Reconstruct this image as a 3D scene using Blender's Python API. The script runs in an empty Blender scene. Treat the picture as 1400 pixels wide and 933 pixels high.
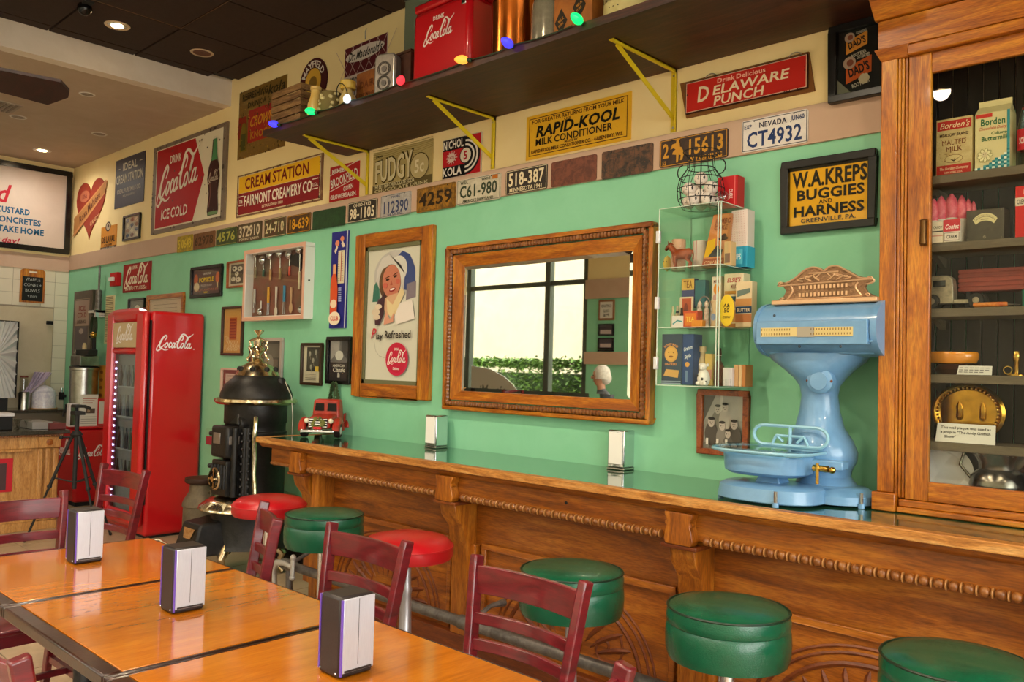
import bpy, math, random
import numpy as np
from mathutils import Vector
SC = bpy.context.scene
COL = SC.collection
PI = math.pi
random.seed(7)

# ---------------------------------------------------------------- camera
FPX = 1151.15
YAW, PITCH, ROLL = math.radians(43.53766), math.radians(1.96221), math.radians(1.49673)
CAM = np.array([0.0, -3.65, 1.55])
def cam_axes():
    cy, sy, cp, sp = math.cos(YAW), math.sin(YAW), math.cos(PITCH), math.sin(PITCH)
    f = np.array([-sy*cp, cy*cp, sp]); r = np.array([cy, sy, 0]); u = np.cross(r, f)
    cr, sr = math.cos(ROLL), math.sin(ROLL)
    return np.array([r*cr+u*sr, -r*sr+u*cr, f])
AX = cam_axes()
cd = bpy.data.cameras.new('camera'); cam = bpy.data.objects.new('camera', cd); COL.objects.link(cam)
cd.sensor_width = 36; cd.lens = 36*FPX/1400; cd.clip_start = .02; cd.clip_end = 200
from mathutils import Matrix
mw = Matrix.Identity(4)
for i in range(3):
    mw[i][0] = AX[0][i]; mw[i][1] = AX[1][i]; mw[i][2] = -AX[2][i]; mw[i][3] = CAM[i]
cam.matrix_world = mw
SC.camera = cam

# ---------------------------------------------------------------- light
SC.view_settings.view_transform = 'Standard'; SC.view_settings.look = 'None'
SC.view_settings.gamma = 1; SC.view_settings.use_curve_mapping = False
SC.view_settings.exposure = 1.0
wd = bpy.data.worlds.new('world'); SC.world = wd; wd.use_nodes = True
bg = wd.node_tree.nodes['Background']; bg.inputs[0].default_value = (1, .975, .93, 1); bg.inputs[1].default_value = 4.6
sl = bpy.data.lights.new('sun', 'SUN'); sl.energy = 1.2; sl.angle = .02; sl.color = (1, .93, .82)
sun = bpy.data.objects.new('sun', sl); COL.objects.link(sun)
sun.rotation_euler = Vector((-.35, -.62, -.75)).to_track_quat('-Z', 'Y').to_euler()
def portal(loc, rot, sx, sy):
    l = bpy.data.lights.new('daylight_portal', 'AREA'); l.shape = 'RECTANGLE'; l.size = sx; l.size_y = sy
    l.cycles.is_portal = True
    o = bpy.data.objects.new('daylight_portal', l); COL.objects.link(o); o.location = loc; o.rotation_euler = rot
portal((-9.8, -6.1, 2.0), (PI/2, 0, PI), 4.4, 3.2)
portal((-1.7, -6.1, 2.0), (PI/2, 0, PI), 10.4, 3.2)
portal((3.6, -3, 2.0), (PI/2, 0, -PI/2), 6, 3.2)
for o in bpy.data.objects:
    if o.name.startswith('daylight_portal'):
        # local -Z must look into the room (y>-6 or x<3.5)
        tgt = Vector((0, 1, 0)) if o.location.x < 3 else Vector((-1, 0, 0))
        o.rotation_euler = tgt.to_track_quat('-Z', 'Y').to_euler()

# ---------------------------------------------------------------- geometry of sight lines: where a point seen at (px,py) lies on a real plane
def ray(px, py):
    return AX.T @ np.array([(px-700)/FPX, -(py-466.5)/FPX, 1.0])
def wp(px, py, Y=0.0):
    d = ray(px, py); p = CAM + d*(Y-CAM[1])/d[1]; return float(p[0]), float(p[2])
def hz(px, py, Z):
    d = ray(px, py); p = CAM + d*(Z-CAM[2])/d[2]; return float(p[0]), float(p[1])
def xp(px, py, X):
    d = ray(px, py); p = CAM + d*(X-CAM[0])/d[0]; return float(p[1]), float(p[2])
def wrect(L, yTL, yBL, R, yTR, yBR, Y=0.0):
    a, b, c, d = wp(L, yTL, Y), wp(L, yBL, Y), wp(R, yTR, Y), wp(R, yBR, Y)
    return (a[0]+b[0])/2, (c[0]+d[0])/2, (b[1]+d[1])/2, (a[1]+c[1])/2      # x0,x1,z0,z1

# ---------------------------------------------------------------- materials
def lin(h):
    h = h.lstrip('#'); o = []
    for i in (0, 2, 4):
        c = int(h[i:i+2], 16)/255
        o.append(c/12.92 if c <= .04045 else ((c+.055)/1.055)**2.4)
    return (*o, 1)
MATS = {}
def new(name):
    m = bpy.data.materials.new(name); m.use_nodes = True
    return m, m.node_tree.nodes, m.node_tree.links, m.node_tree.nodes['Principled BSDF']
def mt(name, c, rough=.5, metal=0, c2=None, ns=8, bump=0, bs=60, coat=0, emit=0, stretch=(1, 1, 1), spec=.5, ramp=(.35, .65)):
    if name in MATS: return MATS[name]
    m, N, L, P = new(name)
    P.inputs['Base Color'].default_value = lin(c); P.inputs['Roughness'].default_value = rough
    P.inputs['Metallic'].default_value = metal; P.inputs['Specular IOR Level'].default_value = spec
    if coat: P.inputs['Coat Weight'].default_value = coat; P.inputs['Coat Roughness'].default_value = .08
    if emit: P.inputs['Emission Color'].default_value = lin(c); P.inputs['Emission Strength'].default_value = emit
    if c2 or bump:
        tc = N.new('ShaderNodeTexCoord'); mp = N.new('ShaderNodeMapping'); mp.inputs['Scale'].default_value = stretch
        L.new(tc.outputs['Object'], mp.inputs[0])
    if c2:
        n = N.new('ShaderNodeTexNoise'); n.inputs['Scale'].default_value = ns; n.inputs['Detail'].default_value = 6; n.inputs['Roughness'].default_value = .65
        n.inputs['Distortion'].default_value = .6
        L.new(mp.outputs[0], n.inputs['Vector'])
        r = N.new('ShaderNodeValToRGB'); r.color_ramp.elements[0].position = ramp[0]; r.color_ramp.elements[1].position = ramp[1]
        r.color_ramp.elements[0].color = lin(c); r.color_ramp.elements[1].color = lin(c2)
        L.new(n.outputs['Fac'], r.inputs[0]); L.new(r.outputs[0], P.inputs['Base Color'])
    if bump:
        n = N.new('ShaderNodeTexNoise'); n.inputs['Scale'].default_value = bs; n.inputs['Detail'].default_value = 3
        L.new(mp.outputs[0], n.inputs['Vector']); b = N.new('ShaderNodeBump'); b.inputs['Strength'].default_value = bump; b.inputs['Distance'].default_value = .01
        L.new(n.outputs['Fac'], b.inputs['Height']); L.new(b.outputs[0], P.inputs['Normal'])
    MATS[name] = m; return m
def wood(name, dark, mid, light, stretch, rough=.35, scale=5, coat=0, bump=.08, fine=1.0):
    if name in MATS: return MATS[name]
    m, N, L, P = new(name)
    tc = N.new('ShaderNodeTexCoord'); mp = N.new('ShaderNodeMapping'); mp.inputs['Scale'].default_value = stretch
    L.new(tc.outputs['Object'], mp.inputs[0])
    n = N.new('ShaderNodeTexNoise'); n.inputs['Scale'].default_value = scale; n.inputs['Detail'].default_value = 8; n.inputs['Roughness'].default_value = .62; n.inputs['Distortion'].default_value = 1.2
    L.new(mp.outputs[0], n.inputs['Vector'])
    r = N.new('ShaderNodeValToRGB'); e = r.color_ramp.elements
    e[0].position = .3; e[0].color = lin(dark); e[1].position = .72; e[1].color = lin(light)
    q = e.new(.5); q.color = lin(mid)
    n2 = N.new('ShaderNodeTexNoise'); n2.inputs['Scale'].default_value = scale*14; n2.inputs['Detail'].default_value = 2
    L.new(mp.outputs[0], n2.inputs['Vector'])
    mx = N.new('ShaderNodeMixRGB'); mx.blend_type = 'MULTIPLY'; mx.inputs[0].default_value = .5*fine
    L.new(n.outputs['Fac'], r.inputs[0]); L.new(r.outputs[0], mx.inputs[1])
    r2 = N.new('ShaderNodeValToRGB'); r2.color_ramp.elements[0].position = .35; r2.color_ramp.elements[1].position = .6; r2.color_ramp.elements[0].color = (.35, .3, .28, 1)
    L.new(n2.outputs['Fac'], r2.inputs[0]); L.new(r2.outputs[0], mx.inputs[2]); L.new(mx.outputs[0], P.inputs['Base Color'])
    P.inputs['Roughness'].default_value = rough
    if coat: P.inputs['Coat Weight'].default_value = coat; P.inputs['Coat Roughness'].default_value = .06
    b = N.new('ShaderNodeBump'); b.inputs['Strength'].default_value = bump; b.inputs['Distance'].default_value = .004
    L.new(n2.outputs['Fac'], b.inputs['Height']); L.new(b.outputs[0], P.inputs['Normal'])
    MATS[name] = m; return m
def glassm(name, tint=(.97, .99, .98), gl=.08, rough=.0):
    if name in MATS: return MATS[name]
    m = bpy.data.materials.new(name); m.use_nodes = True; N, L = m.node_tree.nodes, m.node_tree.links
    N.remove(N['Principled BSDF']); out = N['Material Output']
    t = N.new('ShaderNodeBsdfTransparent'); t.inputs[0].default_value = (*tint, 1)
    g = N.new('ShaderNodeBsdfGlossy'); g.inputs['Roughness'].default_value = rough
    f = N.new('ShaderNodeLayerWeight'); f.inputs[0].default_value = .5
    p = N.new('ShaderNodeMath'); p.operation = 'POWER'; p.inputs[1].default_value = 4; L.new(f.outputs['Facing'], p.inputs[0])
    a = N.new('ShaderNodeMath'); a.operation = 'MULTIPLY_ADD'; a.inputs[1].default_value = .6; a.inputs[2].default_value = gl*.5
    L.new(p.outputs[0], a.inputs[0])
    x = N.new('ShaderNodeMixShader'); L.new(a.outputs[0], x.inputs[0]); L.new(t.outputs[0], x.inputs[1]); L.new(g.outputs[0], x.inputs[2]); L.new(x.outputs[0], out.inputs[0])
    MATS[name] = m; return m
def col(h, rough=.55):
    return mt('ink_'+h.strip('#')+('' if rough == .55 else '_%d' % (rough*100)), h, rough, spec=.25)

# ---------------------------------------------------------------- mesh builder
def sm(a, n):                                   # closed rings helper
    return [a+i for i in range(n)]
class MB:
    def __init__(s, m=None): s.v = []; s.f = []; s.m = []; s.mats = []; s.cur = m; s.sm = []
    def mi(s, m):
        m = m or s.cur
        if isinstance(m, str): m = MATS[m]
        if m not in s.mats: s.mats.append(m)
        return s.mats.index(m)
    def add(s, v, f, m=None, smooth=False):
        o = len(s.v); s.v += [tuple(map(float, p)) for p in v]; k = s.mi(m)
        for q in f: s.f.append([o+i for i in q]); s.m.append(k); s.sm.append(smooth)
        return s
    def box(s, x0, x1, y0, y1, z0, z1, m=None):
        x0, x1 = min(x0, x1), max(x0, x1); y0, y1 = min(y0, y1), max(y0, y1); z0, z1 = min(z0, z1), max(z0, z1)
        v = [(x, y, z) for z in (z0, z1) for y in (y0, y1) for x in (x0, x1)]
        return s.add(v, [(0, 2, 3, 1), (4, 5, 7, 6), (0, 1, 5, 4), (2, 6, 7, 3), (0, 4, 6, 2), (1, 3, 7, 5)], m)
    def hexa(s, b, t, m=None):                  # bottom quad, top quad (ccw from above)
        return s.add(list(b)+list(t), [(3, 2, 1, 0), (4, 5, 6, 7), (0, 1, 5, 4), (1, 2, 6, 5), (2, 3, 7, 6), (3, 0, 4, 7)], m)
    def prism(s, pts, f0, f1, m=None, smooth=False):   # pts 2d, f0/f1 map (u,v)->3d on both faces
        n = len(pts); v = [f0(*p) for p in pts]+[f1(*p) for p in pts]
        s.add(v, [list(range(n))[::-1], list(range(n, 2*n))], m)
        s.add(v, [(i, (i+1) % n, n+(i+1) % n, n+i) for i in range(n)], m, smooth); return s
    def lathe(s, prof, c=(0, 0, 0), n=24, m=None, cap=True, sx=1, sy=1, axis='z'):
        v = []
        for r, z in prof:
            for i in range(n):
                a = 2*PI*i/n; p = (r*math.cos(a)*sx, r*math.sin(a)*sy, z)
                if axis == 'y': p = (p[0], p[2], p[1])
                if axis == 'x': p = (p[2], p[0], p[1])
                v.append((c[0]+p[0], c[1]+p[1], c[2]+p[2]))
        f = [(k*n+i, k*n+(i+1) % n, (k+1)*n+(i+1) % n, (k+1)*n+i) for k in range(len(prof)-1) for i in range(n)]
        s.add(v, f, m, True)
        if cap:
            for k in (0, len(prof)-1):
                if prof[k][0] > 1e-4: s.add(v[k*n:(k+1)*n], [list(range(n))], m)
        return s
    def tube(s, pts, r, n=8, m=None, closed=False, cap=True):
        P = [Vector(p) for p in pts]; R = r if isinstance(r, (list, tuple)) else [r]*len(P)
        v = []; up = None
        for i, p in enumerate(P):
            if closed: d = P[(i+1) % len(P)]-P[i-1]
            else: d = (P[min(i+1, len(P)-1)]-P[max(i-1, 0)])
            d.normalize()
            if up is None: up = Vector((0, 0, 1)) if abs(d.z) < .9 else Vector((1, 0, 0))
            a = d.cross(up); a.normalize(); b = a.cross(d); b.normalize(); up = b
            for k in range(n):
                t = 2*PI*k/n; v.append(p+a*math.cos(t)*R[i]+b*math.sin(t)*R[i])
        K = len(P); f = [(i*n+k, i*n+(k+1) % n, (i+1) % K*n+(k+1) % n, (i+1) % K*n+k) for i in range(K if closed else K-1) for k in range(n)]
        s.add(v, f, m, True)
        if cap and not closed: s.add(v[:n], [list(range(n))[::-1]], m); s.add(v[-n:], [list(range(n))], m)
        return s
    def bar(s, p0, p1, w, h, m=None, up=(0, 0, 1)):    # rectangular bar from p0 to p1
        p0, p1 = Vector(p0), Vector(p1); d = (p1-p0).normalized(); u = Vector(up)
        a = d.cross(u); a.normalize(); b = a.cross(d); b.normalize()
        q = [a*w/2*i+b*h/2*j for i, j in ((-1, -1), (1, -1), (1, 1), (-1, 1))]
        return s.hexa([p0+x for x in q], [p1+x for x in q], m)
    def sweepbar(s, pts, w, h, m=None, up=(0, 0, 1)):
        P = [Vector(p) for p in pts]; v = []; u = Vector(up)
        for i, p in enumerate(P):
            d = (P[min(i+1, len(P)-1)]-P[max(i-1, 0)]).normalized(); a = d.cross(u); a.normalize(); b = a.cross(d).normalized()
            for x, y in ((-1, -1), (1, -1), (1, 1), (-1, 1)): v.append(p+a*w/2*x+b*h/2*y)
        n = len(P); s.add(v, [(i*4+k, i*4+(k+1) % 4, i*4+4+(k+1) % 4, i*4+4+k) for i in range(n-1) for k in range(4)]+[(0, 1, 2, 3), (n*4-1, n*4-2, n*4-3, n*4-4)], m); return s
    def sphere(s, c, r, n=12, m=None, sx=1, sy=1, sz=1):
        k = max(4, n//2)
        return s.lathe([(max(1e-5, r*math.sin(PI*i/k)), -r*math.cos(PI*i/k)*sz) for i in range(k+1)], c, n, m, False, sx, sy)
    def mesh(s, name, off=(0, 0, 0)):
        me = bpy.data.meshes.new(name); ox, oy, oz = off
        me.from_pydata([(a-ox, b-oy, c-oz) for a, b, c in s.v], [], s.f)
        for m in s.mats: me.materials.append(m)
        me.polygons.foreach_set('material_index', s.m); me.polygons.foreach_set('use_smooth', s.sm)
        me.update(); return me
def link(name, me, parent=None, bevel=0):
    o = bpy.data.objects.new(name, me); COL.objects.link(o)
    if parent: o.parent = parent
    if bevel:
        b = o.modifiers.new('bevel', 'BEVEL'); b.width = bevel; b.segments = 2; b.limit_method = 'ANGLE'; b.angle_limit = .6
    return o
def fixn(me):
    import bmesh
    bm = bmesh.new(); bm.from_mesh(me); bmesh.ops.remove_doubles(bm, verts=bm.verts, dist=1e-5); bmesh.ops.recalc_face_normals(bm, faces=bm.faces); bm.to_mesh(me); bm.free(); me.set_sharp_from_angle(angle=.75)
class T:                                        # a thing: an Empty at its base that parents its parts
    def __init__(s, name, label, cat, loc=(0, 0, 0), rot=0, group=None, local=False):
        s.o = bpy.data.objects.new(name, None); COL.objects.link(s.o); s.o.empty_display_size = .05
        s.loc = loc; s.local = local; s.o.location = loc; s.o.rotation_euler = (0, 0, rot)
        s.o['label'] = label; s.o['category'] = cat; s.o['kind'] = 'thing'
        if group: s.o['group'] = group
    def part(s, name, mb, parent=None, label=None, bevel=0, fix=True):
        me = mb if isinstance(mb, bpy.types.Mesh) else mb.mesh(name, (0, 0, 0) if s.local else s.loc)
        if fix and not isinstance(mb, bpy.types.Mesh): fixn(me)
        o = link(name, me, parent or s.o, bevel)
        if label: o['label'] = label
        return o
def one(name, mb, label, cat, group=None, bevel=0, loc=None, kind='thing'):
    if loc is None:
        a = np.array(mb.v); loc = (float((a[:, 0].min()+a[:, 0].max())/2), float((a[:, 1].min()+a[:, 1].max())/2), float(a[:, 2].min()))
    me = mb.mesh(name, loc); fixn(me); o = link(name, me, None, bevel); o.location = loc
    o['label'] = label; o['category'] = cat; o['kind'] = kind
    if group: o['group'] = group
    return o
def struct(name, mb, parent=None, bevel=0, label=None, cat=None):
    me = mb.mesh(name); fixn(me); o = link(name, me, parent, bevel)
    if not parent: o['kind'] = 'structure'
    if not parent: o['label'] = label or name; o['category'] = cat or name.split('_')[0]
    return o
def copy_tree(o, loc, rot, label):
    r = o.copy(); COL.objects.link(r); r.location = loc; r.rotation_euler = (0, 0, rot); r['label'] = label
    for c in list(o.children):
        d = c.copy(); COL.objects.link(d); d.parent = r
        for g in list(c.children):
            e = g.copy(); COL.objects.link(e); e.parent = d
    return r

# ---------------------------------------------------------------- lettering
GL = {}
_cu = bpy.data.curves.new('glyph', 'FONT'); _cu.resolution_u = 2
_ob = bpy.data.objects.new('glyph', _cu); COL.objects.link(_ob)
def _mesh(b, off):
    _cu.offset = off; _cu.body = b; m = _ob.to_mesh(); v = [(p.co.x, p.co.y) for p in m.vertices]; f = [tuple(p.vertices) for p in m.polygons]; _ob.to_mesh_clear(); return v, f
def glyph(ch, bold):
    k = (ch, bold)
    if k not in GL:
        off = (0, .022, .035)[bold]
        if ch == ' ': GL[k] = ([], [], .3)
        else:
            v, f = _mesh(ch, off); _, _2 = 0, 0
            w = max(p[0] for p in _mesh(ch+'|', 0)[0])-max(p[0] for p in _mesh('|', 0)[0])
            GL[k] = ([(x/.69, y/.69) for x, y in v], f, w/.69+(.03 if bold else 0))
    return GL[k]
class Art:                                      # flat print laid on a face: u right, v up, in metres
    def __init__(s, frame, step=.0005): s.mb = MB(); s.fr = frame; s.l = 1; s.step = step
    def _a(s, v, f, c):
        s.mb.add([s.fr(p[0], p[1], s.l*s.step) for p in v], f, col(c) if isinstance(c, str) else c)
    def poly(s, pts, c, inc=True):
        s._a(pts, [list(range(len(pts)))], c); s.l += inc; return s
    def rect(s, u0, v0, u1, v1, c): return s.poly([(u0, v0), (u1, v0), (u1, v1), (u0, v1)], c)
    def ell(s, cx, cy, rx, ry, c, n=28, rot=0, a0=0, a1=2*PI):
        k = n if a1-a0 < 2*PI-.01 else n-1
        P = [(rx*math.cos(a0+(a1-a0)*i/(n if k == n-1 else n)), ry*math.sin(a0+(a1-a0)*i/n)) for i in range(n if k == n-1 else n+1)]
        cr, sr = math.cos(rot), math.sin(rot)
        return s.poly([(cx+x*cr-y*sr, cy+x*sr+y*cr) for x, y in P], c)
    def line(s, pts, w, c, closed=False):
        n = len(pts); W = w if isinstance(w, (list, tuple)) else [w]*n; v = []
        for i, p in enumerate(pts):
            a = pts[(i+1) % n] if closed else pts[min(i+1, n-1)]; b = pts[i-1] if closed or i else pts[0]
            dx, dy = a[0]-b[0], a[1]-b[1]; q = math.hypot(dx, dy) or 1
            v += [(p[0]-dy/q*W[i]/2, p[1]+dx/q*W[i]/2), (p[0]+dy/q*W[i]/2, p[1]-dx/q*W[i]/2)]
        f = [(2*i, 2*i+1, (2*i+3) % (2*n), (2*i+2) % (2*n)) for i in range(n if closed else n-1)]
        s._a(v, f, c); s.l += 1; return s
    def frame(s, u0, v0, u1, v1, w, c):
        for a in ((u0, v0, u1, v0+w), (u0, v1-w, u1, v1), (u0, v0+w, u0+w, v1-w), (u1-w, v0+w, u1, v1-w)):
            s.poly([(a[0], a[1]), (a[2], a[1]), (a[2], a[3]), (a[0], a[3])], c, False)
        s.l += 1; return s
    def text(s, t, cx, cy, h, c, w=None, bold=1, slant=0, rot=0, arc=0, track=0, rise=0):
        adv = [glyph(ch, bold)[2]+track for ch in t]; tot = sum(adv)
        kx = (w/tot) if w else h
        x = -tot*kx/2; cr, sr = math.cos(rot), math.sin(rot); VV = []; FF = []
        for ch, a in zip(t, adv):
            v, f, _ = glyph(ch, bold); o = len(VV)
            for p in v:
                yy = p[1]*h-h/2; xx = x+p[0]*kx+slant*(yy+h/2)
                if rise: yy *= 1+rise*(xx/(tot*kx)+.5)
                if arc:
                    th = xx/arc; rr = arc+yy; X, Y = rr*math.sin(th), rr*math.cos(th)-arc
                else: X, Y = xx, yy
                VV.append((cx+X*cr-Y*sr, cy+X*sr+Y*cr))
            FF += [tuple(o+i for i in q) for q in f]; x += a*kx
        if VV: s._a(VV, FF, c)
        s.l += 1; return s
    def script(s, cx, cy, w, c, slant=.0, rot=0, bw=1.0, hk=1.0):
        S = w/3.1; H = S*hk
        cr, sr = math.cos(rot), math.sin(rot)
        for pts, ws in COLA:
            P = smooth(pts); n = len(P); q = []
            for x, y in P:
                X = (x-1.5)*S+slant*(y-.4)*H; Y = (y-.42)*H; q.append((cx+X*cr-Y*sr, cy+X*sr+Y*cr))
            W = [S*bw*(ws[0]+(ws[1]-ws[0])*math.sin(PI*min(1, i/(n-1)))) for i in range(n)]
            s.line(q, W, c); s.l -= 1
            s.l += .3
        s.l += 1; return s
    def done(s, thing, parent=None, name='lettering'):
        return thing.part(name, s.mb, parent, fix=False)
def smooth(pts, k=5):
    o = []
    n = len(pts)
    for i in range(n-1):
        p0, p1, p2, p3 = pts[max(i-1, 0)], pts[i], pts[i+1], pts[min(i+2, n-1)]
        for j in range(k):
            t = j/k
            o.append(tuple(.5*((2*p1[d])+(-p0[d]+p2[d])*t+(2*p0[d]-5*p1[d]+4*p2[d]-p3[d])*t*t+(-p0[d]+3*p1[d]-3*p2[d]+p3[d])*t**3) for d in (0, 1)))
    o.append(pts[-1]); return o
def _o(x, y, r=.105, h=.17): return [(x+r*math.cos(a)+.25*h*math.sin(a), y+h*math.sin(a)) for a in [PI/2+2*PI*i/10 for i in range(11)]]
COLA = [
    ([(.60, .60), (.70, .72), (.74, .86), (.64, .93), (.50, .84), (.34, .62), (.24, .36), (.26, .16), (.38, .12), (.52, .22), (.62, .34)], (.045, .13)),
    ([(.30, .50), (.14, .28), (.04, .06), (.06, -.06), (.20, -.08), (.36, .02), (.50, .05), (.66, -.02), (.86, -.03), (1.02, .03)], (.02, .10)),
    (_o(.80, .30), (.07, .085)),
    ([(1.22, .38), (1.20, .47), (1.10, .46), (1.03, .32), (1.05, .17), (1.14, .14), (1.24, .24)], (.05, .095)),
    (_o(1.38, .30), (.07, .085)),
    ([(1.52, .48), (1.48, .30), (1.50, .15), (1.60, .20)], (.06, .08)),
    ([(1.60, .52), (1.72, .58)], (.06, .07)),
    ([(2.02, .62), (2.12, .74), (2.12, .88), (2.02, .94), (1.90, .82), (1.78, .58), (1.72, .34), (1.78, .14), (1.90, .13), (2.00, .24)], (.045, .13)),
    ([(1.80, .66), (1.88, .92), (2.04, 1.06), (2.26, 1.04), (2.46, .90), (2.62, .88), (2.84, 1.02), (2.98, 1.12)], (.02, .11)),
    (_o(2.14, .30), (.07, .085)),
    ([(2.34, .30), (2.46, .52), (2.56, .76), (2.54, .84), (2.46, .72), (2.38, .40), (2.38, .18), (2.46, .14), (2.54, .24)], (.05, .085)),
    (_o(2.68, .30), (.07, .085)),
    ([(2.84, .48), (2.79, .30), (2.80, .15), (2.90, .15), (2.98, .24)], (.06, .08)),
]
def wallframe(x0, z0, Y): return lambda u, v, l: (x0+u, Y-l, z0+v)
# ---------------------------------------------------------------- materials used all over
oakH = wood('oak_h', '#703004', '#b0620c', '#dc9428', (.6, 6, 6), .32, 3.2, .25)
oakV = wood('oak_v', '#743204', '#b6680e', '#e09c2e', (6, 6, .6), .32, 3.2, .25)
barH = wood('bar_oak_h', '#642e04', '#98520c', '#be7624', (.5, 5, 5), .38, 3, .15)
barV = wood('bar_oak_v', '#683004', '#a25a0e', '#c68026', (6, 6, .7), .38, 3, .15)
barD = wood('bar_oak_dark', '#4a1c06', '#703208', '#8c4a14', (.6, 5, 5), .42, 3, .1)
edgeW = wood('worn_edge', '#7a3e10', '#c4843c', '#deac68', (.8, 8, 8), .5, 3.5, 0)
beadW = wood('bead_wood', '#5a2e0e', '#8c5220', '#aa7034', (8, 8, 8), .35, 4, .2)
tabW = wood('table_wood', '#a45a08', '#b4660c', '#c47614', (3.2, .45, 3), .14, 3, .45, .02, .4)
tabE = wood('table_edge', '#180a04', '#2c1206', '#401c0a', (2, .5, 2), .3, 4, .2)
chW = wood('chair_red', '#420a10', '#65101a', '#7c1824', (1, 1, 6), .28, 4, .35, .05, .5)
shW = wood('shelf_wood', '#240e08', '#3e1c0e', '#582c16', (.5, 5, 5), .5, 4, 0)
cherry = wood('frame_cherry', '#6e2d0c', '#a04c18', '#b9642a', (4, 4, 4), .35, 4, .2)
green = mt('green_paint', '#84cca4', .55, c2='#8cd2ac', ns=3, bump=.03, bs=90)
cream = mt('cream_paint', '#fae3a8', .7, c2='#f7dea0', ns=3, bump=.03, bs=90)
tan = mt('tan_paint', '#c8aa92', .6, c2='#c2a28a', ns=3)
white = mt('soffit_white', '#e4d8c8', .8, c2='#dccebc', ns=4, bump=.04, bs=80)
ceilw = mt('ceiling_plaster', '#c4b09a', .85, c2='#bba68f', ns=3, bump=.04, bs=80)
ceilb = mt('ceiling_brown', '#35221a', .85, c2='#2c1c12', ns=30, bump=.1, bs=200)
black = mt('black_gloss', '#0b0b0c', .25); blackm = mt('black_matte', '#141312', .7)
chrome = mt('chrome', '#dcdce0', .12, 1); steel = mt('steel', '#b9b6b0', .3, 1, c2='#9a958c', ns=12)
galv = mt('grey_pipe', '#807a74', .45, .6, c2='#5c5650', ns=20)
cherryred = mt('enamel_red', '#c4101a', .28, coat=.4)
yellowm = mt('bracket_yellow', '#e2c61c', .45)
rust = mt('rust', '#6a3a26', .75, .2, c2='#8a5238', ns=60, bump=.3)
darkrust = mt('dark_rust', '#3a2c24', .7, .3, c2='#6a4834', ns=25, bump=.4, bs=70)
tile = mt('glazed_tile', '#e0d6be', .25); grout = mt('grout', '#a79a86', .9)
ftile = mt('floor_tile', '#a58d70', .35, c2='#b89e80', ns=6); fgrout = mt('floor_grout', '#5a4a3a', .9)
lamin = mt('green_laminate', '#1f4a35', .07, c2='#2a6044', ns=120, coat=.6, ramp=(.4, .6))
mirrorm = mt('mirror_silver', '#e8ebe6', .015, 1)
glass = glassm('clear_glass', gl=.03); acryl = glassm('acrylic', (.97, .99, .97), .03)
vinylg = mt('vinyl_green', '#08563a', .27, c2='#064a31', ns=6, bump=.12, bs=260, coat=.2)
vinylr = mt('vinyl_red', '#b5121c', .28, c2='#a60e18', ns=6, bump=.1, bs=260, coat=.2)
brass = mt('brass', '#d9b25a', .22, 1, c2='#b98a3a', ns=20)
pipng = mt('piping_dark', '#042818', .35)
nickel = mt('nickel_gold', '#ecdfc4', .2, 1, c2='#b89a64', ns=30)
iron = mt('cast_iron', '#2a2827', .42, .4, c2='#1c1a19', ns=14, bump=.15)
blueE = mt('scale_blue', '#74a2cc', .3, c2='#6494c0', ns=5, bump=.06, bs=120, coat=.35)
bulbs = {k: mt('bulb_'+k, c, .2, emit=e*.4) for k, c, e in (('blue', '#3a35ff', 2.2), ('green', '#12e06a', 2), ('white', '#dfeaf5', 1.6), ('red', '#ff3440', 1.6), ('orange', '#ff9a3a', 1.8))}

# ---------------------------------------------------------------- the room
XL, XR, YF = -10.86, 3.5, -6.0
ZB0, ZB1, ZC, ZS, XS = 2.605, 2.782, 4.058, 3.85, -7.02
f = struct('floor', MB(fgrout).box(XL-.1, XR+.1, YF-.1, .1, -.1, -.006), label='beige square tiled floor under the tables', cat='floor')
bt = MB(ftile).box(0, .437, 0, .437, -.02, 0).mesh('floor_tile')
for i in range(16):
    for j in range(9):
        o = link('tile', bt, f); o.location = (XL+.01+i*.445, -.005-.445*(j+1), .0)
MB(ftile)
b = MB(ftile).box(-3.72, XR, -4.02, 0, -.02, 0).box(XL, XR, YF, -4.02, -.02, 0)
o = struct('tile_field', b, f); o['kind'] = 'stuff'
w = struct('wall_back', MB(green).box(XL-.1, XR, 0, .1, 0, ZB0).box(XL-.1, XR, 0, .1, ZB1, ZC+.1, cream).box(XL-.1, XR, 0, .1, ZB0, ZB1, tan), label='green wall with cream upper part behind the counter', cat='wall')
struct('trim_1', MB(tan).box(XL, XR, -.012, 0, ZB0, ZB1), label='tan band along the green wall carrying the licence plates', cat='trim', bevel=.002)
struct('baseboard_back', MB(blackm).box(XL, XR, -.012, 0, 0, .1), label='dark baseboard below the green wall', cat='baseboard')
# wall at the far left: glazed tile below, band, menu sign above
wl = struct('wall_left', MB(grout).box(XL-.1, XL, YF, 0, 0, ZB0).box(XL-.1, XL, YF, 0, ZB0, ZC+.1, cream), label='white tiled wall behind the serving counter', cat='wall')
tm = MB(tile).box(0, .006, 0, .146, 0, .146).mesh('wall_tile')
for i in range(12):
    for j in range(8):
        if i < 1 or j >= 5:
            o = link('tile', tm, wl); o.location = (XL, -.155-i*.15+.002, 1.40+.15*j)
for j in range(9):
    o = link('tile', tm, wl); o.location = (XL, -.153, .05+.15*j)
panel = mt('wall_panel', '#cdbd9f', .35, c2='#c4b394', ns=4)
struct('wall_panel', MB(panel).box(XL, XL+.012, -4, -.16, .9, 2.13), wl, bevel=.003)
struct('trim_2', MB(tan).box(XL, XL+.015, YF, -.012, ZB0-.02, ZB1-.02), label='tan band on the tiled wall under the menu sign', cat='trim')
struct('trim_3', MB(tan).box(XL, XL+.02, YF, -.03, ZB1-.02, ZB1+.02, cream), label='cream moulding under the white menu sign', cat='trim')
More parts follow.
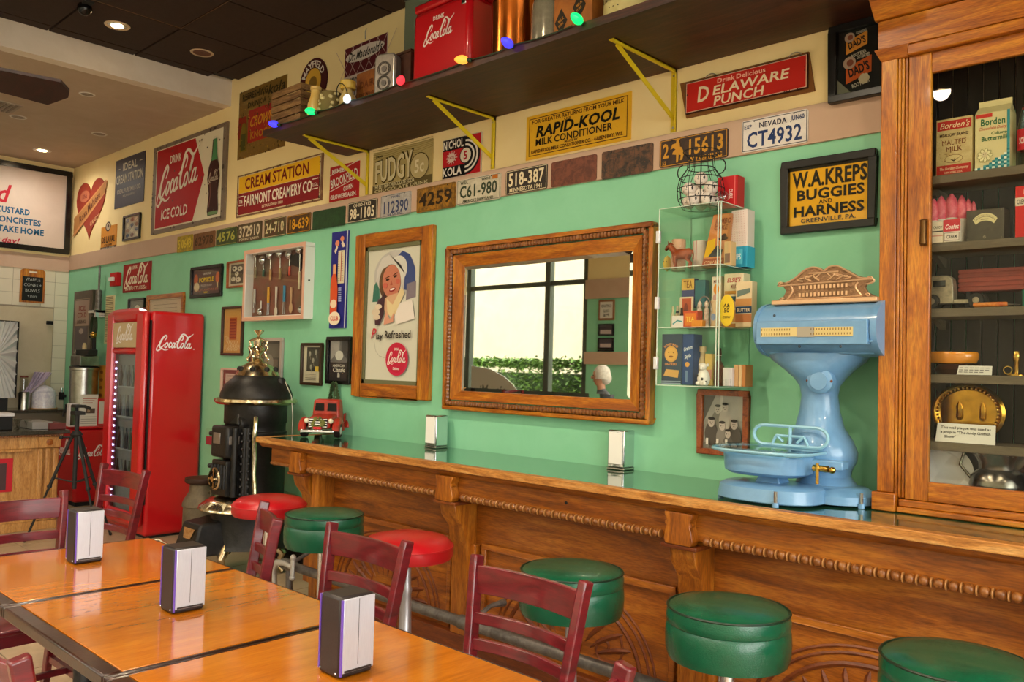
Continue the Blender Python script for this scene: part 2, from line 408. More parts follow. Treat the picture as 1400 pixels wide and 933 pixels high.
# ceilings
c = struct('ceiling', MB(blackm).box(XS, XR+.1, YF-.1, .1, ZC+.03, ZC+.15), label='dark brown ceiling of square tiles over the counter', cat='ceiling')
ct = MB(ceilb).box(.004, .716, .004, .638, ZC, ZC+.02).mesh('ceiling_tile')
ex = MB(ceilb).box(0, .112, .004, .638, ZC, ZC+.02).mesh('ceiling_tile_cut')
for j in range(9):
    y0 = -.22-.65*j-.646 if j else -.22-.646
    for i in range(15):
        if -6.896+.73*i+.72 < XR+.2:
            o = link('ceiling_tile', ct, c); o.location = (-6.896+.73*i, y0, 0)
    o = link('ceiling_tile', ex, c); o.location = (XS, y0, 0)
c2 = MB(ceilb).box(.004, .716, .004, .208, ZC, ZC+.02).mesh('ceiling_tile_edge')
for i in range(15):
    o = link('ceiling_tile', c2, c); o.location = (-6.896+.73*i, -.215, 0)
gm = MB(mt('ceiling_runner', '#6a4a2c', .5)).box(-6.162, 3.4, -.873, -.869, ZC-.004, ZC).box(-6.162, -6.158, -6, -.87, ZC-.004, ZC)
struct('runner', gm, c)
struct('ceiling', MB(ceilw).box(XL-.1, XS-.12, YF-.1, .1, ZS, ZS+.1), label='pale plaster ceiling over the serving area', cat='ceiling')
struct('trim_4', MB(white).box(XS-.12, XS, YF, 0, ZS, ZC+.1), label='white soffit edge between the dark and the pale ceiling', cat='trim')
# wall behind the camera with the shop windows, seen in the mirror
cols = [(XL, XL+.35), (-7.62, -6.88), (XR-.3, XR)]
b = MB(green).box(XL, XR, YF-.15, YF, 0, .35, blackm).box(XL, XR, YF-.15, YF, 3.55, ZC+.1, cream)
for a0, a1 in cols: b.box(a0, a1, YF-.15, YF, .35, ZB0, green).box(a0, a1, YF-.15, YF, ZB0, ZB1, tan).box(a0, a1, YF-.15, YF, ZB1, 3.55, cream)
wf = struct('wall_front', b, label='green and cream window wall seen in the mirror', cat='wall')
struct('trim_5', MB(tan).box(-7.64, -6.86, YF, YF+.03, ZB0, ZB1+.1).box(-7.64, -6.86, YF, YF+.03, 1.66, 1.84), wf)
wm = mt('window_metal', '#5a6258', .4, .5)
def window(name, x0, x1, xs, label, axis='x'):
    b = MB(wm)
    for x in xs: b.box(x-.05, x+.05, YF-.12, YF-.02, .35, 3.55)
    for z in (.35, 2.84, 3.5): b.box(x0, x1, YF-.1, YF-.03, z, z+.07)
    if axis == 'x': o = struct(name, b, label=label, cat='window')
    else:
        b.v = [(XR+(-(y-YF)), x, z) for x, y, z in b.v]; o = struct(name, b, label=label, cat='window')
    g = sorted(xs)
    for i in range(len(g)-1):
        for z0, z1 in ((.42, 2.84), (2.91, 3.5)):
            q = MB(glass).box(g[i]+.05, g[i+1]-.05, YF-.068, YF-.062, z0, z1)
            if axis != 'x': q.v = [(XR+(-(y-YF)), x, z) for x, y, z in q.v]
            struct('pane', q, o)
    return o
window('window_1', XL+.35, -7.62, [XL+.4, -10.15, -8.41, -7.66], 'shop window with grey mullions beside the green column')
window('window_2', -6.88, XR-.3, [-6.84, -5.1, -3.36, -1.62, .12, 1.86, XR-.35], 'long shop window behind the dining tables')
wr = struct('wall_right', MB(green).box(XR, XR+.15, YF, .1, 0, .35, blackm).box(XR, XR+.15, YF, .1, 3.55, ZC+.1, cream).box(XR, XR+.15, -.35, .1, .35, 3.55), label='end wall with window at the near end of the room', cat='wall')
window('window_3', YF, -.35, [YF+.05, -4.1, -2.2, -.4], 'shop window in the near end wall', 'y')
# outside
gr = struct('ground', MB(mt('asphalt', '#55524e', .9, c2='#5c5a54', ns=3)).box(-40, 30, -40, YF-.15, -.2, -.1).box(XR+.15, 30, YF-.15, 30, -.2, -.1), label='pale paving outside the windows', cat='ground')
o = one('neighbouring_building', MB(mt('stucco', '#9a8e74', .9, c2='#92866c', ns=2)).box(-30, 14, -14.4, -14, -.1, 7).box(-30, 14, -14, -13.9, -.1, .25, mt('plinth', '#b9ac96', .9)), 'pale stucco building across the pavement, seen in the mirror', 'building')
rng = random.Random(3)
b = MB(mt('hedge_leaf', '#33500c', .7, c2='#5f8020', ns=9))
for i in range(9000):
    x, y, z = rng.uniform(-13, -8.6), rng.uniform(-8.75, -8.0), rng.uniform(.15, 1.72+.1*math.sin(i))
    if rng.random() < .5: y = -8.0+rng.uniform(-.06, .06)
    if rng.random() < .3: z = 1.66+rng.uniform(-.05, .1)
    a, t, r = rng.uniform(0, 6.28), rng.uniform(-1, 1), rng.uniform(.035, .07)
    d = Vector((math.cos(a), math.sin(a), t)).normalized()*r; e = Vector((-math.sin(a), math.cos(a), rng.uniform(-.5, .5))).normalized()*r*.5
    p = Vector((x, y, z)); b.add([p-d, p+e, p+d, p-e], [(0, 1, 2, 3)])
hd = T('hedge', 'clipped green hedge outside the window, seen in the mirror', 'hedge', (-10.8, -8.4, -.1))
o = hd.part('foliage', b, fix=False); o['kind'] = 'stuff'
b = MB(mt('twig', '#4a3a22', .9))
for i in range(22): b.tube([(-12.9+i*.2, -8.4, -.1), (-12.85+i*.2, -8.35, .8), (-12.8+i*.2, -8.45, 1.5)], .014, 5)
hd.part('stems', b); hd.part('core', MB(mt('hedge_core', '#2a3c10', .9)).box(-12.95, -8.65, -8.65, -8.15, .1, 1.5))

# ---------------------------------------------------------------- signs on the wall
def sign(name, label, cat, quad, th=.006, base='#ffffff', group=None, Y=0, off=None, bevel=0, wear=None, mat=None):
    x0, x1, z0, z1 = wrect(*quad, Y=Y-th)
    t = T(name, label, cat, ((x0+x1)/2, Y, z0), group=group)
    m = mat or (mt('plate_'+base.strip('#'), base, .5, 0, c2=wear, ns=40, bump=.1, ramp=(.55, .75)) if wear else col(base))
    t.part('board', MB(m).box(x0, x1, Y-th, Y, z0, z1), bevel=bevel)
    return t, Art(wallframe(x0, z0, Y-th)), x1-x0, z1-z0
def framed(name, label, cat, quad, fw, fmat, paper, th=.025, group=None, mat_w=0, mat_c='#e8e0d0', glazed=True, Y=0, depth=.012):
    x0, x1, z0, z1 = wrect(*quad, Y=Y-th)
    t = T(name, label, cat, ((x0+x1)/2, Y, z0), group=group)
    b = MB(fmat)
    for q in ((x0, x1, z0, z0+fw), (x0, x1, z1-fw, z1), (x0, x0+fw, z0+fw, z1-fw), (x1-fw, x1, z0+fw, z1-fw)):
        b.box(q[0], q[1], Y-th, Y-.001, q[2], q[3])
    t.part('frame', b, bevel=min(.004, fw/4))
    t.part('backing', MB(col(paper)).box(x0+fw*.8, x1-fw*.8, Y-.006, Y-.001, z0+fw*.8, z1-fw*.8))
    A = Art(wallframe(x0+fw, z0+fw, Y-.006))
    W, H = x1-x0-2*fw, z1-z0-2*fw
    if mat_w: A.frame(0, 0, W, H, mat_w, mat_c)
    if glazed: t.part('glass', MB(glass).box(x0+fw*.7, x1-fw*.7, Y-.0125, Y-.0105, z0+fw*.7, z1-fw*.7))
    return t, A, W, H
class Fr:                                       # the same print, in fractions of the sign
    def __init__(s, A, W, H): s.A, s.W, s.H = A, W, H
    def r(s, a, b, c, d, k): s.A.rect(a*s.W, b*s.H, c*s.W, d*s.H, k); return s
    def p(s, pts, k): s.A.poly([(x*s.W, y*s.H) for x, y in pts], k); return s
    def l(s, pts, w, k, closed=False): s.A.line([(x*s.W, y*s.H) for x, y in pts], w*s.H, k, closed); return s
    def e(s, x, y, rx, ry, k, **q): s.A.ell(x*s.W, y*s.H, rx*s.W, ry*s.H, k, **q); return s
    def f(s, a, b, c, d, w, k): s.A.frame(a*s.W, b*s.H, c*s.W, d*s.H, w*s.H, k); return s
    def t(s, t, x, y, h, k, w=None, **q):
        if 'arc' in q: q['arc'] *= s.H
        s.A.text(t, x*s.W, y*s.H, h*s.H, k, w=w*s.W if w else None, **q); return s
    def s(s, x, y, w, k, **q): s.A.script(x*s.W, y*s.H, w*s.W, k, **q); return s
    def spots(s, n, k, seed=0, r=.012, edge=False):
        g = random.Random(seed)
        for i in range(n):
            x, y = g.random(), g.random()
            if edge:
                if g.random() < .5: x = g.choice((.02, .98))
                else: y = g.choice((.03, .97))
            a = g.uniform(.4, 1)*r*s.H
            s.A.poly([(x*s.W+a*math.cos(t)*g.uniform(.6, 1.3), y*s.H+a*math.sin(t)*g.uniform(.6, 1.3)) for t in (0, 1.1, 2.2, 3.3, 4.4, 5.4)], k, False)
        s.A.l += 1; return s
def S(*a, **k):
    t, A, W, H = sign(*a, **k); return t, Fr(A, W, H)
def FR(*a, **k):
    t, A, W, H = framed(*a, **k); return t, Fr(A, W, H)
MET = 'metal signs on the cream wall'
# heart shaped sign
(x0, z0), (x1, z1) = wp(102.5, 332), wp(147, 239)
W, H = x1-x0, z1-z0
hp = []
for i in range(40):
    a = 2*PI*i/40; hp.append((.5+.5*(math.sin(a)**3)*.95, .58+(13*math.cos(a)-5*math.cos(2*a)-2*math.cos(3*a)-math.cos(4*a))/29))
t = T('heart_sign', 'faded red heart-shaped sign with a diagonal ribbon near the corner', 'sign', (x0+W/2, 0, z0), group=None)
t.part('board', MB(col('#983624')).prism([(x*W, y*H) for x, y in hp[::-1]], lambda u, v: (x0+u, -.01, z0+v), lambda u, v: (x0+u, 0, z0+v)))
A = Fr(Art(wallframe(x0, z0, -.012)), W, H)
A.p([(-.06, .10), (.02, .22), (-.04, .42), (1.0, .92), (1.02, .88), (.98, .70), (.06, .14)], '#c88a54')
A.p([(-.03, .16), (-.02, .40), (.98, .88), (.98, .72)], '#b07a44')
A.t('Rosa Maltese', .49, .54, .12, '#5e2a1c', w=.72, bold=1, slant=.1, rot=.40)
A.t('CANDY', .68, .30, .07, '#e0b080', w=.3, rot=.3); A.e(.32, .75, .16, .1, '#b96a4c'); A.t('FINE', .32, .75, .07, '#7a2c20')
A.A.done(t)
# ideal
t, A = S('metal_sign', 'dark navy sign with white lettering left of the large red soda sign', 'sign', (157.5, 221.4, 286.6, 197.5, 206, 274), base='#23243a', wear='#33344c')
A.f(.02, .015, .98, .985, .006, '#4a4a60')
A.t('IDEAL', .5, .82, .15, '#d8d2c0', w=.5).l([(.08, .8), (.17, .8)], .014, '#d8d2c0').l([(.83, .84), (.92, .84)], .014, '#d8d2c0')
A.t('CREAM STATION', .5, .58, .17, '#d8d2c0', w=.92).t('IDEAL PURE MILK CO.', .5, .33, .085, '#c8c2b4', w=.82).t('MILWAUKEE', .5, .22, .045, '#b8b2a4', w=.4).spots(16, '#5a4a44', 1)
A.A.done(t)
# delaval like
t, A = S('metal_sign', 'small yellow dairy sign with rounded top below the heart sign', 'sign', (138, 311.4, 344, 159, 307, 339.7), base='#d98e1c', wear='#b8741a')
A.e(.45, .98, .17, .2, '#3a3030').e(.45, .98, .12, .15, '#c8b8a0').e(.46, 1.0, .06, .07, '#4a3a38')
A.r(0, 0, 1, .15, '#4a3a36').t('SEPARATORS', .5, .075, .08, '#d0c4b0', w=.85).t('DE LAVAL', .5, .45, .26, '#3c281c', w=.88).t('CREAM', .5, .22, .08, '#5a3a1c', w=.5)
A.A.done(t)
t, A = FR('framed_picture', 'small dark frame with a blue-and-cream cartoon print under the navy sign', 'picture', (167.2, 296, 330, 190, 290, 326), .022, black, '#c8b498')
for i in range(4):
    for j in range(3): A.e(.2+.3*j, .15+.23*i, .11, .09, ('#5a5a70', '#8a5a40', '#e0d0b0')[(i+j) % 3])
A.l([(.1, .1), (.9, .9)], .02, '#5a4a50'); A.A.done(t)
# large red soda sign
t, A = S('metal_sign', 'large red and white soda sign with script lettering and a bottle', 'sign', (208.3, 203.9, 320.8, 308.5, 167, 300), th=.02, base='#7a6a58', wear='#97866e')
A.r(.05, .045, .955, .955, '#e6dcc0')
A.p([(.06, .06), (.60, .06), (.735, .52), (.60, .945), (.06, .945)], '#b5151c')
A.t('DRINK', .335, .80, .085, '#f0e4d0', w=.16).s(.37, .56, .60, '#f2e8d6', rot=.10, slant=.2, bw=1.1, hk=1.2).t('ICE COLD', .34, .20, .11, '#f2e8d6', w=.38, slant=.1)
bt_ = [(.82, .07), (.94, .07), (.95, .12), (.935, .3), (.955, .46), (.94, .58), (.915, .66), (.905, .86), (.855, .86), (.845, .66), (.815, .58), (.80, .46), (.825, .3), (.81, .12)]
A.p([(x-.02, y) for x, y in bt_], '#3d1512')
A.p([(.825, .64), (.905, .64), (.89, .72), (.885, .87), (.845, .87), (.84, .72)], '#4c8a58').p([(.80, .075), (.92, .075), (.915, .11), (.805, .11)], '#6a8a5c').l([(.815, .16), (.83, .3), (.815, .44), (.83, .56)], .012, '#8a5a4a').s(.86, .46, .13, '#d8c8b0', hk=1.6)
A.r(.845, .86, .882, .885, '#d8d0b8').spots(60, '#5a4a3a', 4, .012).spots(30, '#4a3a30', 5, .02, True)
A.A.done(t)
# brown and yellow old paper sign
t, A = S('paper_poster', 'old stained yellow and red drink poster behind the crate end of the shelf', 'poster', (326, 128, 218.9, 390.9, 102.3, 199), th=.004, base='#7c5c18', wear='#a87a1c')
A.r(0, .30, .18, .62, '#8e2416').r(.22, .20, .80, .68, '#a0221a').t('CROWN', .5, .50, .14, '#d0901c', w=.5, slant=.3).t('KNOCK', .5, .30, .10, '#b88018', w=.45)
A.t('REFRESHING', .35, .90, .10, '#2c2410', w=.55).t('kola', .8, .88, .14, '#2c2410', w=.35, slant=.3).t('DRINK A', .4, .76, .08, '#3c3010', w=.4)
A.p([(.06, .1), (.2, .1), (.2, .38), (.16, .52), (.1, .52), (.06, .38)], '#7a6414').p([(.08, .12), (.18, .12), (.18, .36), (.08, .36)], '#4a4a18').spots(90, '#4e3a16', 6, .02).spots(60, '#b08a30', 7, .014)
A.A.done(t)
# cream station
t, A = S('metal_sign', 'wide yellow-over-maroon creamery sign with chipped edges', 'sign', (323.8, 240.4, 297.6, 440.5, 210.3, 273.6), th=.01, base='#7a5238', wear='#a88a5c')
A.r(.015, .03, .985, .97, '#d8c8a0').r(.025, .56, .975, .95, '#edb71a').r(.025, .05, .975, .55, '#8a1a20')
A.t('CREAM STATION', .485, .76, .25, '#7a1418', w=.76).t('FAIRMONT CREAMERY CO', .5, .35, .24, '#f0e6d0', w=.80)
A.t('THE', .06, .36, .08, '#f0e6d0', w=.04).t('U.S.A.', .935, .36, .08, '#f0e6d0', w=.06)
for x in (.035, .905):
    for y in (.26, .47): A.r(x, y, x+.06, y+.02, '#f0e6d0')
A.t('ESTABLISHED 1884', .46, .14, .06, '#e8c8a8', w=.25).spots(50, '#4a3020', 8, .03, True); A.A.done(t)
t, A = S('metal_sign', 'small red and white corn growers sign partly behind a shelf bracket', 'sign', (450.8, 229.6, 276.8, 490.8, 219.7, 268.9), base='#b81c22')
A.p([(0, .36), (1, .74), (1, .46), (0, .10)], '#b81c22').t('MEMBER', .32, .86, .12, '#f0e6dc', w=.5).l([(0, .76), (1, 1.02)], .02, '#f0e6dc').l([(0, .30), (1, .56)], .02, '#f0e6dc')
A.t('BROOKFIELD', .5, .60, .24, '#f4ece0', w=.94, rot=.16).t('CORN', .66, .32, .13, '#f4ece0', w=.34, rot=.1).t('GROWERS ASSN.', .5, .12, .12, '#f4ece0', w=.9); A.A.done(t)
# fudgy
t, A = S('metal_sign', 'olive drink sign with large rounded white lettering and a round badge', 'sign', (510, 210.6, 267.7, 591.5, 189.5, 250.9), base='#b8a468', wear='#a89458')
A.r(0, 0, 1, .22, '#6a5c34')
for i in range(6): A.l([(.0, .80+.05*i), (.25, .78+.05*i), (.5, .84+.04*i), (.75, .78+.05*i), (1, .84+.04*i)], .01, '#96844c')
A.t('FUDGY', .37, .54, .50, '#5a4c28', w=.66, bold=2, rot=.03, rise=.25).t('FUDGY', .36, .545, .46, '#d8cca0', w=.64, rot=.03, rise=.25)
A.e(.80, .46, .155, .30, '#5a4c28').e(.80, .46, .145, .28, '#c2b07c').t('5c', .80, .46, .28, '#e0d4ac', w=.16).t('DRINK', .12, .88, .05, '#3a3018', w=.12)
A.t('THE BETTER CHOCOLATE SODA', .38, .17, .09, '#d8cca0', w=.7).t('CHOCOLATE DRINK', .5, .07, .07, '#cfc294', w=.9); A.A.done(t)
# nichol kola
t, A = S('metal_sign', 'square black and red cola sign with concentric white rings behind the bracket', 'sign', (605.2, 192.6, 246.6, 658.2, 180.2, 235.4), base='#c8b8a0', th=.008)
A.r(.02, .02, .98, .98, '#c01a24')
Kx, Ky = .60, .49
A.p([(.02, .70), (.02, .98), (.62, .98), (.62, .70)], '#141214').p([(.02, .02), (.02, .30), (.62, .30), (.62, .02)], '#141214')
for i, r in enumerate((.37, .325, .285, .24, .20)): A.e(Kx, Ky, r, r*.98*1.28, ('#141214', '#f0e8dc')[i % 2], a0=-PI/2, a1=PI/2)
A.r(.02, .02, .56, .295, '#141214').r(.02, .71, .60, .98, '#141214').r(.02, .30, .56, .70, '#c01a24')
A.e(.62, .50, .155, .20, '#141214').e(.62, .50, .135, .18, '#e8dcc8').t('5', .62, .50, .2, '#c01a24', w=.1, bold=2)
for i in range(12): a = i*PI/6; A.l([(.27, .5), (.27+.14*math.cos(a), .5+.17*math.sin(a))], .03, '#d8b0a8')
A.e(.27, .5, .1, .12, '#e0c4b8').t('TASTE', .27, .5, .06, '#a01a20', w=.16).t('NICHOL', .32, .83, .2, '#f4ece0', w=.54).t('KOLA', .30, .155, .2, '#f4ece0', w=.5); A.A.done(t)
# rapid kool
t, A = S('metal_sign', 'yellow milk conditioner sign with black lettering below the shelf', 'sign', (719.5, 161.4, 220.4, 862.8, 123.9, 189.3), base='#eeb61c', wear='#e4ac1a', th=.006)
A.f(.03, .07, .97, .93, .018, '#4a2010').t('FOR GREATER RETURNS FROM YOUR MILK', .5, .845, .085, '#4a2010', w=.88).t('USE', .42, .755, .05, '#4a2010', w=.07)
A.t('RAPID-KOOL', .50, .60, .235, '#17130c', w=.80, bold=2, slant=.22).t('MILK CONDITIONER', .47, .36, .15, '#2c1a0e', w=.74).t('MADE BY', .46, .245, .045, '#4a2010', w=.13).t('RAPID KOOL MILK CONDITIONER CO. - GREEN BAY, WIS.', .5, .16, .075, '#4a2010', w=.88)
A.A.done(t)
# delaware punch on brown board
x0, x1, z0, z1 = wrect(931.5, 114.3, 163.9, 1111, 68.6, 123.4, Y=-.012)
t = T('metal_sign', 'orange-red fruit punch sign on a brown cardboard backing', 'sign', ((x0+x1)/2, 0, z0))
t.part('backing', MB(mt('cardboard', '#8a5a24', .8, c2='#7a4c1c', ns=12)).hexa([(x0+.03, -.012, z0), (x1+.01, -.012, z0), (x1+.01, 0, z0), (x0+.03, 0, z0)], [(x0-.01, -.012, z1), (x1-.02, -.012, z1), (x1-.02, 0, z1), (x0-.01, 0, z1)]))
q = wrect(936.8, 114.3, 156.6, 1104.5, 72, 120, Y=-.025)
t.part('board', MB(col('#3a1a10')).box(q[0], q[1], -.025, -.012, q[2], q[3]), bevel=.004)
A = Fr(Art(wallframe(q[0], q[2], -.025)), q[1]-q[0], q[3]-q[2])
A.r(.008, .03, .992, .97, '#d8b8a0').r(.014, .05, .986, .95, '#c4241a').t('Drink Delicious', .48, .82, .14, '#f0b8a0', w=.40)
A.t('D', .16, .53, .46, '#f0dcb8', w=.11, slant=.1, bold=1).t('ELAWARE', .55, .55, .27, '#f2dcb8', w=.62, slant=.15).t('PUNCH', .46, .22, .27, '#f2dcb8', w=.42, slant=.15).spots(14, '#5a1a10', 3, .03, True)
A.A.done(t)
for u in (.22, .90):
    cx = q[0]+u*(q[1]-q[0]); b = MB(steel).tube([(cx-.03+.06*i/8, -.02, q[3]+.012*math.sin(PI*i/8)+.006) for i in range(9)], .003, 5); t.part('hanger', b)
# dark poster under the shelf end
x0, x1, z0, z1 = wrect(1132, 20, 140.5, 1213, 5, 126, Y=-.05); z1 = 3.10; x1 = max(x1, -1.27)
t = T('framed_poster', 'tall black framed drinks poster beside the top of the oak cabinet', 'poster', ((x0+x1)/2, 0, z0))
b = MB(black)
for q in ((x0, x1, z0, z0+.03), (x0, x1, z1-.03, z1), (x0, x0+.035, z0+.03, z1-.03), (x1-.035, x1, z0+.03, z1-.03)): b.box(q[0], q[1], -.05, 0, q[2], q[3])
t.part('frame', b, bevel=.003); t.part('backing', MB(col('#0d0c0c', .3)).box(x0+.03, x1-.03, -.02, 0, z0+.02, z1-.02))
A = Art(wallframe(0, 0, -.02))
for (pa, pb, s_) in (((1157, 66), (1186, 51), 1), ((1157, 104), (1192, 84), 1.25)):
    (ax, az), (bx, bz) = wp(*pa, -.02), wp(*pb, -.02); w_ = bx-ax; h_ = .05*s_
    A.poly([(ax, az-h_*.62), (bx, az-h_*.62+w_*.32), (bx, az+h_*.55+w_*.32), (ax, az+h_*.55)], '#c8581c' if s_ > 1 else '#d88a30')
    A.text("DAD'S", (ax+bx)/2, az+w_*.16, h_*.62, '#160c10', w=w_*.84, bold=2, rot=.24)
    A.ell(ax+.015, az+h_*.85, .022*s_, .022*s_, '#b89a88'); A.ell(ax+.018, az+h_*.85, .012*s_, .012*s_, '#8a4a3a'); A.text('OLD FASHIONED', (ax+bx)/2+.02, az+h_*1.15, .012*s_, '#c8c0b0', w=w_*.5, rot=.1); A.text('ROOT BEER', (ax+bx)/2+.01, az-h_*.75, .014*s_, '#c8c0b0', w=w_*.7, rot=.2)
    if s_ > 1: [A.ell(bx-.03+.012*math.cos(i), az-.03+.012*math.sin(i), .012, .012, '#c8bca0') for i in range(6)]
A.poly([(x0+.035, z0+.03), (x0+.10, z0+.03), (x0+.035, z0+.10)], '#7a7868'); A.done(t)
t.part('glass', MB(glass).box(x0+.03, x1-.03, -.034, -.032, z0+.03, z1-.03))
# kreps
t, A = FR('framed_sign', 'yellow buggies and harness sign in a wide black frame above the blue scale', 'sign', (1067.1, 222.4, 322, 1196.5, 201.4, 307.8), .034, black, '#f0b014', th=.03)
A.r(0, .955, 1, 1, '#3a3228').t('W.A.KREPS', .51, .79, .25, '#1c1208', w=.94, bold=2).t('BUGGIES', .52, .525, .165, '#1c1208', w=.86, bold=2).t('AND', .47, .385, .07, '#1c1208', w=.17).t('HARNESS', .5, .245, .165, '#1c1208', w=.90, bold=2).t('GREENVILLE, PA.', .5, .085, .07, '#1c1208', w=.7); A.A.done(t)

# ---------------------------------------------------------------- licence plates on the tan band
PL = [((242.3, 324, 346.4, 263.5, 320.3, 342), '#8a7a14', '#b89a20', '5 0643', '#d8c040', '', 'yellow-green licence plate at the left end of the row'),
 ((264.5, 320.3, 342, 294, 315.4, 337.4), '#6a4018', '#7c5222', '62978', '#4a3014', '', 'brown licence plate between the yellow-green and the dark green one'),
 ((295.5, 315.4, 337.4, 323.8, 308.5, 332.3), '#2c3a1c', '#3c4a24', '4576', '#a8a84c', '', 'dark green licence plate with yellow-green digits 4576'),
 ((324.6, 309, 333, 358, 301, 326.7), '#4a3c26', '#5a4a30', '372910', '#cfc0a0', 'FOREST LAND', 'brown licence plate reading 372910'),
 ((361.2, 300.4, 326.5, 390.6, 295.4, 320.7), '#5a3020', '#4a4a24', '24-710', '#d0c496', '', 'rusty licence plate reading 24-710'),
 ((392.6, 296, 320, 424.8, 290.3, 316.4), '#3c2410', '#5a3a14', '18-639', '#d89a20', '', 'dark brown licence plate with orange digits 18-639'),
 ((427.4, 290.3, 315.4, 472, 281, 306.8), '#234a26', '#1c3c20', '', '#234a26', '', 'plain green licence plate without digits'),
 ((475.6, 277.9, 305.7, 515.8, 271.4, 299.3), '#241e1a', '#30281e', '98-1105', '#e4d8b8', 'OHIO-1933', 'black licence plate reading 98-1105'),
 ((520.5, 268, 298, 561.8, 261, 292.4), '#b8b4b0', '#a8a29c', '112390', '#3a4468', 'YOURS', 'pale grey licence plate reading 112390'),
 ((569.9, 258.6, 291.7, 622.8, 248.3, 282.6), '#a87414', '#6a4a14', '4259', '#2a1c0c', '', 'mottled orange licence plate with dark digits 4259'),
 ((624.6, 247.8, 282, 684.7, 235.4, 270.6), '#d0c8b0', '#c0b8a0', 'C61-980', '#33402c', "WISC", 'white licence plate reading C61-980'),
 ((691.6, 234.5, 267, 748.2, 224, 257.9), '#241c16', '#34281c', '518-387', '#e0d2ae', 'MINNESOTA 1941', 'black licence plate reading 518-387'),
 ((753.6, 221.9, 255.7, 815.6, 211, 247), '#5c3022', '#7a4430', '', '', '', 'blank rust-brown licence plate right of the black 518-387 plate'),
 ((822.8, 208.6, 246, 892.8, 194.6, 234.3), '#302822', '#6a4630', '', '', '', 'dark corroded licence plate left of the bucking horse plate'),
 ((902, 193.6, 230.6, 995.5, 174.3, 213.9), '#2c1a10', '#3a2414', '15613', '#c8902c', 'WYOMING', 'brown licence plate with a bucking horse and orange 15613'),
 ((1014.3, 165.7, 210.3, 1105, 149.3, 193.6), '#e4dfda', '#dcd6d0', 'CT4932', '#22386a', 'NEVADA', 'white licence plate with blue lettering CT4932')]
for i, (q, c1, c2, num, ink, sub, lab) in enumerate(PL):
    x0, x1, z0, z1 = wrect(*q, Y=-.016)
    W, H = x1-x0, z1-z0
    t = T('license_plate', lab, 'licence plate', ((x0+x1)/2, -.012, z0), group='licence plates on the tan band')
    m = mt('plate_%d' % i, c1, .55, .1, c2=c2, ns=22, bump=.12, bs=140, ramp=(.42, .6))
    r = .012; pts = []
    for cx, cy, a in ((W-r, H-r, 0), (r, H-r, PI/2), (r, r, PI), (W-r, r, 1.5*PI)): pts += [(cx+r*math.cos(a+k*PI/6), cy+r*math.sin(a+k*PI/6)) for k in range(4)]
    t.part('plate', MB(m).prism(pts, lambda u, v: (x0+u, -.0175, z0+v), lambda u, v: (x0+u, -.0125, z0+v)))
    A = Fr(Art(wallframe(x0, z0, -.0176)), W, H)
    ek = ink if num and i not in (1, 9) else c2
    if num: A.f(.015, .03, .985, .97, .022, ek if i in (2, 4, 5, 7, 11, 14) else ('#6a6a66' if i in (8, 10) else '#2a2a3c' if i == 15 else c2))
    cy, h, w, cx = (.5, .52, .86, .5)
    if sub: cy, h = (.42, .5)
    if i == 3: cy, h = .58, .56
    if i == 11: cy, h = .60, .52
    if i == 14: cx, w, cy, h = .68, .54, .58, .52
    if i == 10: cy, h = .5, .46
    if i == 15: cy, h = .36, .46; w = .84
    if num: A.t(num, cx, cy, h, ink, w=w, bold=1)
    if i in (3,): A.t('FOREST LAND', .5, .14, .12, ink, w=.8)
    if i == 7: A.t('OHIO-1933', .5, .82, .16, ink, w=.6)
    if i == 8: A.t('YOURS', .5, .86, .1, ink, w=.3).t('66 OHIO', .5, .10, .1, ink, w=.5)
    if i == 10: A.t('WISC', .18, .86, .13, ink, w=.18).t('WKD 5', .68, .87, .1, ink, w=.2).t("AMERICA'S DAIRYLAND", .5, .11, .11, ink, w=.7).r(.82, .80, .94, .95, '#b86a20')
    if i == 11: A.t('MINNESOTA 1941', .5, .17, .16, ink, w=.8)
    if i == 14:
        A.t('2', .10, .58, .5, ink, w=.1).t('WYOMING', .68, .14, .15, ink, w=.5).t('52', .08, .14, .14, ink, w=.06)
        A.p([(.17, .60), (.20, .78), (.26, .80), (.27, .70), (.34, .62), (.38, .40), (.35, .16), (.32, .16), (.33, .34), (.30, .38), (.29, .10), (.26, .10), (.26, .38), (.20, .42), (.21, .50), (.25, .58), (.22, .64)], ink).e(.28, .84, .022, .07, ink).p([(.25, .80), (.31, .80), (.32, .60), (.27, .56)], ink).r(.245, .90, .315, .93, ink)
    if i == 15: A.t('NEVADA', .48, .78, .16, '#2a2a44', w=.42).t('EXP', .10, .78, .12, '#22386a', w=.12).t('JUN60', .85, .80, .14, '#22386a', w=.2)
    if num or True:
        for u in (.2, .8): A.e(u, .93, .012, .025, '#2a241e', n=8)
    if i in (0, 1, 2, 4, 5, 9, 12, 13): A.spots(30, c2, i, .03)
    if i == 13: A.f(.16, .12, .66, .88, .02, '#4a4038').f(.24, .25, .5, .75, .02, '#4a4038')
    A.A.done(t)

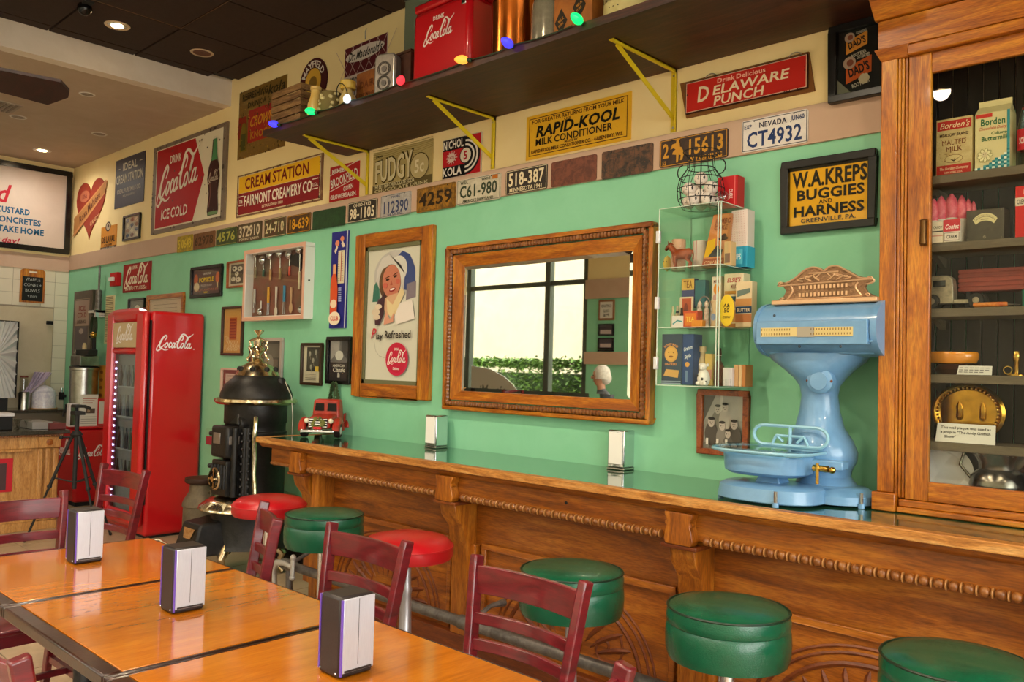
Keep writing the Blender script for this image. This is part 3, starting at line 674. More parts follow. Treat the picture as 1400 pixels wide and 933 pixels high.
# ---------------------------------------------------------------- pictures and signs on the green wall
t, A = S('metal_sign', 'small red script soda sign above the red refrigerator', 'sign', (168.2, 363.2, 400.9, 205.8, 356.3, 396.6), base='#a41c1c', th=.01)
A.f(.01, .01, .99, .99, .02, '#5a1614').t('DRINK', .38, .86, .12, '#e8d8bc', w=.3, rot=.04).s(.5, .50, .90, '#f0e2c8', hk=1.05, bw=1.1).t('IN BOTTLES 5c', .5, .13, .12, '#e8d8bc', w=.78); A.A.done(t)
x0, x1, z0, z1 = wrect(156.5, 374, 392, 166, 373, 391.5)
t = T('fire_alarm', 'small red fire alarm beside the red script sign', 'alarm', ((x0+x1)/2, 0, z0))
t.part('housing', MB(col('#c01818')).box(x0, x1, -.05, 0, z0, z1), bevel=.006); t.part('strobe', MB(col('#e8e8e0', .2)).box(x0+.02, x1-.05, -.075, -.05, z0+.05, z1-.05), bevel=.006)
t, A = S('notice', 'narrow cream paper strip with printed lines behind the refrigerator top', 'notice', (143.8, 404.5, 470, 156, 404, 470), base='#e4d8a8', th=.002)
for i in range(26): A.r(.1, .03+.037*i, .9, .045+.037*i, '#8a7a5a')
A.A.done(t)
t, A = FR('framed_picture', 'small dark framed portrait half hidden behind the refrigerator', 'picture', (174, 408.6, 450, 195.7, 407, 448), .02, black, '#6a6a64')
A.e(.5, .52, .26, .3, '#d8ccb8').r(.15, 0, .85, .3, '#a8a090'); A.A.done(t)
t, A = FR('framed_picture', 'light oak framed certificate half hidden behind the refrigerator', 'picture', (198.8, 404.3, 470, 249.2, 399.7, 466), .045, oakH, '#dcc0a0')
A.f(.03, .03, .97, .97, .01, '#a88060')
for i in range(8): A.l([(.12, .85-.09*i), (.85, .85-.09*i)], .012, '#9a7a6a')
A.A.done(t)
t, A = FR('framed_picture', 'black framed frozen treat advert with two ice pops', 'picture', (259.6, 365.4, 407.4, 301.8, 361, 406), .03, black, '#5a4046')
for x in (.1, .88): A.e(x, .62, .07, .22, '#c8643c').r(x-.02, .22, x+.02, .44, '#e0c890')
A.e(.14, .32, .10, .18, '#dcc8a0').t('GENUINE', .5, .82, .08, '#d8ccc0', w=.3).t('POPSICLE', .49, .58, .17, '#f0c81c', w=.52, bold=2).t('FROZEN SUCKER', .5, .36, .07, '#c8b8b0', w=.4).t('ALL FLAVORS 5c', .5, .18, .09, '#e08a6a', w=.85).r(.42, .05, .55, .11, '#d8b020'); A.A.done(t)
t, A = FR('framed_picture', 'small brown framed black-and-white cartoon print left of the utensil case', 'picture', (309.2, 357.7, 394.5, 334, 355.2, 392), .016, cherry, '#c8baa0')
A.r(.12, .1, .9, .92, '#5a4c44')
for x, y, r in ((.35, .74, .15), (.68, .72, .14), (.5, .52, .12), (.3, .3, .13), (.62, .26, .14)): A.e(x, y, r, r*.75, '#d4c8b4').e(x-.03, y+.02, r*.3, r*.3, '#3a302c')
A.l([(.5, .12), (.52, .5), (.66, .7)], .04, '#d4c8b4'); A.A.done(t)
t, A = FR('framed_picture', 'tall narrow framed orange label left of the utensil case', 'picture', (302, 419.8, 486, 330.3, 418, 486.6), .022, mt('frame_dark', '#3c2010', .35), '#cf9a52')
A.f(.05, .02, .95, .98, .006, '#e8c080').r(.3, .3, .7, .8, '#b05a20')
for i in range(7): A.r(.34, .34+.065*i, .66, .37+.065*i, '#8a3414')
for i in range(7): A.l([(.2+.09*i, .05), (.35+.09*i, .15), (.25+.09*i, .26)], .012, '#e8d4a8')
A.A.done(t)
t, A = FR('framed_picture', 'white framed letter low on the wall behind the stove', 'picture', (300.9, 503, 540, 328, 504, 541), .016, col('#d8b8a8', .4), '#7a3c34')
A.r(.14, .1, .95, .84, '#d8c0b4')
for i in range(11): A.r(.2, .16+.06*i, .9, .175+.06*i, '#9a7a72')
A.A.done(t)
t, A = FR('framed_picture', 'silver framed dark photograph behind the stove finial', 'picture', (346.2, 462.5, 530, 384, 461.6, 530), .028, col('#b0a49a', .3), '#4a3c38')
A.r(.02, .02, .98, .98, '#4a4440').r(.1, .62, .9, .94, '#6a6058').r(.12, .1, .88, .58, '#6a5850').e(.5, .5, .2, .2, '#8a8078'); A.A.done(t)
t, A = FR('framed_picture', 'small dark framed sepia photo partly covered by the silver frame', 'picture', (340.2, 475.4, 512, 345.8, 475, 512), .012, black, '#8a5a48', glazed=False, th=.015); A.A.l += 1
t, A = FR('framed_picture', 'dark wood framed photo with cream caption panel above the toy truck', 'picture', (410.1, 469.3, 526.4, 438.6, 468.6, 527.8), .022, mt('frame_dark2', '#33200f', .35), '#d8ccb4')
A.r(.18, .30, .92, .96, '#3c3a34')
for x, y in ((.35, .78), (.55, .6), (.7, .82), (.45, .42)): A.e(x, y, .06, .07, '#a8a294').l([(x, y), (x+.06, y-.16)], .02, '#8a8478')
for i in range(4): A.r(.15, .06+.05*i, .75, .08+.05*i, '#8a8070')
A.r(.7, .3, .9, .44, '#c8b048'); A.A.done(t)
t, A = FR('framed_picture', 'black framed cinema photo right of the dark wood framed one', 'picture', (444.9, 460.4, 525, 477.5, 460.2, 526.6), .026, black, '#2c2428')
A.r(.05, .45, .95, .98, '#6a6668').p([(.05, .5), (.5, .75), (.5, .98), (.05, .98)], '#a09a98').p([(.95, .5), (.6, .72), (.6, .98), (.95, .98)], '#4a4648').e(.5, .62, .2, .12, '#cfcac4')
A.t('AMERICAN', .5, .37, .06, '#d8d0c8', w=.62).t('Classic', .5, .27, .1, '#e8e0d8', w=.62, slant=.2).r(.45, .08, .56, .16, '#c8c0b8').e(.5, .18, .05, .02, '#c8c0b8'); A.A.done(t)
# thermometer sign
t, A = S('thermometer_sign', 'tall narrow blue thermometer sign with an orange soda bottle', 'sign', (451.9, 318.6, 449.4, 473.9, 315.4, 448.5), base='#2a2c86', th=.014)
A.r(.93, 0, 1, 1, '#c8c8d8').e(.36, .88, .13, .03, '#e08a6a').e(.66, .92, .12, .028, '#e08a6a').p([(.2, .80), (.34, .86), (.42, .84), (.28, .77)], '#e8d8c0').p([(.62, .87), (.7, .90), (.88, .84), (.72, .83)], '#e8d8c0')
A.r(.46, .46, .86, .80, '#e4d8b8').r(.64, .48, .68, .78, '#b02018')
for i in range(13): A.r(.5, .49+.024*i, .6, .493+.024*i, '#4a3a30').r(.72, .49+.024*i, .82, .493+.024*i, '#4a3a30')
A.p([(.14, .12), (.56, .12), (.58, .4), (.5, .52), (.44, .56), (.44, .66), (.26, .66), (.26, .56), (.18, .52), (.12, .4)], '#d8562c').r(.26, .56, .44, .66, '#e8a878').e(.35, .25, .2, .045, '#f0d8b8').e(.44, .1, .36, .07, '#f0e0c8').t('CLUB', .44, .10, .045, '#c8402a', w=.5)
for i in range(7): A.r(.66, .27+.022*i, .84, .282+.022*i, '#a8b0e0')
A.A.done(t)
# lady poster
x0, x1, z0, z1 = wrect(482.6, 324.8, 542.5, 588.5, 305.5, 547.2, Y=-.035)
t = T('framed_poster', 'large oak framed soda poster of a smiling woman in a white western hat', 'poster', ((x0+x1)/2, 0, z0))
b = MB(oakV); fw = .11
b.box(x0, x0+fw, -.035, 0, z0, z1).box(x1-fw, x1, -.035, 0, z0, z1); b.box(x0+fw, x1-fw, -.035, 0, z1-fw*.85, z1, oakH).box(x0+fw, x1-fw, -.035, 0, z0, z0+fw*.85, oakH)
t.part('frame', b, bevel=.006)
b = MB(mt('liner', '#6a6a4a', .6)); i0, i1, j0, j1 = x0+fw-.002, x1-fw+.002, z0+fw*.85-.002, z1-fw*.85+.002
for q in ((i0, i1, j0, j0+.03), (i0, i1, j1-.03, j1), (i0, i0+.03, j0, j1), (i1-.03, i1, j0, j1)): b.box(q[0], q[1], -.024, -.004, q[2], q[3])
t.part('liner', b)
t.part('print', MB(col('#e4dccf')).box(i0, i1, -.012, -.002, j0, j1))
A = Fr(Art(wallframe(i0+.03, j0+.03, -.012)), i1-i0-.06, j1-j0-.06)
A.e(.52, .80, .40, .185, '#cfc6c4').p([(.55, .93), (.66, .975), (.80, .94), (.90, .84), (.92, .70), (.88, .66), (.70, .68), (.72, .82), (.66, .90)], '#3a4c8c').p([(.10, .60), (.12, .72), (.22, .80), (.25, .60)], '#3a7a6c').p([(.75, .60), (.93, .62), (.93, .74), (.76, .72)], '#8a7a8a')
A.e(.44, .79, .27, .15, '#ddd2d0', rot=-.25).e(.60, .84, .16, .10, '#e8e0da', rot=.5).e(.44, .74, .21, .145, '#6a4a34', rot=.1).e(.47, .75, .175, .125, '#d8826a', rot=.1).p([(.17, .74), (.25, .84), (.45, .88), (.66, .86), (.72, .80), (.60, .90), (.42, .955), (.28, .93), (.18, .84)], '#e0d6d2')
for x, y, a in ((.40, .765, .1), (.545, .785, .2)): A.e(x, y, .035, .009, '#3a2218', rot=a).e(x, y+.018, .05, .004, '#5a2c1c', rot=a+.15)
A.p([(.47, .76), (.50, .72), (.455, .72)], '#b8604a').e(.50, .685, .06, .014, '#a02c28', rot=.2).e(.50, .688, .045, .007, '#f4ece4', rot=.2).e(.36, .72, .045, .02, '#d06a58').e(.60, .745, .04, .018, '#d06a58')
A.p([(.36, .62), (.44, .64), (.62, .66), (.66, .56), (.60, .50), (.40, .49), (.34, .56)], '#d4a884').p([(.40, .62), (.52, .57), (.68, .70), (.74, .66), (.66, .58), (.58, .50), (.50, .47), (.42, .52)], '#e0cc9c').p([(.38, .52), (.48, .46), (.56, .52), (.54, .44), (.36, .42)], '#d89a80')
A.p([(.66, .58), (.88, .60), (.94, .46), (.60, .42), (.56, .48)], '#e6ddd4').p([(.18, .54), (.24, .62), (.30, .62), (.30, .46), (.24, .44)], '#5a4c5a').p([(.24, .60), (.36, .66), (.37, .64), (.36, .50), (.28, .42), (.19, .42), (.18, .48), (.26, .54)], '#4a3038').e(.20, .52, .08, .028, '#d8c8b0').e(.22, .48, .07, .022, '#d8c8b0').e(.25, .56, .07, .02, '#e0d0b8')
A.t('P', .16, .355, .075, '#c03440', w=.09, slant=.3).t('lay', .285, .335, .05, '#38302c', w=.13, slant=.1).t('Refreshed', .64, .345, .055, '#38302c', w=.50)
A.e(.64, .16, .21, .125, '#c8284a').e(.64, .17, .19, .112, '#c02440').s(.64, .165, .36, '#f2e8e0', hk=1.3).t('DRINK', .64, .235, .018, '#f2e8e0', w=.08).t('Delicious', .64, .09, .018, '#f2e8e0', w=.12)
A.l([(.2, .30), (.24, .22), (.32, .18), (.42, .17)], .002, '#5a4a44'); A.A.done(t)
t.part('glass', MB(glass).box(i0, i1, -.0185, -.0165, j0, j1))
# oak mirror
x0, x1, z0, z1 = wrect(606.5, 335, 558.5, 889, 304.5, 584, Y=-.06); G_ = wrect(633, 363, 533, 864, 345.5, 549, Y=-.032)
t = T('wall_mirror', 'wide mirror with slanted glass edges in a carved oak frame above the counter', 'mirror', ((x0+x1)/2, 0, z0))
b = MB(oakH); fo = .026; D = .06
for q, m_ in (((x0, x1, z0, z0+fo), oakH), ((x0, x1, z1-fo, z1), oakH), ((x0, x0+fo, z0+fo, z1-fo), oakV), ((x1-fo, x1, z0+fo, z1-fo), oakV)): b.box(q[0], q[1], -D, 0, q[2], q[3], m_)
t.part('frame', b, bevel=.008)
b = MB(oakH); a_ = .066; g0, g1, h0, h1 = G_
b.hexa([(x0+a_, -.05, z0+a_), (x1-a_, -.05, z0+a_), (x1-a_, 0, z0+a_), (x0+a_, 0, z0+a_)], [(g0, -.035, h0), (g1, -.035, h0), (g1, 0, h0), (g0, 0, h0)], oakH)
b.hexa([(g0, -.035, h1), (g1, -.035, h1), (g1, 0, h1), (g0, 0, h1)], [(x0+a_, -.05, z1-a_), (x1-a_, -.05, z1-a_), (x1-a_, 0, z1-a_), (x0+a_, 0, z1-a_)], oakH)
b.add([(x0+a_, -.05, z0+a_), (g0, -.035, h0), (g0, -.035, h1), (x0+a_, -.05, z1-a_), (x0+a_, 0, z0+a_), (g0, 0, h0), (g0, 0, h1), (x0+a_, 0, z1-a_)], [(0, 1, 2, 3), (4, 7, 6, 5), (0, 4, 5, 1), (1, 5, 6, 2), (2, 6, 7, 3), (3, 7, 4, 0)], oakV)
b.add([(x1-a_, -.05, z0+a_), (g1, -.035, h0), (g1, -.035, h1), (x1-a_, -.05, z1-a_), (x1-a_, 0, z0+a_), (g1, 0, h0), (g1, 0, h1), (x1-a_, 0, z1-a_)], [(3, 2, 1, 0), (5, 6, 7, 4), (1, 5, 4, 0), (2, 6, 5, 1), (3, 7, 6, 2), (0, 4, 7, 3)], oakV)
t.part('inner_frame', b)
b = MB(beadW); m0, m1, n0, n1 = x0+fo+.018, x1-fo-.018, z0+fo+.018, z1-fo-.018
n = 62
for i in range(n):
    for z in (n0, n1): b.sphere((m0+(m1-m0)*(i+.5)/n, -.054, z), .017, 6)
n = 40
for i in range(n):
    for x in (m0, m1): b.sphere((x, -.052, n0+(n1-n0)*(i+.5)/n), .017, 6)
o = t.part('carved_beading', b); o['kind'] = 'stuff'
bv = .022
b = MB(mirrorm).add([(g0+bv, -.032, h0+bv), (g1-bv, -.032, h0+bv), (g1-bv, -.032, h1-bv), (g0+bv, -.032, h1-bv), (g0, -.0305, h0), (g1, -.0305, h0), (g1, -.0305, h1), (g0, -.0305, h1), (g0, -.02, h0), (g1, -.02, h0), (g1, -.02, h1), (g0, -.02, h1)], [(0, 1, 2, 3), (4, 5, 1, 0), (5, 6, 2, 1), (6, 7, 3, 2), (7, 4, 0, 3), (8, 9, 5, 4), (9, 10, 6, 5), (10, 11, 7, 6), (11, 8, 4, 7), (11, 10, 9, 8)])
t.part('mirror_glass', b, fix=False)
# group photo frame
t, A = FR('framed_picture', 'brown framed black-and-white group photo under the glass display case', 'picture', (952.4, 531.9, 620.3, 1021.9, 535, 626.8), .028, cherry, '#a8a098')
A.r(0, .55, 1, 1, '#b8b0a6').p([(0, .5), (.3, 1), (0, 1)], '#6a645e').r(.42, .5, .48, 1, '#d8d0c6').r(0, 0, 1, .12, '#8a827a')
for x, y, c_, k in ((.36, .74, '#8a8278', 1), (.55, .78, '#b8aea2', 1), (.22, .5, '#56504a', 1.1), (.5, .44, '#8a847c', 1), (.8, .48, '#5c5650', 1.1), (.66, .3, '#6a645e', .9)):
    A.e(x, y-.22, .15*k, .2*k, c_).e(x, y, .075*k, .085*k, '#c8bcb0').e(x, y+.068, .078*k, .026*k, '#3c3834').e(x-.025, y, .012, .01, '#2c2824', n=8).e(x+.025, y, .012, .01, '#2c2824', n=8).e(x, y-.035, .02, .006, '#5a4c48', n=8)
for x in (.12, .38, .6): A.r(x, .08, x+.06, .2, '#e0dad0')
A.A.done(t)
# utensil case
x0, x1, z0, z1 = -6.53, -5.6, 1.90, 2.495
t = T('utensil_case', 'white shallow wall case of old ice cream scoops and utensils', 'display case', ((x0+x1)/2, 0, z0))
wp_ = mt('case_white', '#e8e2dc', .4); D = .085
b = MB(wp_)
for q in ((x0, x1, z0, z0+.035), (x0, x1, z1-.035, z1), (x0, x0+.035, z0+.035, z1-.035), (x1-.035, x1, z0+.035, z1-.035)): b.box(q[0], q[1], -D, 0, q[2], q[3])
t.part('case', b, bevel=.002)
t.part('backing', MB(mt('case_back', '#8a4438', .8, c2='#6a5a44', ns=3)).box(x0+.03, x1-.03, -.012, 0, z0+.03, z1-.03))
b = MB(mt('case_face', '#d8a890', .5))
for q in ((x0, x1, z0, z0+.03), (x0, x1, z1-.03, z1), (x0, x0+.03, z0+.03, z1-.03), (x1-.03, x1, z0+.03, z1-.03)): b.box(q[0], q[1], -D-.003, -D, q[2], q[3])
t.part('door_trim', b); t.part('glass', MB(glass).box(x0+.03, x1-.03, -D+.002, -D+.004, z0+.03, z1-.03)); t.part('lock', MB(blackm).lathe([(.008, 0), (.008, .003)], (x1, -.045, 2.2), 10, axis='x'))
WI, HI = x1-x0, z1-z0
for i, (u, v, ln, hc, kind, lab) in enumerate([(.10, .62, .30, '#8a7a5a', 'scoop', 'metal scoop with tan handle top left in the utensil case'), (.24, .62, .20, '#4a6a5a', 'scoop', 'scoop with short green handle in the utensil case'), (.36, .56, .30, '#c89a60', 'scoop', 'scoop with long light wooden handle in the utensil case'), (.52, .56, .30, '#a89060', 'scoop', 'pale long scoop in the middle of the utensil case'), (.67, .60, .24, '#c84830', 'scoop', 'large scoop with orange-red handle in the utensil case'), (.83, .40, .46, '#d8c8a8', 'scoop', 'long shiny scoop at the right of the utensil case'), (.10, .12, .26, '#b8b0a8', 'fork', 'grey masher with two prongs bottom left in the utensil case'), (.22, .08, .18, '#d8d4d0', 'scoop0', 'small round steel scoop standing low in the utensil case'), (.34, .08, .30, '#e0a01c', 'fork', 'utensil with bright yellow handle in the utensil case'), (.47, .06, .36, '#d8c8b8', 'spade', 'flat wooden-blade spatula with pale handle in the utensil case'), (.60, .08, .30, '#3a8ab0', 'fork', 'thin utensil with blue end in the utensil case'), (.71, .10, .30, '#c8a078', 'spade', 'spoon with tan bowl right of the blue-ended utensil'), (.88, .08, .26, '#b8b0a4', 'scoop0', 'grey measuring cup bottom right in the utensil case')]):
    X, Z = x0+u*WI, z0+v*HI; L = ln*WI*.72
    b0 = T('utensil', lab, 'utensil', (X, -.03, Z), group='utensils in the white wall case')
    hm = col(hc, .4)
    if kind == 'scoop': b0.part('handle', MB(hm).tube([(X, -.03, Z), (X, -.03, Z+L*.45)], .010, 8)); b0.part('bowl', MB(chrome).tube([(X, -.03, Z+L*.45), (X, -.032, Z+L*.95)], .005, 6).sphere((X, -.04, Z+L*1.02), .036, 12, sy=.8))
    elif kind == 'scoop0': b0.part('handle', MB(hm).tube([(X, -.03, Z+.03), (X, -.03, Z+L)], .006, 6)); b0.part('bowl', MB(chrome).sphere((X, -.035, Z+.03), .028, 12))
    elif kind == 'fork':
        b0.part('handle', MB(hm).tube([(X, -.03, Z+L*.5), (X, -.03, Z+L*1.15)], .011, 8)); b0.part('prongs', MB(steel).tube([(X-.012, -.03, Z), (X-.012, -.03, Z+L*.5)], .0035, 5).tube([(X+.012, -.03, Z), (X+.012, -.03, Z+L*.5)], .0035, 5))
    else: b0.part('handle', MB(hm).tube([(X, -.03, Z+.05), (X, -.03, Z+L)], [.006, .011], 8)); b0.part('blade', MB(hm).sphere((X, -.03, Z+.035), .026, 10, sy=.25, sz=1.6))
b = MB(col('#181414')).add([(x0+.60*WI, -.0135, z0+.60*HI), (x0+.66*WI, -.0135, z0+.60*HI), (x0+.66*WI, -.0135, z0+.75*HI), (x0+.78*WI, -.0135, z0+.70*HI), (x0+.95*WI, -.0135, z0+.60*HI), (x0+.95*WI, -.0135, z0+.76*HI), (x0+.78*WI, -.0135, z0+.92*HI), (x0+.64*WI, -.0135, z0+.84*HI)], [tuple(range(8))])
t.part('backing_print', b, fix=False)
# small candy box on the wall between refrigerator and stove
q = wrect(281, 586, 609, 300, 588, 610, Y=-.08)
t = T('candy_box', 'small clear wall box with red candies between refrigerator and stove', 'box', ((q[0]+q[1])/2, 0, q[2]))
t.part('box', MB(acryl).box(q[0], q[1], -.08, 0, q[2], q[3])); t.part('candies', MB(col('#a83040')).box(q[0]+.004, q[1]-.004, -.076, -.004, q[2]+.004, (q[2]+q[3])/2))
# ---------------------------------------------------------------- high shelf with its brackets
SX0, SX1, SY, SZ, STH = -5.21, -1.27, -.69, 3.11, .03
ST = SZ+STH
t = T('wall_shelf', 'long dark brown plank shelf high on the cream wall', 'shelf', ((SX0+SX1)/2, 0, SZ))
t.part('board', MB(shW).box(SX0, SX1, SY, 0, SZ, ST), bevel=.003)
t.part('lip', MB(shW).box(SX0, SX1, SY-.012, SY, SZ-.004, ST+.006))
for k, (X, lab) in enumerate(((-4.955, 'yellow steel shelf bracket nearest the crate end of the shelf'), (-3.67, 'yellow steel shelf bracket in front of the square cola sign'), (-2.365, 'yellow steel shelf bracket beside the fruit punch sign'))):
    t = T('shelf_bracket', lab, 'bracket', (X, 0, 2.79), group='yellow shelf brackets')
    t.part('upright', MB(yellowm).box(X-.016, X+.016, -.005, 0, 2.79, SZ).box(X+.013, X+.016, -.02, 0, 2.79, SZ))
    t.part('arm', MB(yellowm).box(X-.016, X+.016, -.54, 0, SZ-.005, SZ).box(X+.013, X+.016, -.54, 0, SZ-.02, SZ))
    t.part('brace', MB(yellowm).bar((X, -.50, SZ-.012), (X, -.008, 2.86), .026, .006, up=(1, 0, 0)))
    for z in (2.81, 3.08): t.part('screw', MB(steel).lathe([(.006, -.009), (.006, -.004)], (X, 0, z), 8, axis='y'))
# things on the shelf, standing near its front edge
Y0 = -.60
def sx(px, py): return wp(px, py, Y0)
# slatted crate
x0, x1 = sx(369, 200)[0], sx(409.5, 180)[0]; zt = sx(369, 128)[1]; D = .30
t = T('wooden_crate', 'weathered grey-brown slatted wooden crate at the end of the high shelf', 'crate', ((x0+x1)/2, Y0+D/2, ST))
crW = wood('crate_wood', '#5a3e20', '#8e683c', '#ab844e', (.8, 4, 6), .8, 4, 0)
n = 6; hh = (zt-ST)/n
for i in range(n):
    z = ST+hh*i
    for y in (Y0, Y0+D-.012): t.part('slat', MB(crW).box(x0, x1, y, y+.012, z+.004, z+hh-.006))
    for x in (x0, x1-.012): t.part('slat', MB(crW).box(x, x+.012, Y0+.013, Y0+D-.013, z+.004, z+hh-.006))
for x in (x0+.014, x1-.034):
    for y in (Y0+.013, Y0+D-.034): t.part('corner_post', MB(crW).box(x, x+.02, y, y+.02, ST, zt-.01))
# round maroon sign on the wall
(X, Z) = wp(429.5, 113); R = wp(448, 110)[0]-X; R = .19
t = T('round_sign', 'round maroon and yellow dairy sign peeking over the crate', 'sign', (X, 0, Z-R))
t.part('board', MB(col('#4a1418')).lathe([(R, -.01), (R, 0)], (X, 0, Z), 32, axis='y'))
A = Art(lambda u, v, l: (X+u, -.0105-l, Z+v)); A.ell(0, 0, R*.97, R*.97, '#4a1418'); A.ell(0, 0, R*.58, R*.58, '#d8a83a'); A.ell(0, -.01, R*.3, R*.3, '#8a6a2a')
A.text('MAYFIELD', 0, R*.76, R*.27, '#f0e8dc', w=R*1.9, bold=1, arc=R*.76); A.done(t)
def bottle(name, lab, cat, cx, cy, prof, m, n=20, extra=None, group=None, z=None):
    t = T(name, lab, cat, (cx, cy, ST if z is None else z), group=group)
    t.part('body', MB(m).lathe([(r, (ST if z is None else z)+h) for r, h in prof], (cx, cy, 0), n)); return t
X = sx(431, 150)[0]; h = sx(431, 120)[1]-ST
t = bottle('milk_bottle', 'cream milk bottle with a red and yellow print right of the crate', 'bottle', X, Y0, [(.045, 0), (.05, .01), (.05, h*.5), (.034, h*.72), (.03, h*.9), (.036, h*.92), (.036, h)], mt('bottle_cream', '#dcb45a', .35, c2='#e0c078'))
A = Art(lambda u, v, l: (X+(.0506+l)*math.sin(u/.05), Y0-(.0506+l)*math.cos(u/.05), ST+v)); A.rect(-.025, .02, .025, .09, '#c8602c'); A.rect(-.02, .03, .02, .06, '#f0dca0'); A.done(t)
X = sx(449, 140)[0]; h = sx(449, 127)[1]-ST
t = bottle('stone_jar', 'squat jar covered in pale pebbles beside the milk bottle', 'jar', X, Y0+.02, [(.07, 0), (.075, .01), (.075, h-.02), (.065, h)], mt('jar_grout', '#7a6a3a', .8))
g = random.Random(2); b = MB(mt('pebble', '#c4b078', .6, c2='#d8c890', ns=10))
for i in range(60):
    a = g.uniform(0, 6.28); b.sphere((X+.075*math.cos(a), Y0+.02+.075*math.sin(a), ST+g.uniform(.012, h-.012)), g.uniform(.009, .014), 6)
t.part('pebbles', b)['kind'] = 'stuff'
X = sx(472, 120)[0]; h = sx(472, 109)[1]-ST
t = bottle('oil_lantern', 'small cream capped lantern bottle with a wire bail on the shelf', 'lantern', X, Y0+.02, [(.045, 0), (.05, .02), (.05, h*.45), (.03, h*.66), (.028, h*.72)], mt('lantern_glass', '#c8b070', .3))
t.part('cap', MB(mt('lantern_cap', '#d8b44a', .4)).lathe([(.045, ST+h*.72), (.05, ST+h*.76), (.05, ST+h*.95), (.03, ST+h)], (X, Y0+.02, 0), 18))
t.part('bail', MB(blackm).tube([(X+.055*math.cos(a), Y0-.02-.02*math.sin(a), ST+h*.5+.07*math.sin(a)) for a in [i*PI/8 for i in range(9)]], .003, 5))
# quilted maroon sign on the wall
t, A = S('metal_sign', 'maroon trellis-pattern medicine sign with white oval above the shelf', 'sign', (471, 67.5, 140, 528.5, 45.5, 122), base='#d8c8c0', th=.006)
A.r(0, .45, 1, 1, '#5e1220')
for i in range(6): A.l([(.2*i-.1, .45), (.2*i+.22, 1)], .012, '#c8a8a0').l([(.2*i+.1, .45), (.2*i-.22, 1)], .012, '#c8a8a0')
A.r(0, .43, 1, .455, '#d8c8c0').e(.5, .80, .46, .13, '#dcd0c8', rot=.02).t("Dr. Macdonald's", .5, .80, .15, '#1c1418', w=.80, slant=.3, bold=1)
A.t('FEEDS', .25, .30, .2, '#5a5450', w=.4).t('VITAMIZED', .5, .12, .1, '#5a5450', w=.8); A.A.done(t)
t = T('wire_hook', 'tiny bent wire hanging the trellis-pattern sign', 'hook', (wp(500, 50)[0], 0, wp(500, 50)[1])); x, z = wp(500, 54)
t.part('wire', MB(steel).tube([(x, -.004, z), (x+.005, -.01, z+.05), (x+.01, -.004, z+.08)], .003, 5))
# orange printed wood box
def shelfbox(name, lab, cat, pl, pr, ptop, mat, D=.2, Y=Y0, z=None, bev=.003, pyc=None, group=None):
    z = ST if z is None else z; c = pyc or ptop+30
    x0 = wp(pl, c, Y)[0]; x1 = wp(pr, c, Y)[0]; zt = wp((pl+pr)/2, ptop, Y)[1]
    t = T(name, lab, cat, ((x0+x1)/2, Y+D/2, z), group=group); t.part('body', MB(mat).box(x0, x1, Y, Y+D, z, zt), bevel=bev)
    return t, Fr(Art(wallframe(x0, z, Y)), x1-x0, zt-z), x0, x1, zt
t, A, *_ = shelfbox('wooden_box', 'orange stained wooden box with faded print behind the grey heater', 'box', 487, 530, 94, mt('orange_box', '#9a5a18', .7, c2='#7a4010', ns=12), .15, Y0+.1)
A.t('DAIRY', .4, .7, .16, '#6a3410', w=.6).t('FRESH EGGS', .4, .45, .1, '#6a3410', w=.6).spots(30, '#5a2c0c', 2, .03); A.A.done(t)
# grey tabletop heater / radio, leaning
x0, zc = sx(526, 100); zc = ST
X = x0-.0
t = T('table_radio', 'rounded grey metal radio with two speaker rings tilted on the shelf', 'radio', (X, Y0, ST), 0, local=True)
W_, H_ = .15, sx(512, 78)[1]-ST; pts = []
for cx, cy, a in ((W_/2-.04, H_-.04, 0), (-W_/2+.04, H_-.04, PI/2), (-W_/2+.04, .04, PI), (W_/2-.04, .04, 1.5*PI)): pts += [(cx+.04*math.cos(a+k*PI/8), cy+.04*math.sin(a+k*PI/8)) for k in range(5)]
gm_ = mt('radio_grey', '#8a8074', .45, .3, c2='#746a60', ns=20)
t.part('case', MB(gm_).prism(pts, lambda u, v: (u, 0, v), lambda u, v: (u, .13, v)), bevel=.01)
for z in (H_*.66, H_*.36): t.part('speaker_ring', MB(mt('ring_grey', '#5a524a', .5)).lathe([(.045, -.003), (.045, .0), (.034, .0), (.034, -.004)], (-.005, 0, z), 20, axis='y', cap=False).lathe([(.018, -.004), (.018, .0)], (-.005, 0, z), 14, axis='y'))
t.part('trim_strip', MB(steel).box(.06, .066, -.003, 0, .03, H_-.03)); t.o.rotation_euler = (0, .0, .35)
t, A, *_ = shelfbox('wooden_box', 'dark brown wooden box with hinged lid left of the red cooler', 'box', 541, 561, 74, mt('dark_box', '#3a1c10', .6, c2='#542a14', ns=10), .16, Y0+.08)
t.part('lid', MB(MATS['dark_box']).box(_[0]-.01, _[1]+.004, Y0+.075, Y0+.245, _[2], _[2]+.014))
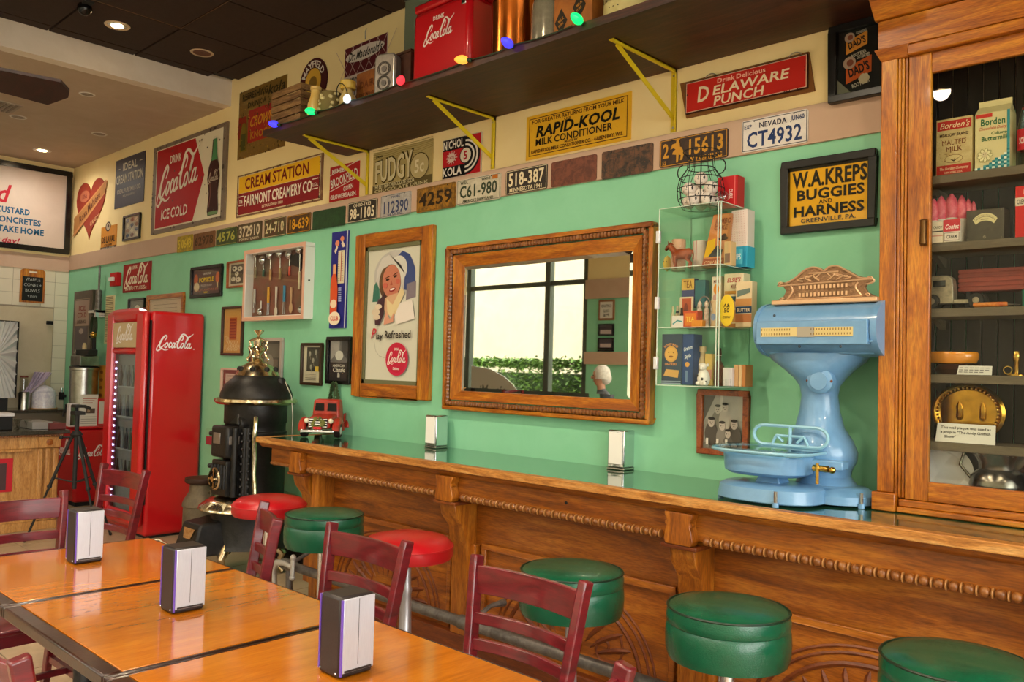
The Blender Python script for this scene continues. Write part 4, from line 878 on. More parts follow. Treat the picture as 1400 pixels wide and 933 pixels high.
# red picnic cooler
x0, x1 = sx(563, 80)[0], sx(640.5, 60)[0]; zt = sx(563.5, 14)[1]; D = .33
t = T('picnic_cooler', 'bright red metal picnic cooler with white script on the high shelf', 'cooler', ((x0+x1)/2, Y0+D/2, ST))
t.part('body', MB(cherryred).box(x0, x1, Y0, Y0+D, ST, zt-.03), bevel=.03); t.part('lid', MB(cherryred).box(x0+.004, x1-.004, Y0+.004, Y0+D-.004, zt-.028, zt+.02), bevel=.012)
t.part('latch', MB(chrome).box(x1-.06, x1-.025, Y0-.008, Y0, zt-.09, zt-.01), bevel=.004)
A = Fr(Art(wallframe(x0, ST, Y0-.0006)), x1-x0, zt-ST); A.s(.48, .60, .52, '#f4e8e0', hk=1.3, bw=1.15, slant=.15).t('DRINK', .48, .78, .05, '#f4e8e0', w=.2); A.A.done(t)
q = wrect(553, 12, 75, 585, 0, 75, Y=-.30)
t = T('display_board', 'pale grey-green board with silver edge behind the red cooler', 'board', ((q[0]+q[1])/2, -.3, ST)); t.part('board', MB(mt('board_green', '#6a7460', .6)).box(q[0], q[1], -.30, -.28, ST, q[3]+.05)); t.part('edge', MB(steel).box(q[0]-.008, q[1], -.305, -.275, q[3]+.05, q[3]+.075))
# copper can
X0, X1 = sx(663, 60)[0], sx(711, 50)[0]; R = (X1-X0)/2; X = X0+R; cop = mt('copper', '#c8702c', .22, 1, c2='#a85820', ns=6)
t = T('copper_can', 'polished copper can with a rolled shoulder right of the red cooler', 'can', (X, Y0+R-.03, ST))
t.part('body', MB(cop).lathe([(R, ST), (R, ST+.30), (R*1.03, ST+.31), (R*1.03, ST+.33), (R*.6, ST+.42), (R*.55, ST+.5)], (X, Y0+R-.03, 0), 28)); t.part('handle', MB(cop).tube([(X+R*.9, Y0+R-.03, ST+.36), (X+R*1.15, Y0+R-.05, ST+.40), (X+R*.8, Y0+R-.03, ST+.46)], .008, 6))
X0, X1 = sx(722, 40)[0], sx(757, 30)[0]; R = (X1-X0)/2; X = X0+R
t = bottle('seltzer_bottle', 'frosted grey glass bottle between the copper can and the orange crate', 'bottle', X, Y0+R-.03, [(R, 0), (R*1.02, .02), (R, .22), (R*.7, .30), (R*.4, .36), (R*.4, .45)], mt('frosted_glass', '#8c8470', .18, .3, c2='#a09880', ns=30), 22)
t, A, *_ = shelfbox('wooden_crate', 'orange plywood crate with black diamond labels on the shelf', 'crate', 757.5, 809, -14, mt('orange_ply', '#b46c24', .6, c2='#96541a', ns=8), .22, Y0)
for x, y in ((.2, .42), (.68, .62)): A.p([(x-.17, y), (x, y+.28), (x+.17, y), (x, y-.28)], '#2c2418').t('MILK', x, y+.04, .06, '#c08030', w=.16, rot=.5).t('PURE', x, y-.06, .05, '#c08030', w=.14, rot=.5)
A.A.done(t)
X0, X1 = sx(820, 20)[0], sx(877, 10)[0]; R = (X1-X0)/2; X = X0+R; Yc = Y0+R-.05
t = bottle('milk_tin', 'large cream round tin with black lettering on the shelf', 'tin', X, Yc, [(R, 0), (R*1.02, .005), (R*1.02, .012), (R, .016), (R, .30), (R*1.02, .305), (R*1.02, .32), (R*.9, .325)], mt('tin_cream', '#d8c890', .4, c2='#c8b678', ns=10), 32)
A = Art(lambda u, v, l: (X+(R+.0006+l)*math.sin(u/R), Yc-(R+.0006+l)*math.cos(u/R), ST+v))
A.text('MALTED MILK', 0, .165, .05, '#3a2c1c', w=R*2.2, bold=1); A.text('THE MALTED MILK CORPORATION', 0, .105, .024, '#3a2c1c', w=R*2.4, bold=1); A.text('. . .', 0, .07, .02, '#3a2c1c', w=.06)
A.done(t)
x0, z0 = sx(892, 10)
t = T('steel_bowl', 'grey metal mixing bowl rim at the near end of the shelf items', 'bowl', (x0, Y0+.12, ST)); t.part('bowl', MB(steel).lathe([(.05, ST), (.1, ST+.03), (.13, ST+.1), (.135, ST+.1), (.13, ST+.11), (.1, ST+.04)], (x0+.03, Y0+.12, 0), 24, cap=False))
# coloured bulbs along the shelf edge
Yb = SY-.014
wire = MB(mt('wire_green', '#1c3a20', .5)); pl = []
BU = [('blue', 377, 187, 'blue glowing string bulb at the crate end of the shelf edge'), ('green', 428, 161, 'green glowing string bulb in front of the milk bottle'), ('white', 474, 139, 'white glowing string bulb in front of the lantern bottle'), ('red', 547, 117, 'red glowing string bulb below the grey radio'), ('orange', 636, 89, 'orange glowing string bulb below the red cooler'), ('blue', 697, 65, 'blue glowing string bulb in front of the copper can'), ('green', 792, 37, 'green glowing string bulb below the orange plywood crate')]
for k, (c_, px, py, lab) in enumerate(BU):
    x, z = wp(px, py, Yb-.02); x0 = x; z = max(z, ST+.006)
    t = T('string_bulb', lab, 'light bulb', (x, Yb-.02, z), group='coloured bulbs along the high shelf')
    s_ = 1.35
    d = (-1 if k in (0, 1) else 1 if k in (2, 3) else (-1 if k == 4 else 0))
    ax_ = Vector((d*.8, -.45, .2 if k < 4 else .1)).normalized(); b = MB(bulbs[c_]); b2 = MB(mt('socket_green', '#123018', .5))
    P = [Vector((x, Yb-.02, z))+ax_*q for q in (-.012, -.002, .016, .036, .052, .06)]
    b.tube(P, [.010*s_, .015*s_, .018*s_, .015*s_, .009*s_, .003], 12); b2.tube([P[0]-ax_*.022, P[0]], .011, 10)
    t.part('bulb', b); t.part('socket', b2); pl.append(P[0]-ax_*.02)
pts = []
for i in range(len(pl)-1):
    a_, b_ = pl[i], pl[i+1]
    for j in range(8): q = a_.lerp(b_, j/8); pts.append((q.x, Yb-.006+.0*j, ST+.008-.012*math.sin(PI*j/8)))
one('light_cord', MB(MATS['wire_green']).tube(pts, .003, 5), 'thin dark green cord of the string bulbs along the shelf edge', 'cord')

# ---------------------------------------------------------------- ceiling fittings
def downlight(X, Y, Z, lit, lab, r=.085, warm='#ffd9a0', e=30):
    t = T('downlight', lab, 'ceiling light', (X, Y, Z), group='recessed ceiling lights')
    t.part('trim_ring', MB(mt('light_trim', '#c8b090', .4) if Z > 3.9 else col('#e0d8cc')).lathe([(r*.82, -.004), (r, -.006), (r+.006, 0), (r*.82, 0)], (X, Y, Z-.0005), 28, cap=False))
    if lit:
        t.part('reflector', MB(chrome if Z > 3.9 else col('#e8e0d0')).lathe([(r*.8, -.001), (r*.5, -.004)], (X, Y, Z-.0005), 24, cap=False)); t.part('lamp', MB(mt('lamp_on', warm, .3, emit=e)).lathe([(r*.52, -.006), (r*.52, -.003)], (X, Y, Z-.0005), 20))
    else: t.part('baffle', MB(mt('baffle_copper', '#6a3418', .4, .6) if Z > 3.9 else col('#9a8c7c')).lathe([(r*.82, -.002), (.01, -.001)], (X, Y, Z-.0005), 24, cap=False))
    return t
downlight(-6.49, -1.21, ZC, True, 'lit recessed ceiling light in the dark tiled ceiling', e=25)
downlight(-6.52, -.53, ZC, False, 'unlit copper-coloured recessed light in the dark ceiling near the wall')
downlight(-7.71, -.98, ZS, False, 'unlit recessed ring in the pale ceiling nearest the soffit', .06)
downlight(-8.97, -.41, ZS, False, 'unlit recessed ring in the pale ceiling above the navy sign', .07)
downlight(-8.98, -1.15, ZS, False, 'unlit recessed ring in the pale ceiling beyond the fan blade', .07)
downlight(-10.2, -.56, ZS, True, 'lit recessed light in the pale ceiling above the menu sign', .09, '#fff4e0', 12)
for X, Y, wh in [(-4.5, -2.6, 'above the far end of the table row'), (-2.3, -2.6, 'straight above the middle table'), (-4.5, -4.6, 'near the windows, beyond the table row'), (-2.3, -4.6, 'near the windows, behind the middle table'), (.2, -2.6, 'above the near end of the counter'), (.2, -4.6, 'behind the camera near the windows'), (2.2, -3.6, 'nearest the end wall window')]:  # out-of-view downlights, added to brighten the room
    downlight(X, Y, ZC, True, 'unseen ceiling light added for fill, '+wh, e=25)
def spot(X, Y, Z, W_, c=(1, .82, .58), size=3.0):
    l = bpy.data.lights.new('downlight_beam', 'SPOT'); l.energy = W_; l.color = c; l.spot_size = size; l.spot_blend = .8; l.shadow_soft_size = .07
    o = bpy.data.objects.new('downlight_beam', l); COL.objects.link(o); o.location = (X, Y, Z-.02)
spot(-6.49, -1.21, ZC, 40, size=2.1)
for X, Y in [(-4.5, -2.6), (-2.3, -2.6), (-4.5, -4.6), (-2.3, -4.6), (.2, -2.6), (.2, -4.6), (2.2, -3.6)]: spot(X, Y, ZC, 105)  # fill beams for the added, out-of-view downlights
spot(-10.2, -.56, ZS, 25, (1, .92, .8)); 
X, Y = hz(8, 145, ZS)
t = T('ceiling_vent', 'small pale square vent in the plaster ceiling behind the fan blade', 'vent', (X, Y, ZS)); t.part('frame', MB(col('#a89a88')).box(X-.2, X+.15, Y-.2, Y+.1, ZS-.008, ZS))
for i in range(7): t.part('slat', MB(col('#8a7c6c')).box(X-.18, X+.13, Y-.18+.038*i, Y-.16+.038*i, ZS-.016, ZS-.008))
X, Y = hz(116, 6, ZC)
t = T('ceiling_sensor', 'black sensor on a striped cable at the top of the dark ceiling', 'sensor', (X, Y, ZC)); t.part('body', MB(black).sphere((X, Y, ZC-.03), .05, 14)); t.part('bracket', MB(blackm).box(X-.1, X+.1, Y-.03, Y+.03, ZC-.014, ZC), bevel=.004)
# ceiling fan, blade tip showing
t = T('ceiling_fan', 'ceiling fan with dark red-brown blades hanging from the pale ceiling', 'fan', (-7.35, -2.16, ZS))
bw = wood('fan_blade', '#1a0906', '#260d08', '#34120c', (1, 5, 5), .6, 4, 0)
hzz = 2.62
tx, ty = hz(93, 134, hzz); L = .66; hx, hy = tx+.03, ty-L; a0 = PI/2+.04
t.loc = (hx, hy, ZC); t.o.location = t.loc
t.part('rod', MB(brass).tube([(hx, hy, ZC), (hx, hy, hzz+.1)], .015, 10)); t.part('motor', MB(brass).lathe([(.02, hzz+.12), (.12, hzz+.09), (.14, hzz+.0), (.1, hzz-.05), (.03, hzz-.07)], (hx, hy, 0), 24))
for k in range(4):
    a = a0+k*2*PI/4; ca, sa = math.cos(a), math.sin(a); pts = [(.2, -.045), (L-.06, -.085), (L-.01, -.04), (L, .0), (L-.05, .08), (.2, .06)]
    fr = lambda dz: (lambda u, v: (hx+u*ca-v*sa*.94, hy+u*sa+v*ca*.94, hzz-v*.36+dz))
    t.part('blade', MB(bw).prism(pts, fr(0), fr(.012))); t.part('blade_arm', MB(brass).bar((hx+.1*ca, hy+.1*sa, hzz-.01), (hx+.3*ca, hy+.3*sa, hzz-.006), .03, .006))
# ---------------------------------------------------------------- menu sign and chalkboard on the far wall
z0, z1 = xp(93, 349, XL)[1], xp(95, 236, XL)[1]; y1 = xp(95, 290, XL)[0]; y0 = -3.4
t = T('menu_sign', 'large white backlit menu sign in a black frame on the far wall', 'sign', (XL, (y0+y1)/2, z0))
b = MB(black); fw = .06
for q in ((y0, y1, z0, z0+fw), (y0, y1, z1-fw, z1), (y0, y0+fw, z0+fw, z1-fw), (y1-fw, y1, z0+fw, z1-fw)): b.box(XL, XL+.06, q[0], q[1], q[2], q[3])
t.part('frame', b, bevel=.004); t.part('face', MB(mt('menu_white', '#d4c2b2', .5, c2='#cbb8a8', ns=2)).box(XL, XL+.04, y0+fw, y1-fw, z0+fw, z1-fw))
A = Art(lambda u, v, l: (XL+.0405+l, y1-fw-u, z0+v))      # u grows away from the corner
A = Art(lambda u, v, l: (XL+.0405+l, u, v))
def mtext(s_, px, py, h, c_, right=True, w=None, **k):     # the right end of the line stands at px,py
    Y_, Z_ = xp(px, py, XL+.04)
    tot = w or sum(glyph(ch, k.get('bold', 1))[2] for ch in s_)*h
    A.text(s_, Y_-tot/2, Z_, h, c_, w=tot, **k)
mtext('Frozen Custard', 11, 265, .20, '#c02030', slant=.25, w=1.6); mtext('FROZEN CUSTARD', 41, 291, .066, '#1c5a80', w=.66, bold=2); mtext('MALTS, SUNDAES, CONCRETES', 56, 306, .066, '#1c5a80', w=1.22, bold=2); mtext('PINTS and QUARTS TO TAKE HOME', 60, 319, .066, '#1c5a80', w=1.38, bold=2); mtext('Fresh every day!', 26, 330, .06, '#b82c3c', w=.72, slant=.3, bold=1)
A.done(t)
# chalkboard
(ya, za), (yb, zb) = xp(26, 413, XL+.01), xp(62, 370, XL+.01)
t = T('chalkboard', 'small wood framed chalkboard with a carved handle on the tiled wall', 'chalkboard', (XL+.02, (ya+yb)/2, za)); r = .04; pts = []
for cx, cy, a in ((yb-r, zb-r, 0), (ya+r, zb-r, PI/2)): pts += [(cx+r*math.cos(a+k*PI/8), cy+r*math.sin(a+k*PI/8)) for k in range(5)]
pts += [(ya, za), (yb, za)]
t.part('frame', MB(oakV).prism(pts, lambda u, v: (XL+.008, u, v), lambda u, v: (XL+.022, u, v))); hz0 = zb-.07
t.part('slate', MB(col('#1c1f1d', .8)).box(XL+.022, XL+.025, ya+.022, yb-.022, za+.02, hz0-.02)); t.part('handle_slot', MB(col('#e8dcc8')).box(XL+.022, XL+.0235, ya+.09, yb-.09, zb-.045, zb-.025))
A = Art(lambda u, v, l: (XL+.0255+l, ya+u, za+v)); W_, H_ = yb-ya, hz0-za
for i, s_ in enumerate(('WAFFLE', 'CONES +', 'BOWLS', '+ more')): A.text(s_, W_*.5, H_*(.84-.2*i), H_*.11, '#a8aca8', w=W_*(.6, .72, .6, .4)[i], bold=0)
A.done(t)
# ---------------------------------------------------------------- oak back bar counter
CT, CF = 1.045, -.65                            # top height, front edge
CX0, CX1 = -5.25, 1.6
t = T('bar_counter', 'long carved oak counter with a glossy green top along the wall', 'counter', ((CX0+CX1)/2, -.33, 0))
t.part('countertop', MB(lamin).box(CX0+.06, CX1, CF+.055, -.001, CT-.03, CT))
t.part('edge_board', MB(edgeW).box(CX0, CX1, CF, CF+.054, CT-.036, CT+.0015), bevel=.004)
t.part('edge_board', MB(edgeW).box(CX0, CX0+.058, CF+.056, -.002, CT-.036, CT+.0015), bevel=.004)
prof = [(0, 0), (.012, -.004), (.018, -.016), (.03, -.026), (.034, -.03), (.05, -.03), (.05, 0)]
t.part('edge_moulding', MB(barH).prism([(y, z) for y, z in prof], lambda u, v: (CX0+.01, CF+.012+u, CT-.037+v), lambda u, v: (CX1, CF+.012+u, CT-.037+v)))
FZ1, FZ0 = CT-.067, .865
t.part('frieze', MB(barH).box(CX0+.09, CX1, -.575, -.55, FZ0, FZ1))
t.part('front_panel', MB(barH).box(-4.62, CX1, -.43, -.41, .08, FZ0).box(-4.62, CX1, -.55, -.41, FZ0-.02, FZ0))
t.part('end_panel', MB(barV).box(-4.70, -4.62, -.55, -.002, .0, FZ0)); t.part('end_frieze', MB(barV).box(CX0+.09, CX0+.115, -.56, -.002, FZ0-.01, FZ1))
t.part('plinth', MB(barD).box(-4.68, CX1, -.50, -.41, 0, .12), bevel=.004)
CORB = [-4.79, -3.345, -1.90, -.455, .99]
for X in CORB:                                  # bracket blocks with scrolled sides
    w2 = .066; P = [(-w2, FZ1), (-w2, FZ1-.015), (-w2*.82, FZ1-.035), (-w2*.82, FZ1-.055), (-w2*.95, FZ1-.08), (-w2*1.05, FZ0-.0), (-w2*.9, FZ0-.02), (w2*.9, FZ0-.02), (w2*1.05, FZ0), (w2*.95, FZ1-.08), (w2*.82, FZ1-.055), (w2*.82, FZ1-.035), (w2, FZ1-.015), (w2, FZ1)]
    o = t.part('corbel', MB(barV).prism(P, lambda u, v: (X+u, -.628, v), lambda u, v: (X+u, -.575, v)), bevel=.003)
    t.part('corbel_foot', MB(barD).box(X-.085, X+.085, -.625, -.5, FZ0-.038, FZ0-.021), o, bevel=.003)
    for s_ in (-1, 1): t.part('scroll', MB(barV).lathe([(.010, -.625), (.010, -.60)], (X+s_*.056, 0, FZ1-.046), 12, axis='y'), o)
    S_ = [(-.55, FZ0-.038), (-.60, FZ0-.04), (-.585, FZ0-.10), (-.53, FZ0-.17), (-.52, FZ0-.24), (-.50, FZ0-.27), (-.50, .12), (-.43, .12), (-.43, FZ0-.038)]
    t.part('pilaster', MB(barV).prism(S_, lambda u, v: (X-.06, u, v), lambda u, v: (X+.06, u, v)).box(X-.09, X+.09, -.47, -.43, .12, FZ0-.26), bevel=.004)
    if X < .5:
        n = 27; a, b_ = X+.10, X+1.445-.10
        if X == CORB[0]: pass
        m = MB(beadW)
        for i in range(n):
            cx = a+(b_-a)*(i+.5)/n; r_ = (b_-a)/n
            m.sphere((cx-r_*.1, -.595, FZ0+.008), r_*.40, 12); m.lathe([(r_*.37, -r_*.06), (r_*.40, 0), (r_*.37, r_*.06)], (cx+r_*.40, -.595, FZ0+.008), 12, axis='x', m=mt('bead_light', '#a87440', .35))
        t.part('bead_moulding', m)['kind'] = 'stuff'
        # recessed lower panel with fan carving
        c_ = X+.7225; Z0, Z1 = .14, .59; L_, R_ = X+.12, X+1.325
        b = MB(barH)
        for q in ((L_, R_, Z1, Z1+.03), (L_, R_, Z0-.03, Z0), (L_, L_+.03, Z0, Z1), (R_-.03, R_, Z0, Z1)): b.box(q[0], q[1], -.452, -.43, q[2], q[3])
        t.part('panel_frame', b, bevel=.005)
        m = MB(barD)
        for r_ in (.40, .375, .335): m.tube([(c_+r_*1.25*math.cos(u), -.428, Z0+.01+r_*math.sin(u)) for u in [PI*i/24 for i in range(25)]], .008 if r_ > .35 else .012, 6, cap=False)
        for i in range(13):
            u = PI*(i+.5)/13; m.tube([(c_+q*1.25*math.cos(u+.1*math.sin(q*9)), -.427, Z0+.015+q*math.sin(u+.1*math.sin(q*9))) for q in (.13, .18, .24, .29, .315)], [.004, .011, .015, .013, .004], 6)
        for dx in (-.22, .22):
            m.tube([(c_+dx+(.015+.0095*k)*math.cos(k*.7*(1 if dx > 0 else -1)), -.428, Z0+.12+(.015+.0095*k)*math.sin(k*.7)) for k in range(11)], .008, 6)
        t.part('fan_carving', m)
        t.part('keystone', MB(barD).prism([(-.07, 0), (.07, 0), (.05, .05), (.08, .1), (-.08, .1), (-.05, .05)], lambda u, v: (c_+u, -.447, Z0+v), lambda u, v: (c_+u, -.43, Z0+v)))
t.part('bead_moulding', MB(beadW).tube([(CX0+.12, -.59, FZ0+.012), (CORB[0]-.09, -.59, FZ0+.012)], .012, 8))
t.part('screw', MB(blackm).lathe([(.008, -.578), (.008, -.57)], (wp(774, 688, -.576)[0], 0, wp(774, 688, -.576)[1]), 10, axis='y'))
# foot rail
t = T('foot_rail', 'worn grey iron foot rail on brackets below the counter', 'rail', (-2, -.75, 0))
t.part('pipe', MB(galv).tube([(-4.62, -.75, .30), (1.5, -.75, .30)], .028, 14))
for i, X in enumerate((-4.62, -3.0, -1.45, .1)):
    o = t.part('bracket', MB(galv).tube([(X, -.75, .30), (X, -.74, .12), (X, -.70, 0)], [.02, .022, .03], 10).lathe([(.034, -.06), (.036, -.05), (.036, .05), (.034, .06)], (X, -.75, .30), 14, axis='x').tube([(X, -.75, .30), (X, -.60, .36), (X, -.50, .36)], [.014, .012, .02], 8))
X, Z = wp(382, 775, -.80)
t.part('end_scroll', MB(mt('silver_paint', '#c4c0b8', .35, .5)).tube([(X-.06, -.80, Z-.14), (X-.07, -.80, Z-.03), (X-.03, -.80, Z+.02), (X+.05, -.80, Z+.03), (X+.14, -.80, Z+.02)], [.024, .022, .02, .016, .014], 10).tube([(X+.15, -.80, Z-.03), (X+.15, -.80, Z+.07)], .014, 8).sphere((X+.15, -.80, Z+.08), .02, 10).sphere((X+.15, -.80, Z-.04), .02, 10), label='silver painted cast scroll at the end of the rail')

# ---------------------------------------------------------------- stools
silverp = mt('silver_cast', '#b4b0b4', .35, .7)
def stool(px0, px1, pytop, kind, lab, pole='chrome', zt=.80, dy=0):
    xc = (px0+px1)/2
    R = .205
    X, Y = hz(xc, pytop, zt); Y += dy
    t = T('bar_stool', lab, 'stool', (X, Y, 0), group='round vinyl counter stools')
    m = vinylg if kind == 'g' else vinylr
    if kind == 'g':
        t.part('seat', MB(m).lathe([(.01, zt), (R*.6, zt-.004), (R*.88, zt-.014), (R*.965, zt-.024), (R*.99, zt-.05), (R*.985, zt-.068), (R*.955, zt-.075)], (X, Y, 0), 44))
        t.part('seat_band', MB(m).lathe([(R*.955, zt-.072), (R*.99, zt-.085), (R*1.0, zt-.12), (R*.99, zt-.16), (R*.95, zt-.185), (R*.8, zt-.19)], (X, Y, 0), 44))
        t.part('piping', MB(pipng).tube([(X+R*.97*math.cos(a), Y+R*.965*math.sin(a), zt-.022) for a in [2*PI*i/44 for i in range(44)]], .004, 6, closed=True)); zb = zt-.19
    else:
        t.part('seat', MB(m).lathe([(.01, zt+.004), (R*.5, zt), (R*.85, zt-.016), (R*.96, zt-.034), (R*1.01, zt-.05)], (X, Y, 0), 44))
        t.part('seat_band', MB(m).lathe([(R*1.01, zt-.05), (R*1.01, zt-.09), (R*.97, zt-.105), (R*.8, zt-.11)], (X, Y, 0), 44))
        t.part('piping', MB(m).tube([(X+R*1.005*math.cos(a), Y+R*1.005*math.sin(a), zt-.05) for a in [2*PI*i/44 for i in range(44)]], .004, 6, closed=True)); zb = zt-.11
    t.part('seat_plate', MB(blackm).lathe([(.10, zb), (.10, zb-.012)], (X, Y, 0), 24))
    if pole == 'chrome':
        t.part('pole', MB(chrome).lathe([(.028, zb-.012), (.028, .03)], (X, Y, 0), 24)); t.part('base', MB(chrome).lathe([(.028, .05), (.06, .03), (.17, .012), (.18, 0)], (X, Y, 0), 32))
    else:
        t.part('pole', MB(silverp).lathe([(.05, zb-.012), (.02, zb-.04), (.022, zb-.12), (.028, zb-.14), (.024, zb-.16), (.03, .34), (.042, .32), (.046, .28), (.036, .26), (.034, .06)], (X, Y, 0), 12))
        t.part('base', MB(silverp).lathe([(.034, .08), (.07, .05), (.16, .02), (.17, 0)], (X, Y, 0), 32))
    return X, Y
stool(320, 418, 678, 'r', 'red round stool farthest along the counter, in front of the stove', zt=.80)
stool(389, 499, 697, 'g', 'green two-tier stool between the two red stools')
stool(495, 620, 730, 'r', 'red round stool on a fluted silver leg behind the wooden chair', 'cast')
stool(709, 855, 772, 'g', 'green stool behind the middle red chair', 'cast')
stool(908, 1083, 822, 'g', 'green stool on a chrome pole below the blue scale')
stool(1197, 1423, 893, 'g', 'green stool in front of the oak cabinet, with a seam in its band')

# ---------------------------------------------------------------- on the counter
def nap_chrome(px, py, lab, rot=0, pt=570):
    X, Y = hz(px, py, CT)
    t = T('napkin_dispenser', lab, 'napkin dispenser', (X, Y+.05, CT+.0015), rot, group='chrome napkin dispensers on the counter', local=True)
    w, d, h = .052, .05, .205
    t.part('body', MB(chrome).box(-w, w, -d, d, .012, h), bevel=.006); t.part('foot', MB(steel).box(-w*1.05, w*1.05, -d*1.05, d*1.05, 0, .011), bevel=.003)
    t.part('napkins', MB(col('#f4f2ee', .8)).box(-w*.82, w*.82, -d-.006, -d-.0005, .03, h-.012), bevel=.002); t.part('lip', MB(chrome).tube([(-w*.4, -d-.008, .018), (-w*.2, -d-.010, .026), (w*.2, -d-.010, .026), (w*.4, -d-.008, .018)], .0025, 6))
nap_chrome(588, 613, 'chrome napkin dispenser on the counter below the framed poster and mirror corner')
nap_chrome(841, 643, 'chrome napkin dispenser on the counter nearer the blue scale', .02)
# toy truck
X, Y = -5.06, -.22
t = T('toy_truck', 'red toy pickup truck with a wreath on its grille and a small tree', 'toy truck', (X, Y, CT+.0015), math.radians(42), local=True)
tr = mt('toy_red', '#b83020', .35, c2='#8a2818', ns=20); t.o.scale = (1.38, 1.38, 1.3)
# local: front faces -y, length along y
t.part('hood', MB(tr).hexa([(-.055, -.14, .05), (.055, -.14, .05), (.07, .0, .05), (-.07, .0, .05)], [(-.05, -.13, .11), (.05, -.13, .11), (.062, .0, .125), (-.062, .0, .125)]), bevel=.012)
o = t.part('cab', MB(tr).hexa([(-.075, 0, .045), (.075, 0, .045), (.075, .10, .045), (-.075, .10, .045)], [(-.066, .015, .20), (.066, .015, .20), (.066, .09, .20), (-.066, .09, .20)]), bevel=.012)
for x in (-.032, .032): t.part('windscreen', MB(col('#1c1c1c', .1)).add([(x-.024, .0015, .138), (x+.024, .0015, .138), (x+.022, .0095, .178), (x-.022, .0095, .178)], [(0, 1, 2, 3)]), o, fix=False)
t.part('bed', MB(tr).box(-.075, .075, .11, .27, .06, .075).box(-.075, -.068, .11, .27, .075, .12).box(.068, .075, .11, .27, .075, .12).box(-.075, .075, .263, .27, .075, .12), bevel=.003)
for x in (-.085, .085):
    for y in (-.075, .20):
        t.part('wheel', MB(col('#2a1c1c', .6)).lathe([(.02, -.014), (.036, -.014), (.038, 0), (.036, .014), (.02, .014)], (x, y, .038), 18, axis='x').lathe([(.02, -.0145), (.02, .0145)], (x, y, .038), 14, axis='x', m=col('#d8d4d0', .3)))
        t.part('fender', MB(tr).tube([(x, y+.055*math.cos(a), .038+.052*math.sin(a)) for a in [PI*i/8 for i in range(9)]], .02, 8))
t.part('grille', MB(blackm).box(-.045, .045, -.145, -.138, .055, .105)); b = MB(chrome)
for i in range(4): b.box(-.046, .046, -.149, -.144, .06+.013*i, .064+.013*i)
t.part('grille_bars', b); t.part('bumper', MB(chrome).box(-.085, .085, -.165, -.150, .03, .048), bevel=.005)
for x in (-.06, .06): t.part('headlight', MB(col('#e8dcc0', .2)).sphere((x, -.135, .092), .014, 10))
g = random.Random(5); b = MB(mt('wreath', '#4c5a28', .8, c2='#7a7a3a', ns=40))
for i in range(60): a = g.uniform(0, 6.28); r_ = .024+g.uniform(-.006, .008); b.sphere((r_*math.cos(a), -.152, .08+r_*math.sin(a)), .006, 5)
t.part('wreath', b); t.part('bow', MB(col('#c82830')).box(-.02, .02, -.162, -.155, .05, .062))
b = MB(mt('toy_tree', '#3a5a34', .8, c2='#6a7c50', ns=60))
for i in range(520):
    h = g.random(); a = g.uniform(0, 6.28); r_ = (1-h)*.032+.003; p = Vector((r_*math.cos(a), .17+r_*math.sin(a), .12+.17*h)); b.add([p, p+Vector((math.cos(a), math.sin(a), -.2))*.016, p+Vector((-math.sin(a)*.010, math.cos(a)*.010, .010))], [(0, 1, 2)])
t.part('tree', b, fix=False)['kind'] = 'stuff'; t.part('tree_trunk', MB(col('#4a3020')).tube([(0, .17, .076), (0, .17, .28)], .004, 6))

# ---------------------------------------------------------------- blue scale
X0, Yc = -1.47, -.26
t = T('shop_scale', 'antique pale blue cast iron shop scale with bronze crest', 'scale', (X0, -.3, CT+.0015))
zc = CT+.0015
def ring(cx, cy, rx, ry, z, n=28, p=2.0):
    o = []
    for i in range(n):
        a = 2*PI*i/n; c, s_ = math.cos(a), math.sin(a); o.append((cx+rx*math.copysign(abs(c)**(2/p), c), cy+ry*math.copysign(abs(s_)**(2/p), s_), z))
    return o
def loft(m, secs, n=28):
    b = MB(m); v = []
    for s_ in secs: v += ring(*s_[:5], n, s_[5] if len(s_) > 5 else 2)
    b.add(v, [(k*n+i, k*n+(i+1) % n, (k+1)*n+(i+1) % n, (k+1)*n+i) for k in range(len(secs)-1) for i in range(n)], None, True)
    b.add(v[:n], [list(range(n))[::-1]]); b.add(v[-n:], [list(range(n))]); return b
def hgt(px, py, Y=-.26): return wp(px, py, Y)
cx = hgt(1118, 520, -.25)[0]
# sections measured from the outline: half widths at heights
zs = [(682, 60, 1132), (668, 58, 1131), (662, 40, 1127), (650, 34, 1124), (640, 38, 1122), (628, 45, 1121), (617, 47, 1120), (602, 42, 1119), (585, 32, 1118), (562, 26, 1118), (541, 23.5, 1118), (528, 26, 1118), (518, 33, 1118), (506, 45, 1117), (494, 62, 1116), (484, 70, 1115)]
secs = []
for py, hw, c_ in zs:
    x, z = wp(c_, py, -.22); w = (wp(c_+hw, py, -.22)[0]-wp(c_-hw, py, -.22)[0])/2
    secs.append((x, -.20, w, min(.13, w*.95), z))
zb_ = zc; secs = [(secs[0][0]+.0, -.19, secs[0][2], .15, zc+.01)]+[(s_[0], s_[1], s_[2], s_[3], max(s_[4], zc+.012+.004*i)) for i, s_ in enumerate(secs)]
t.part('column', loft(blueE, secs))
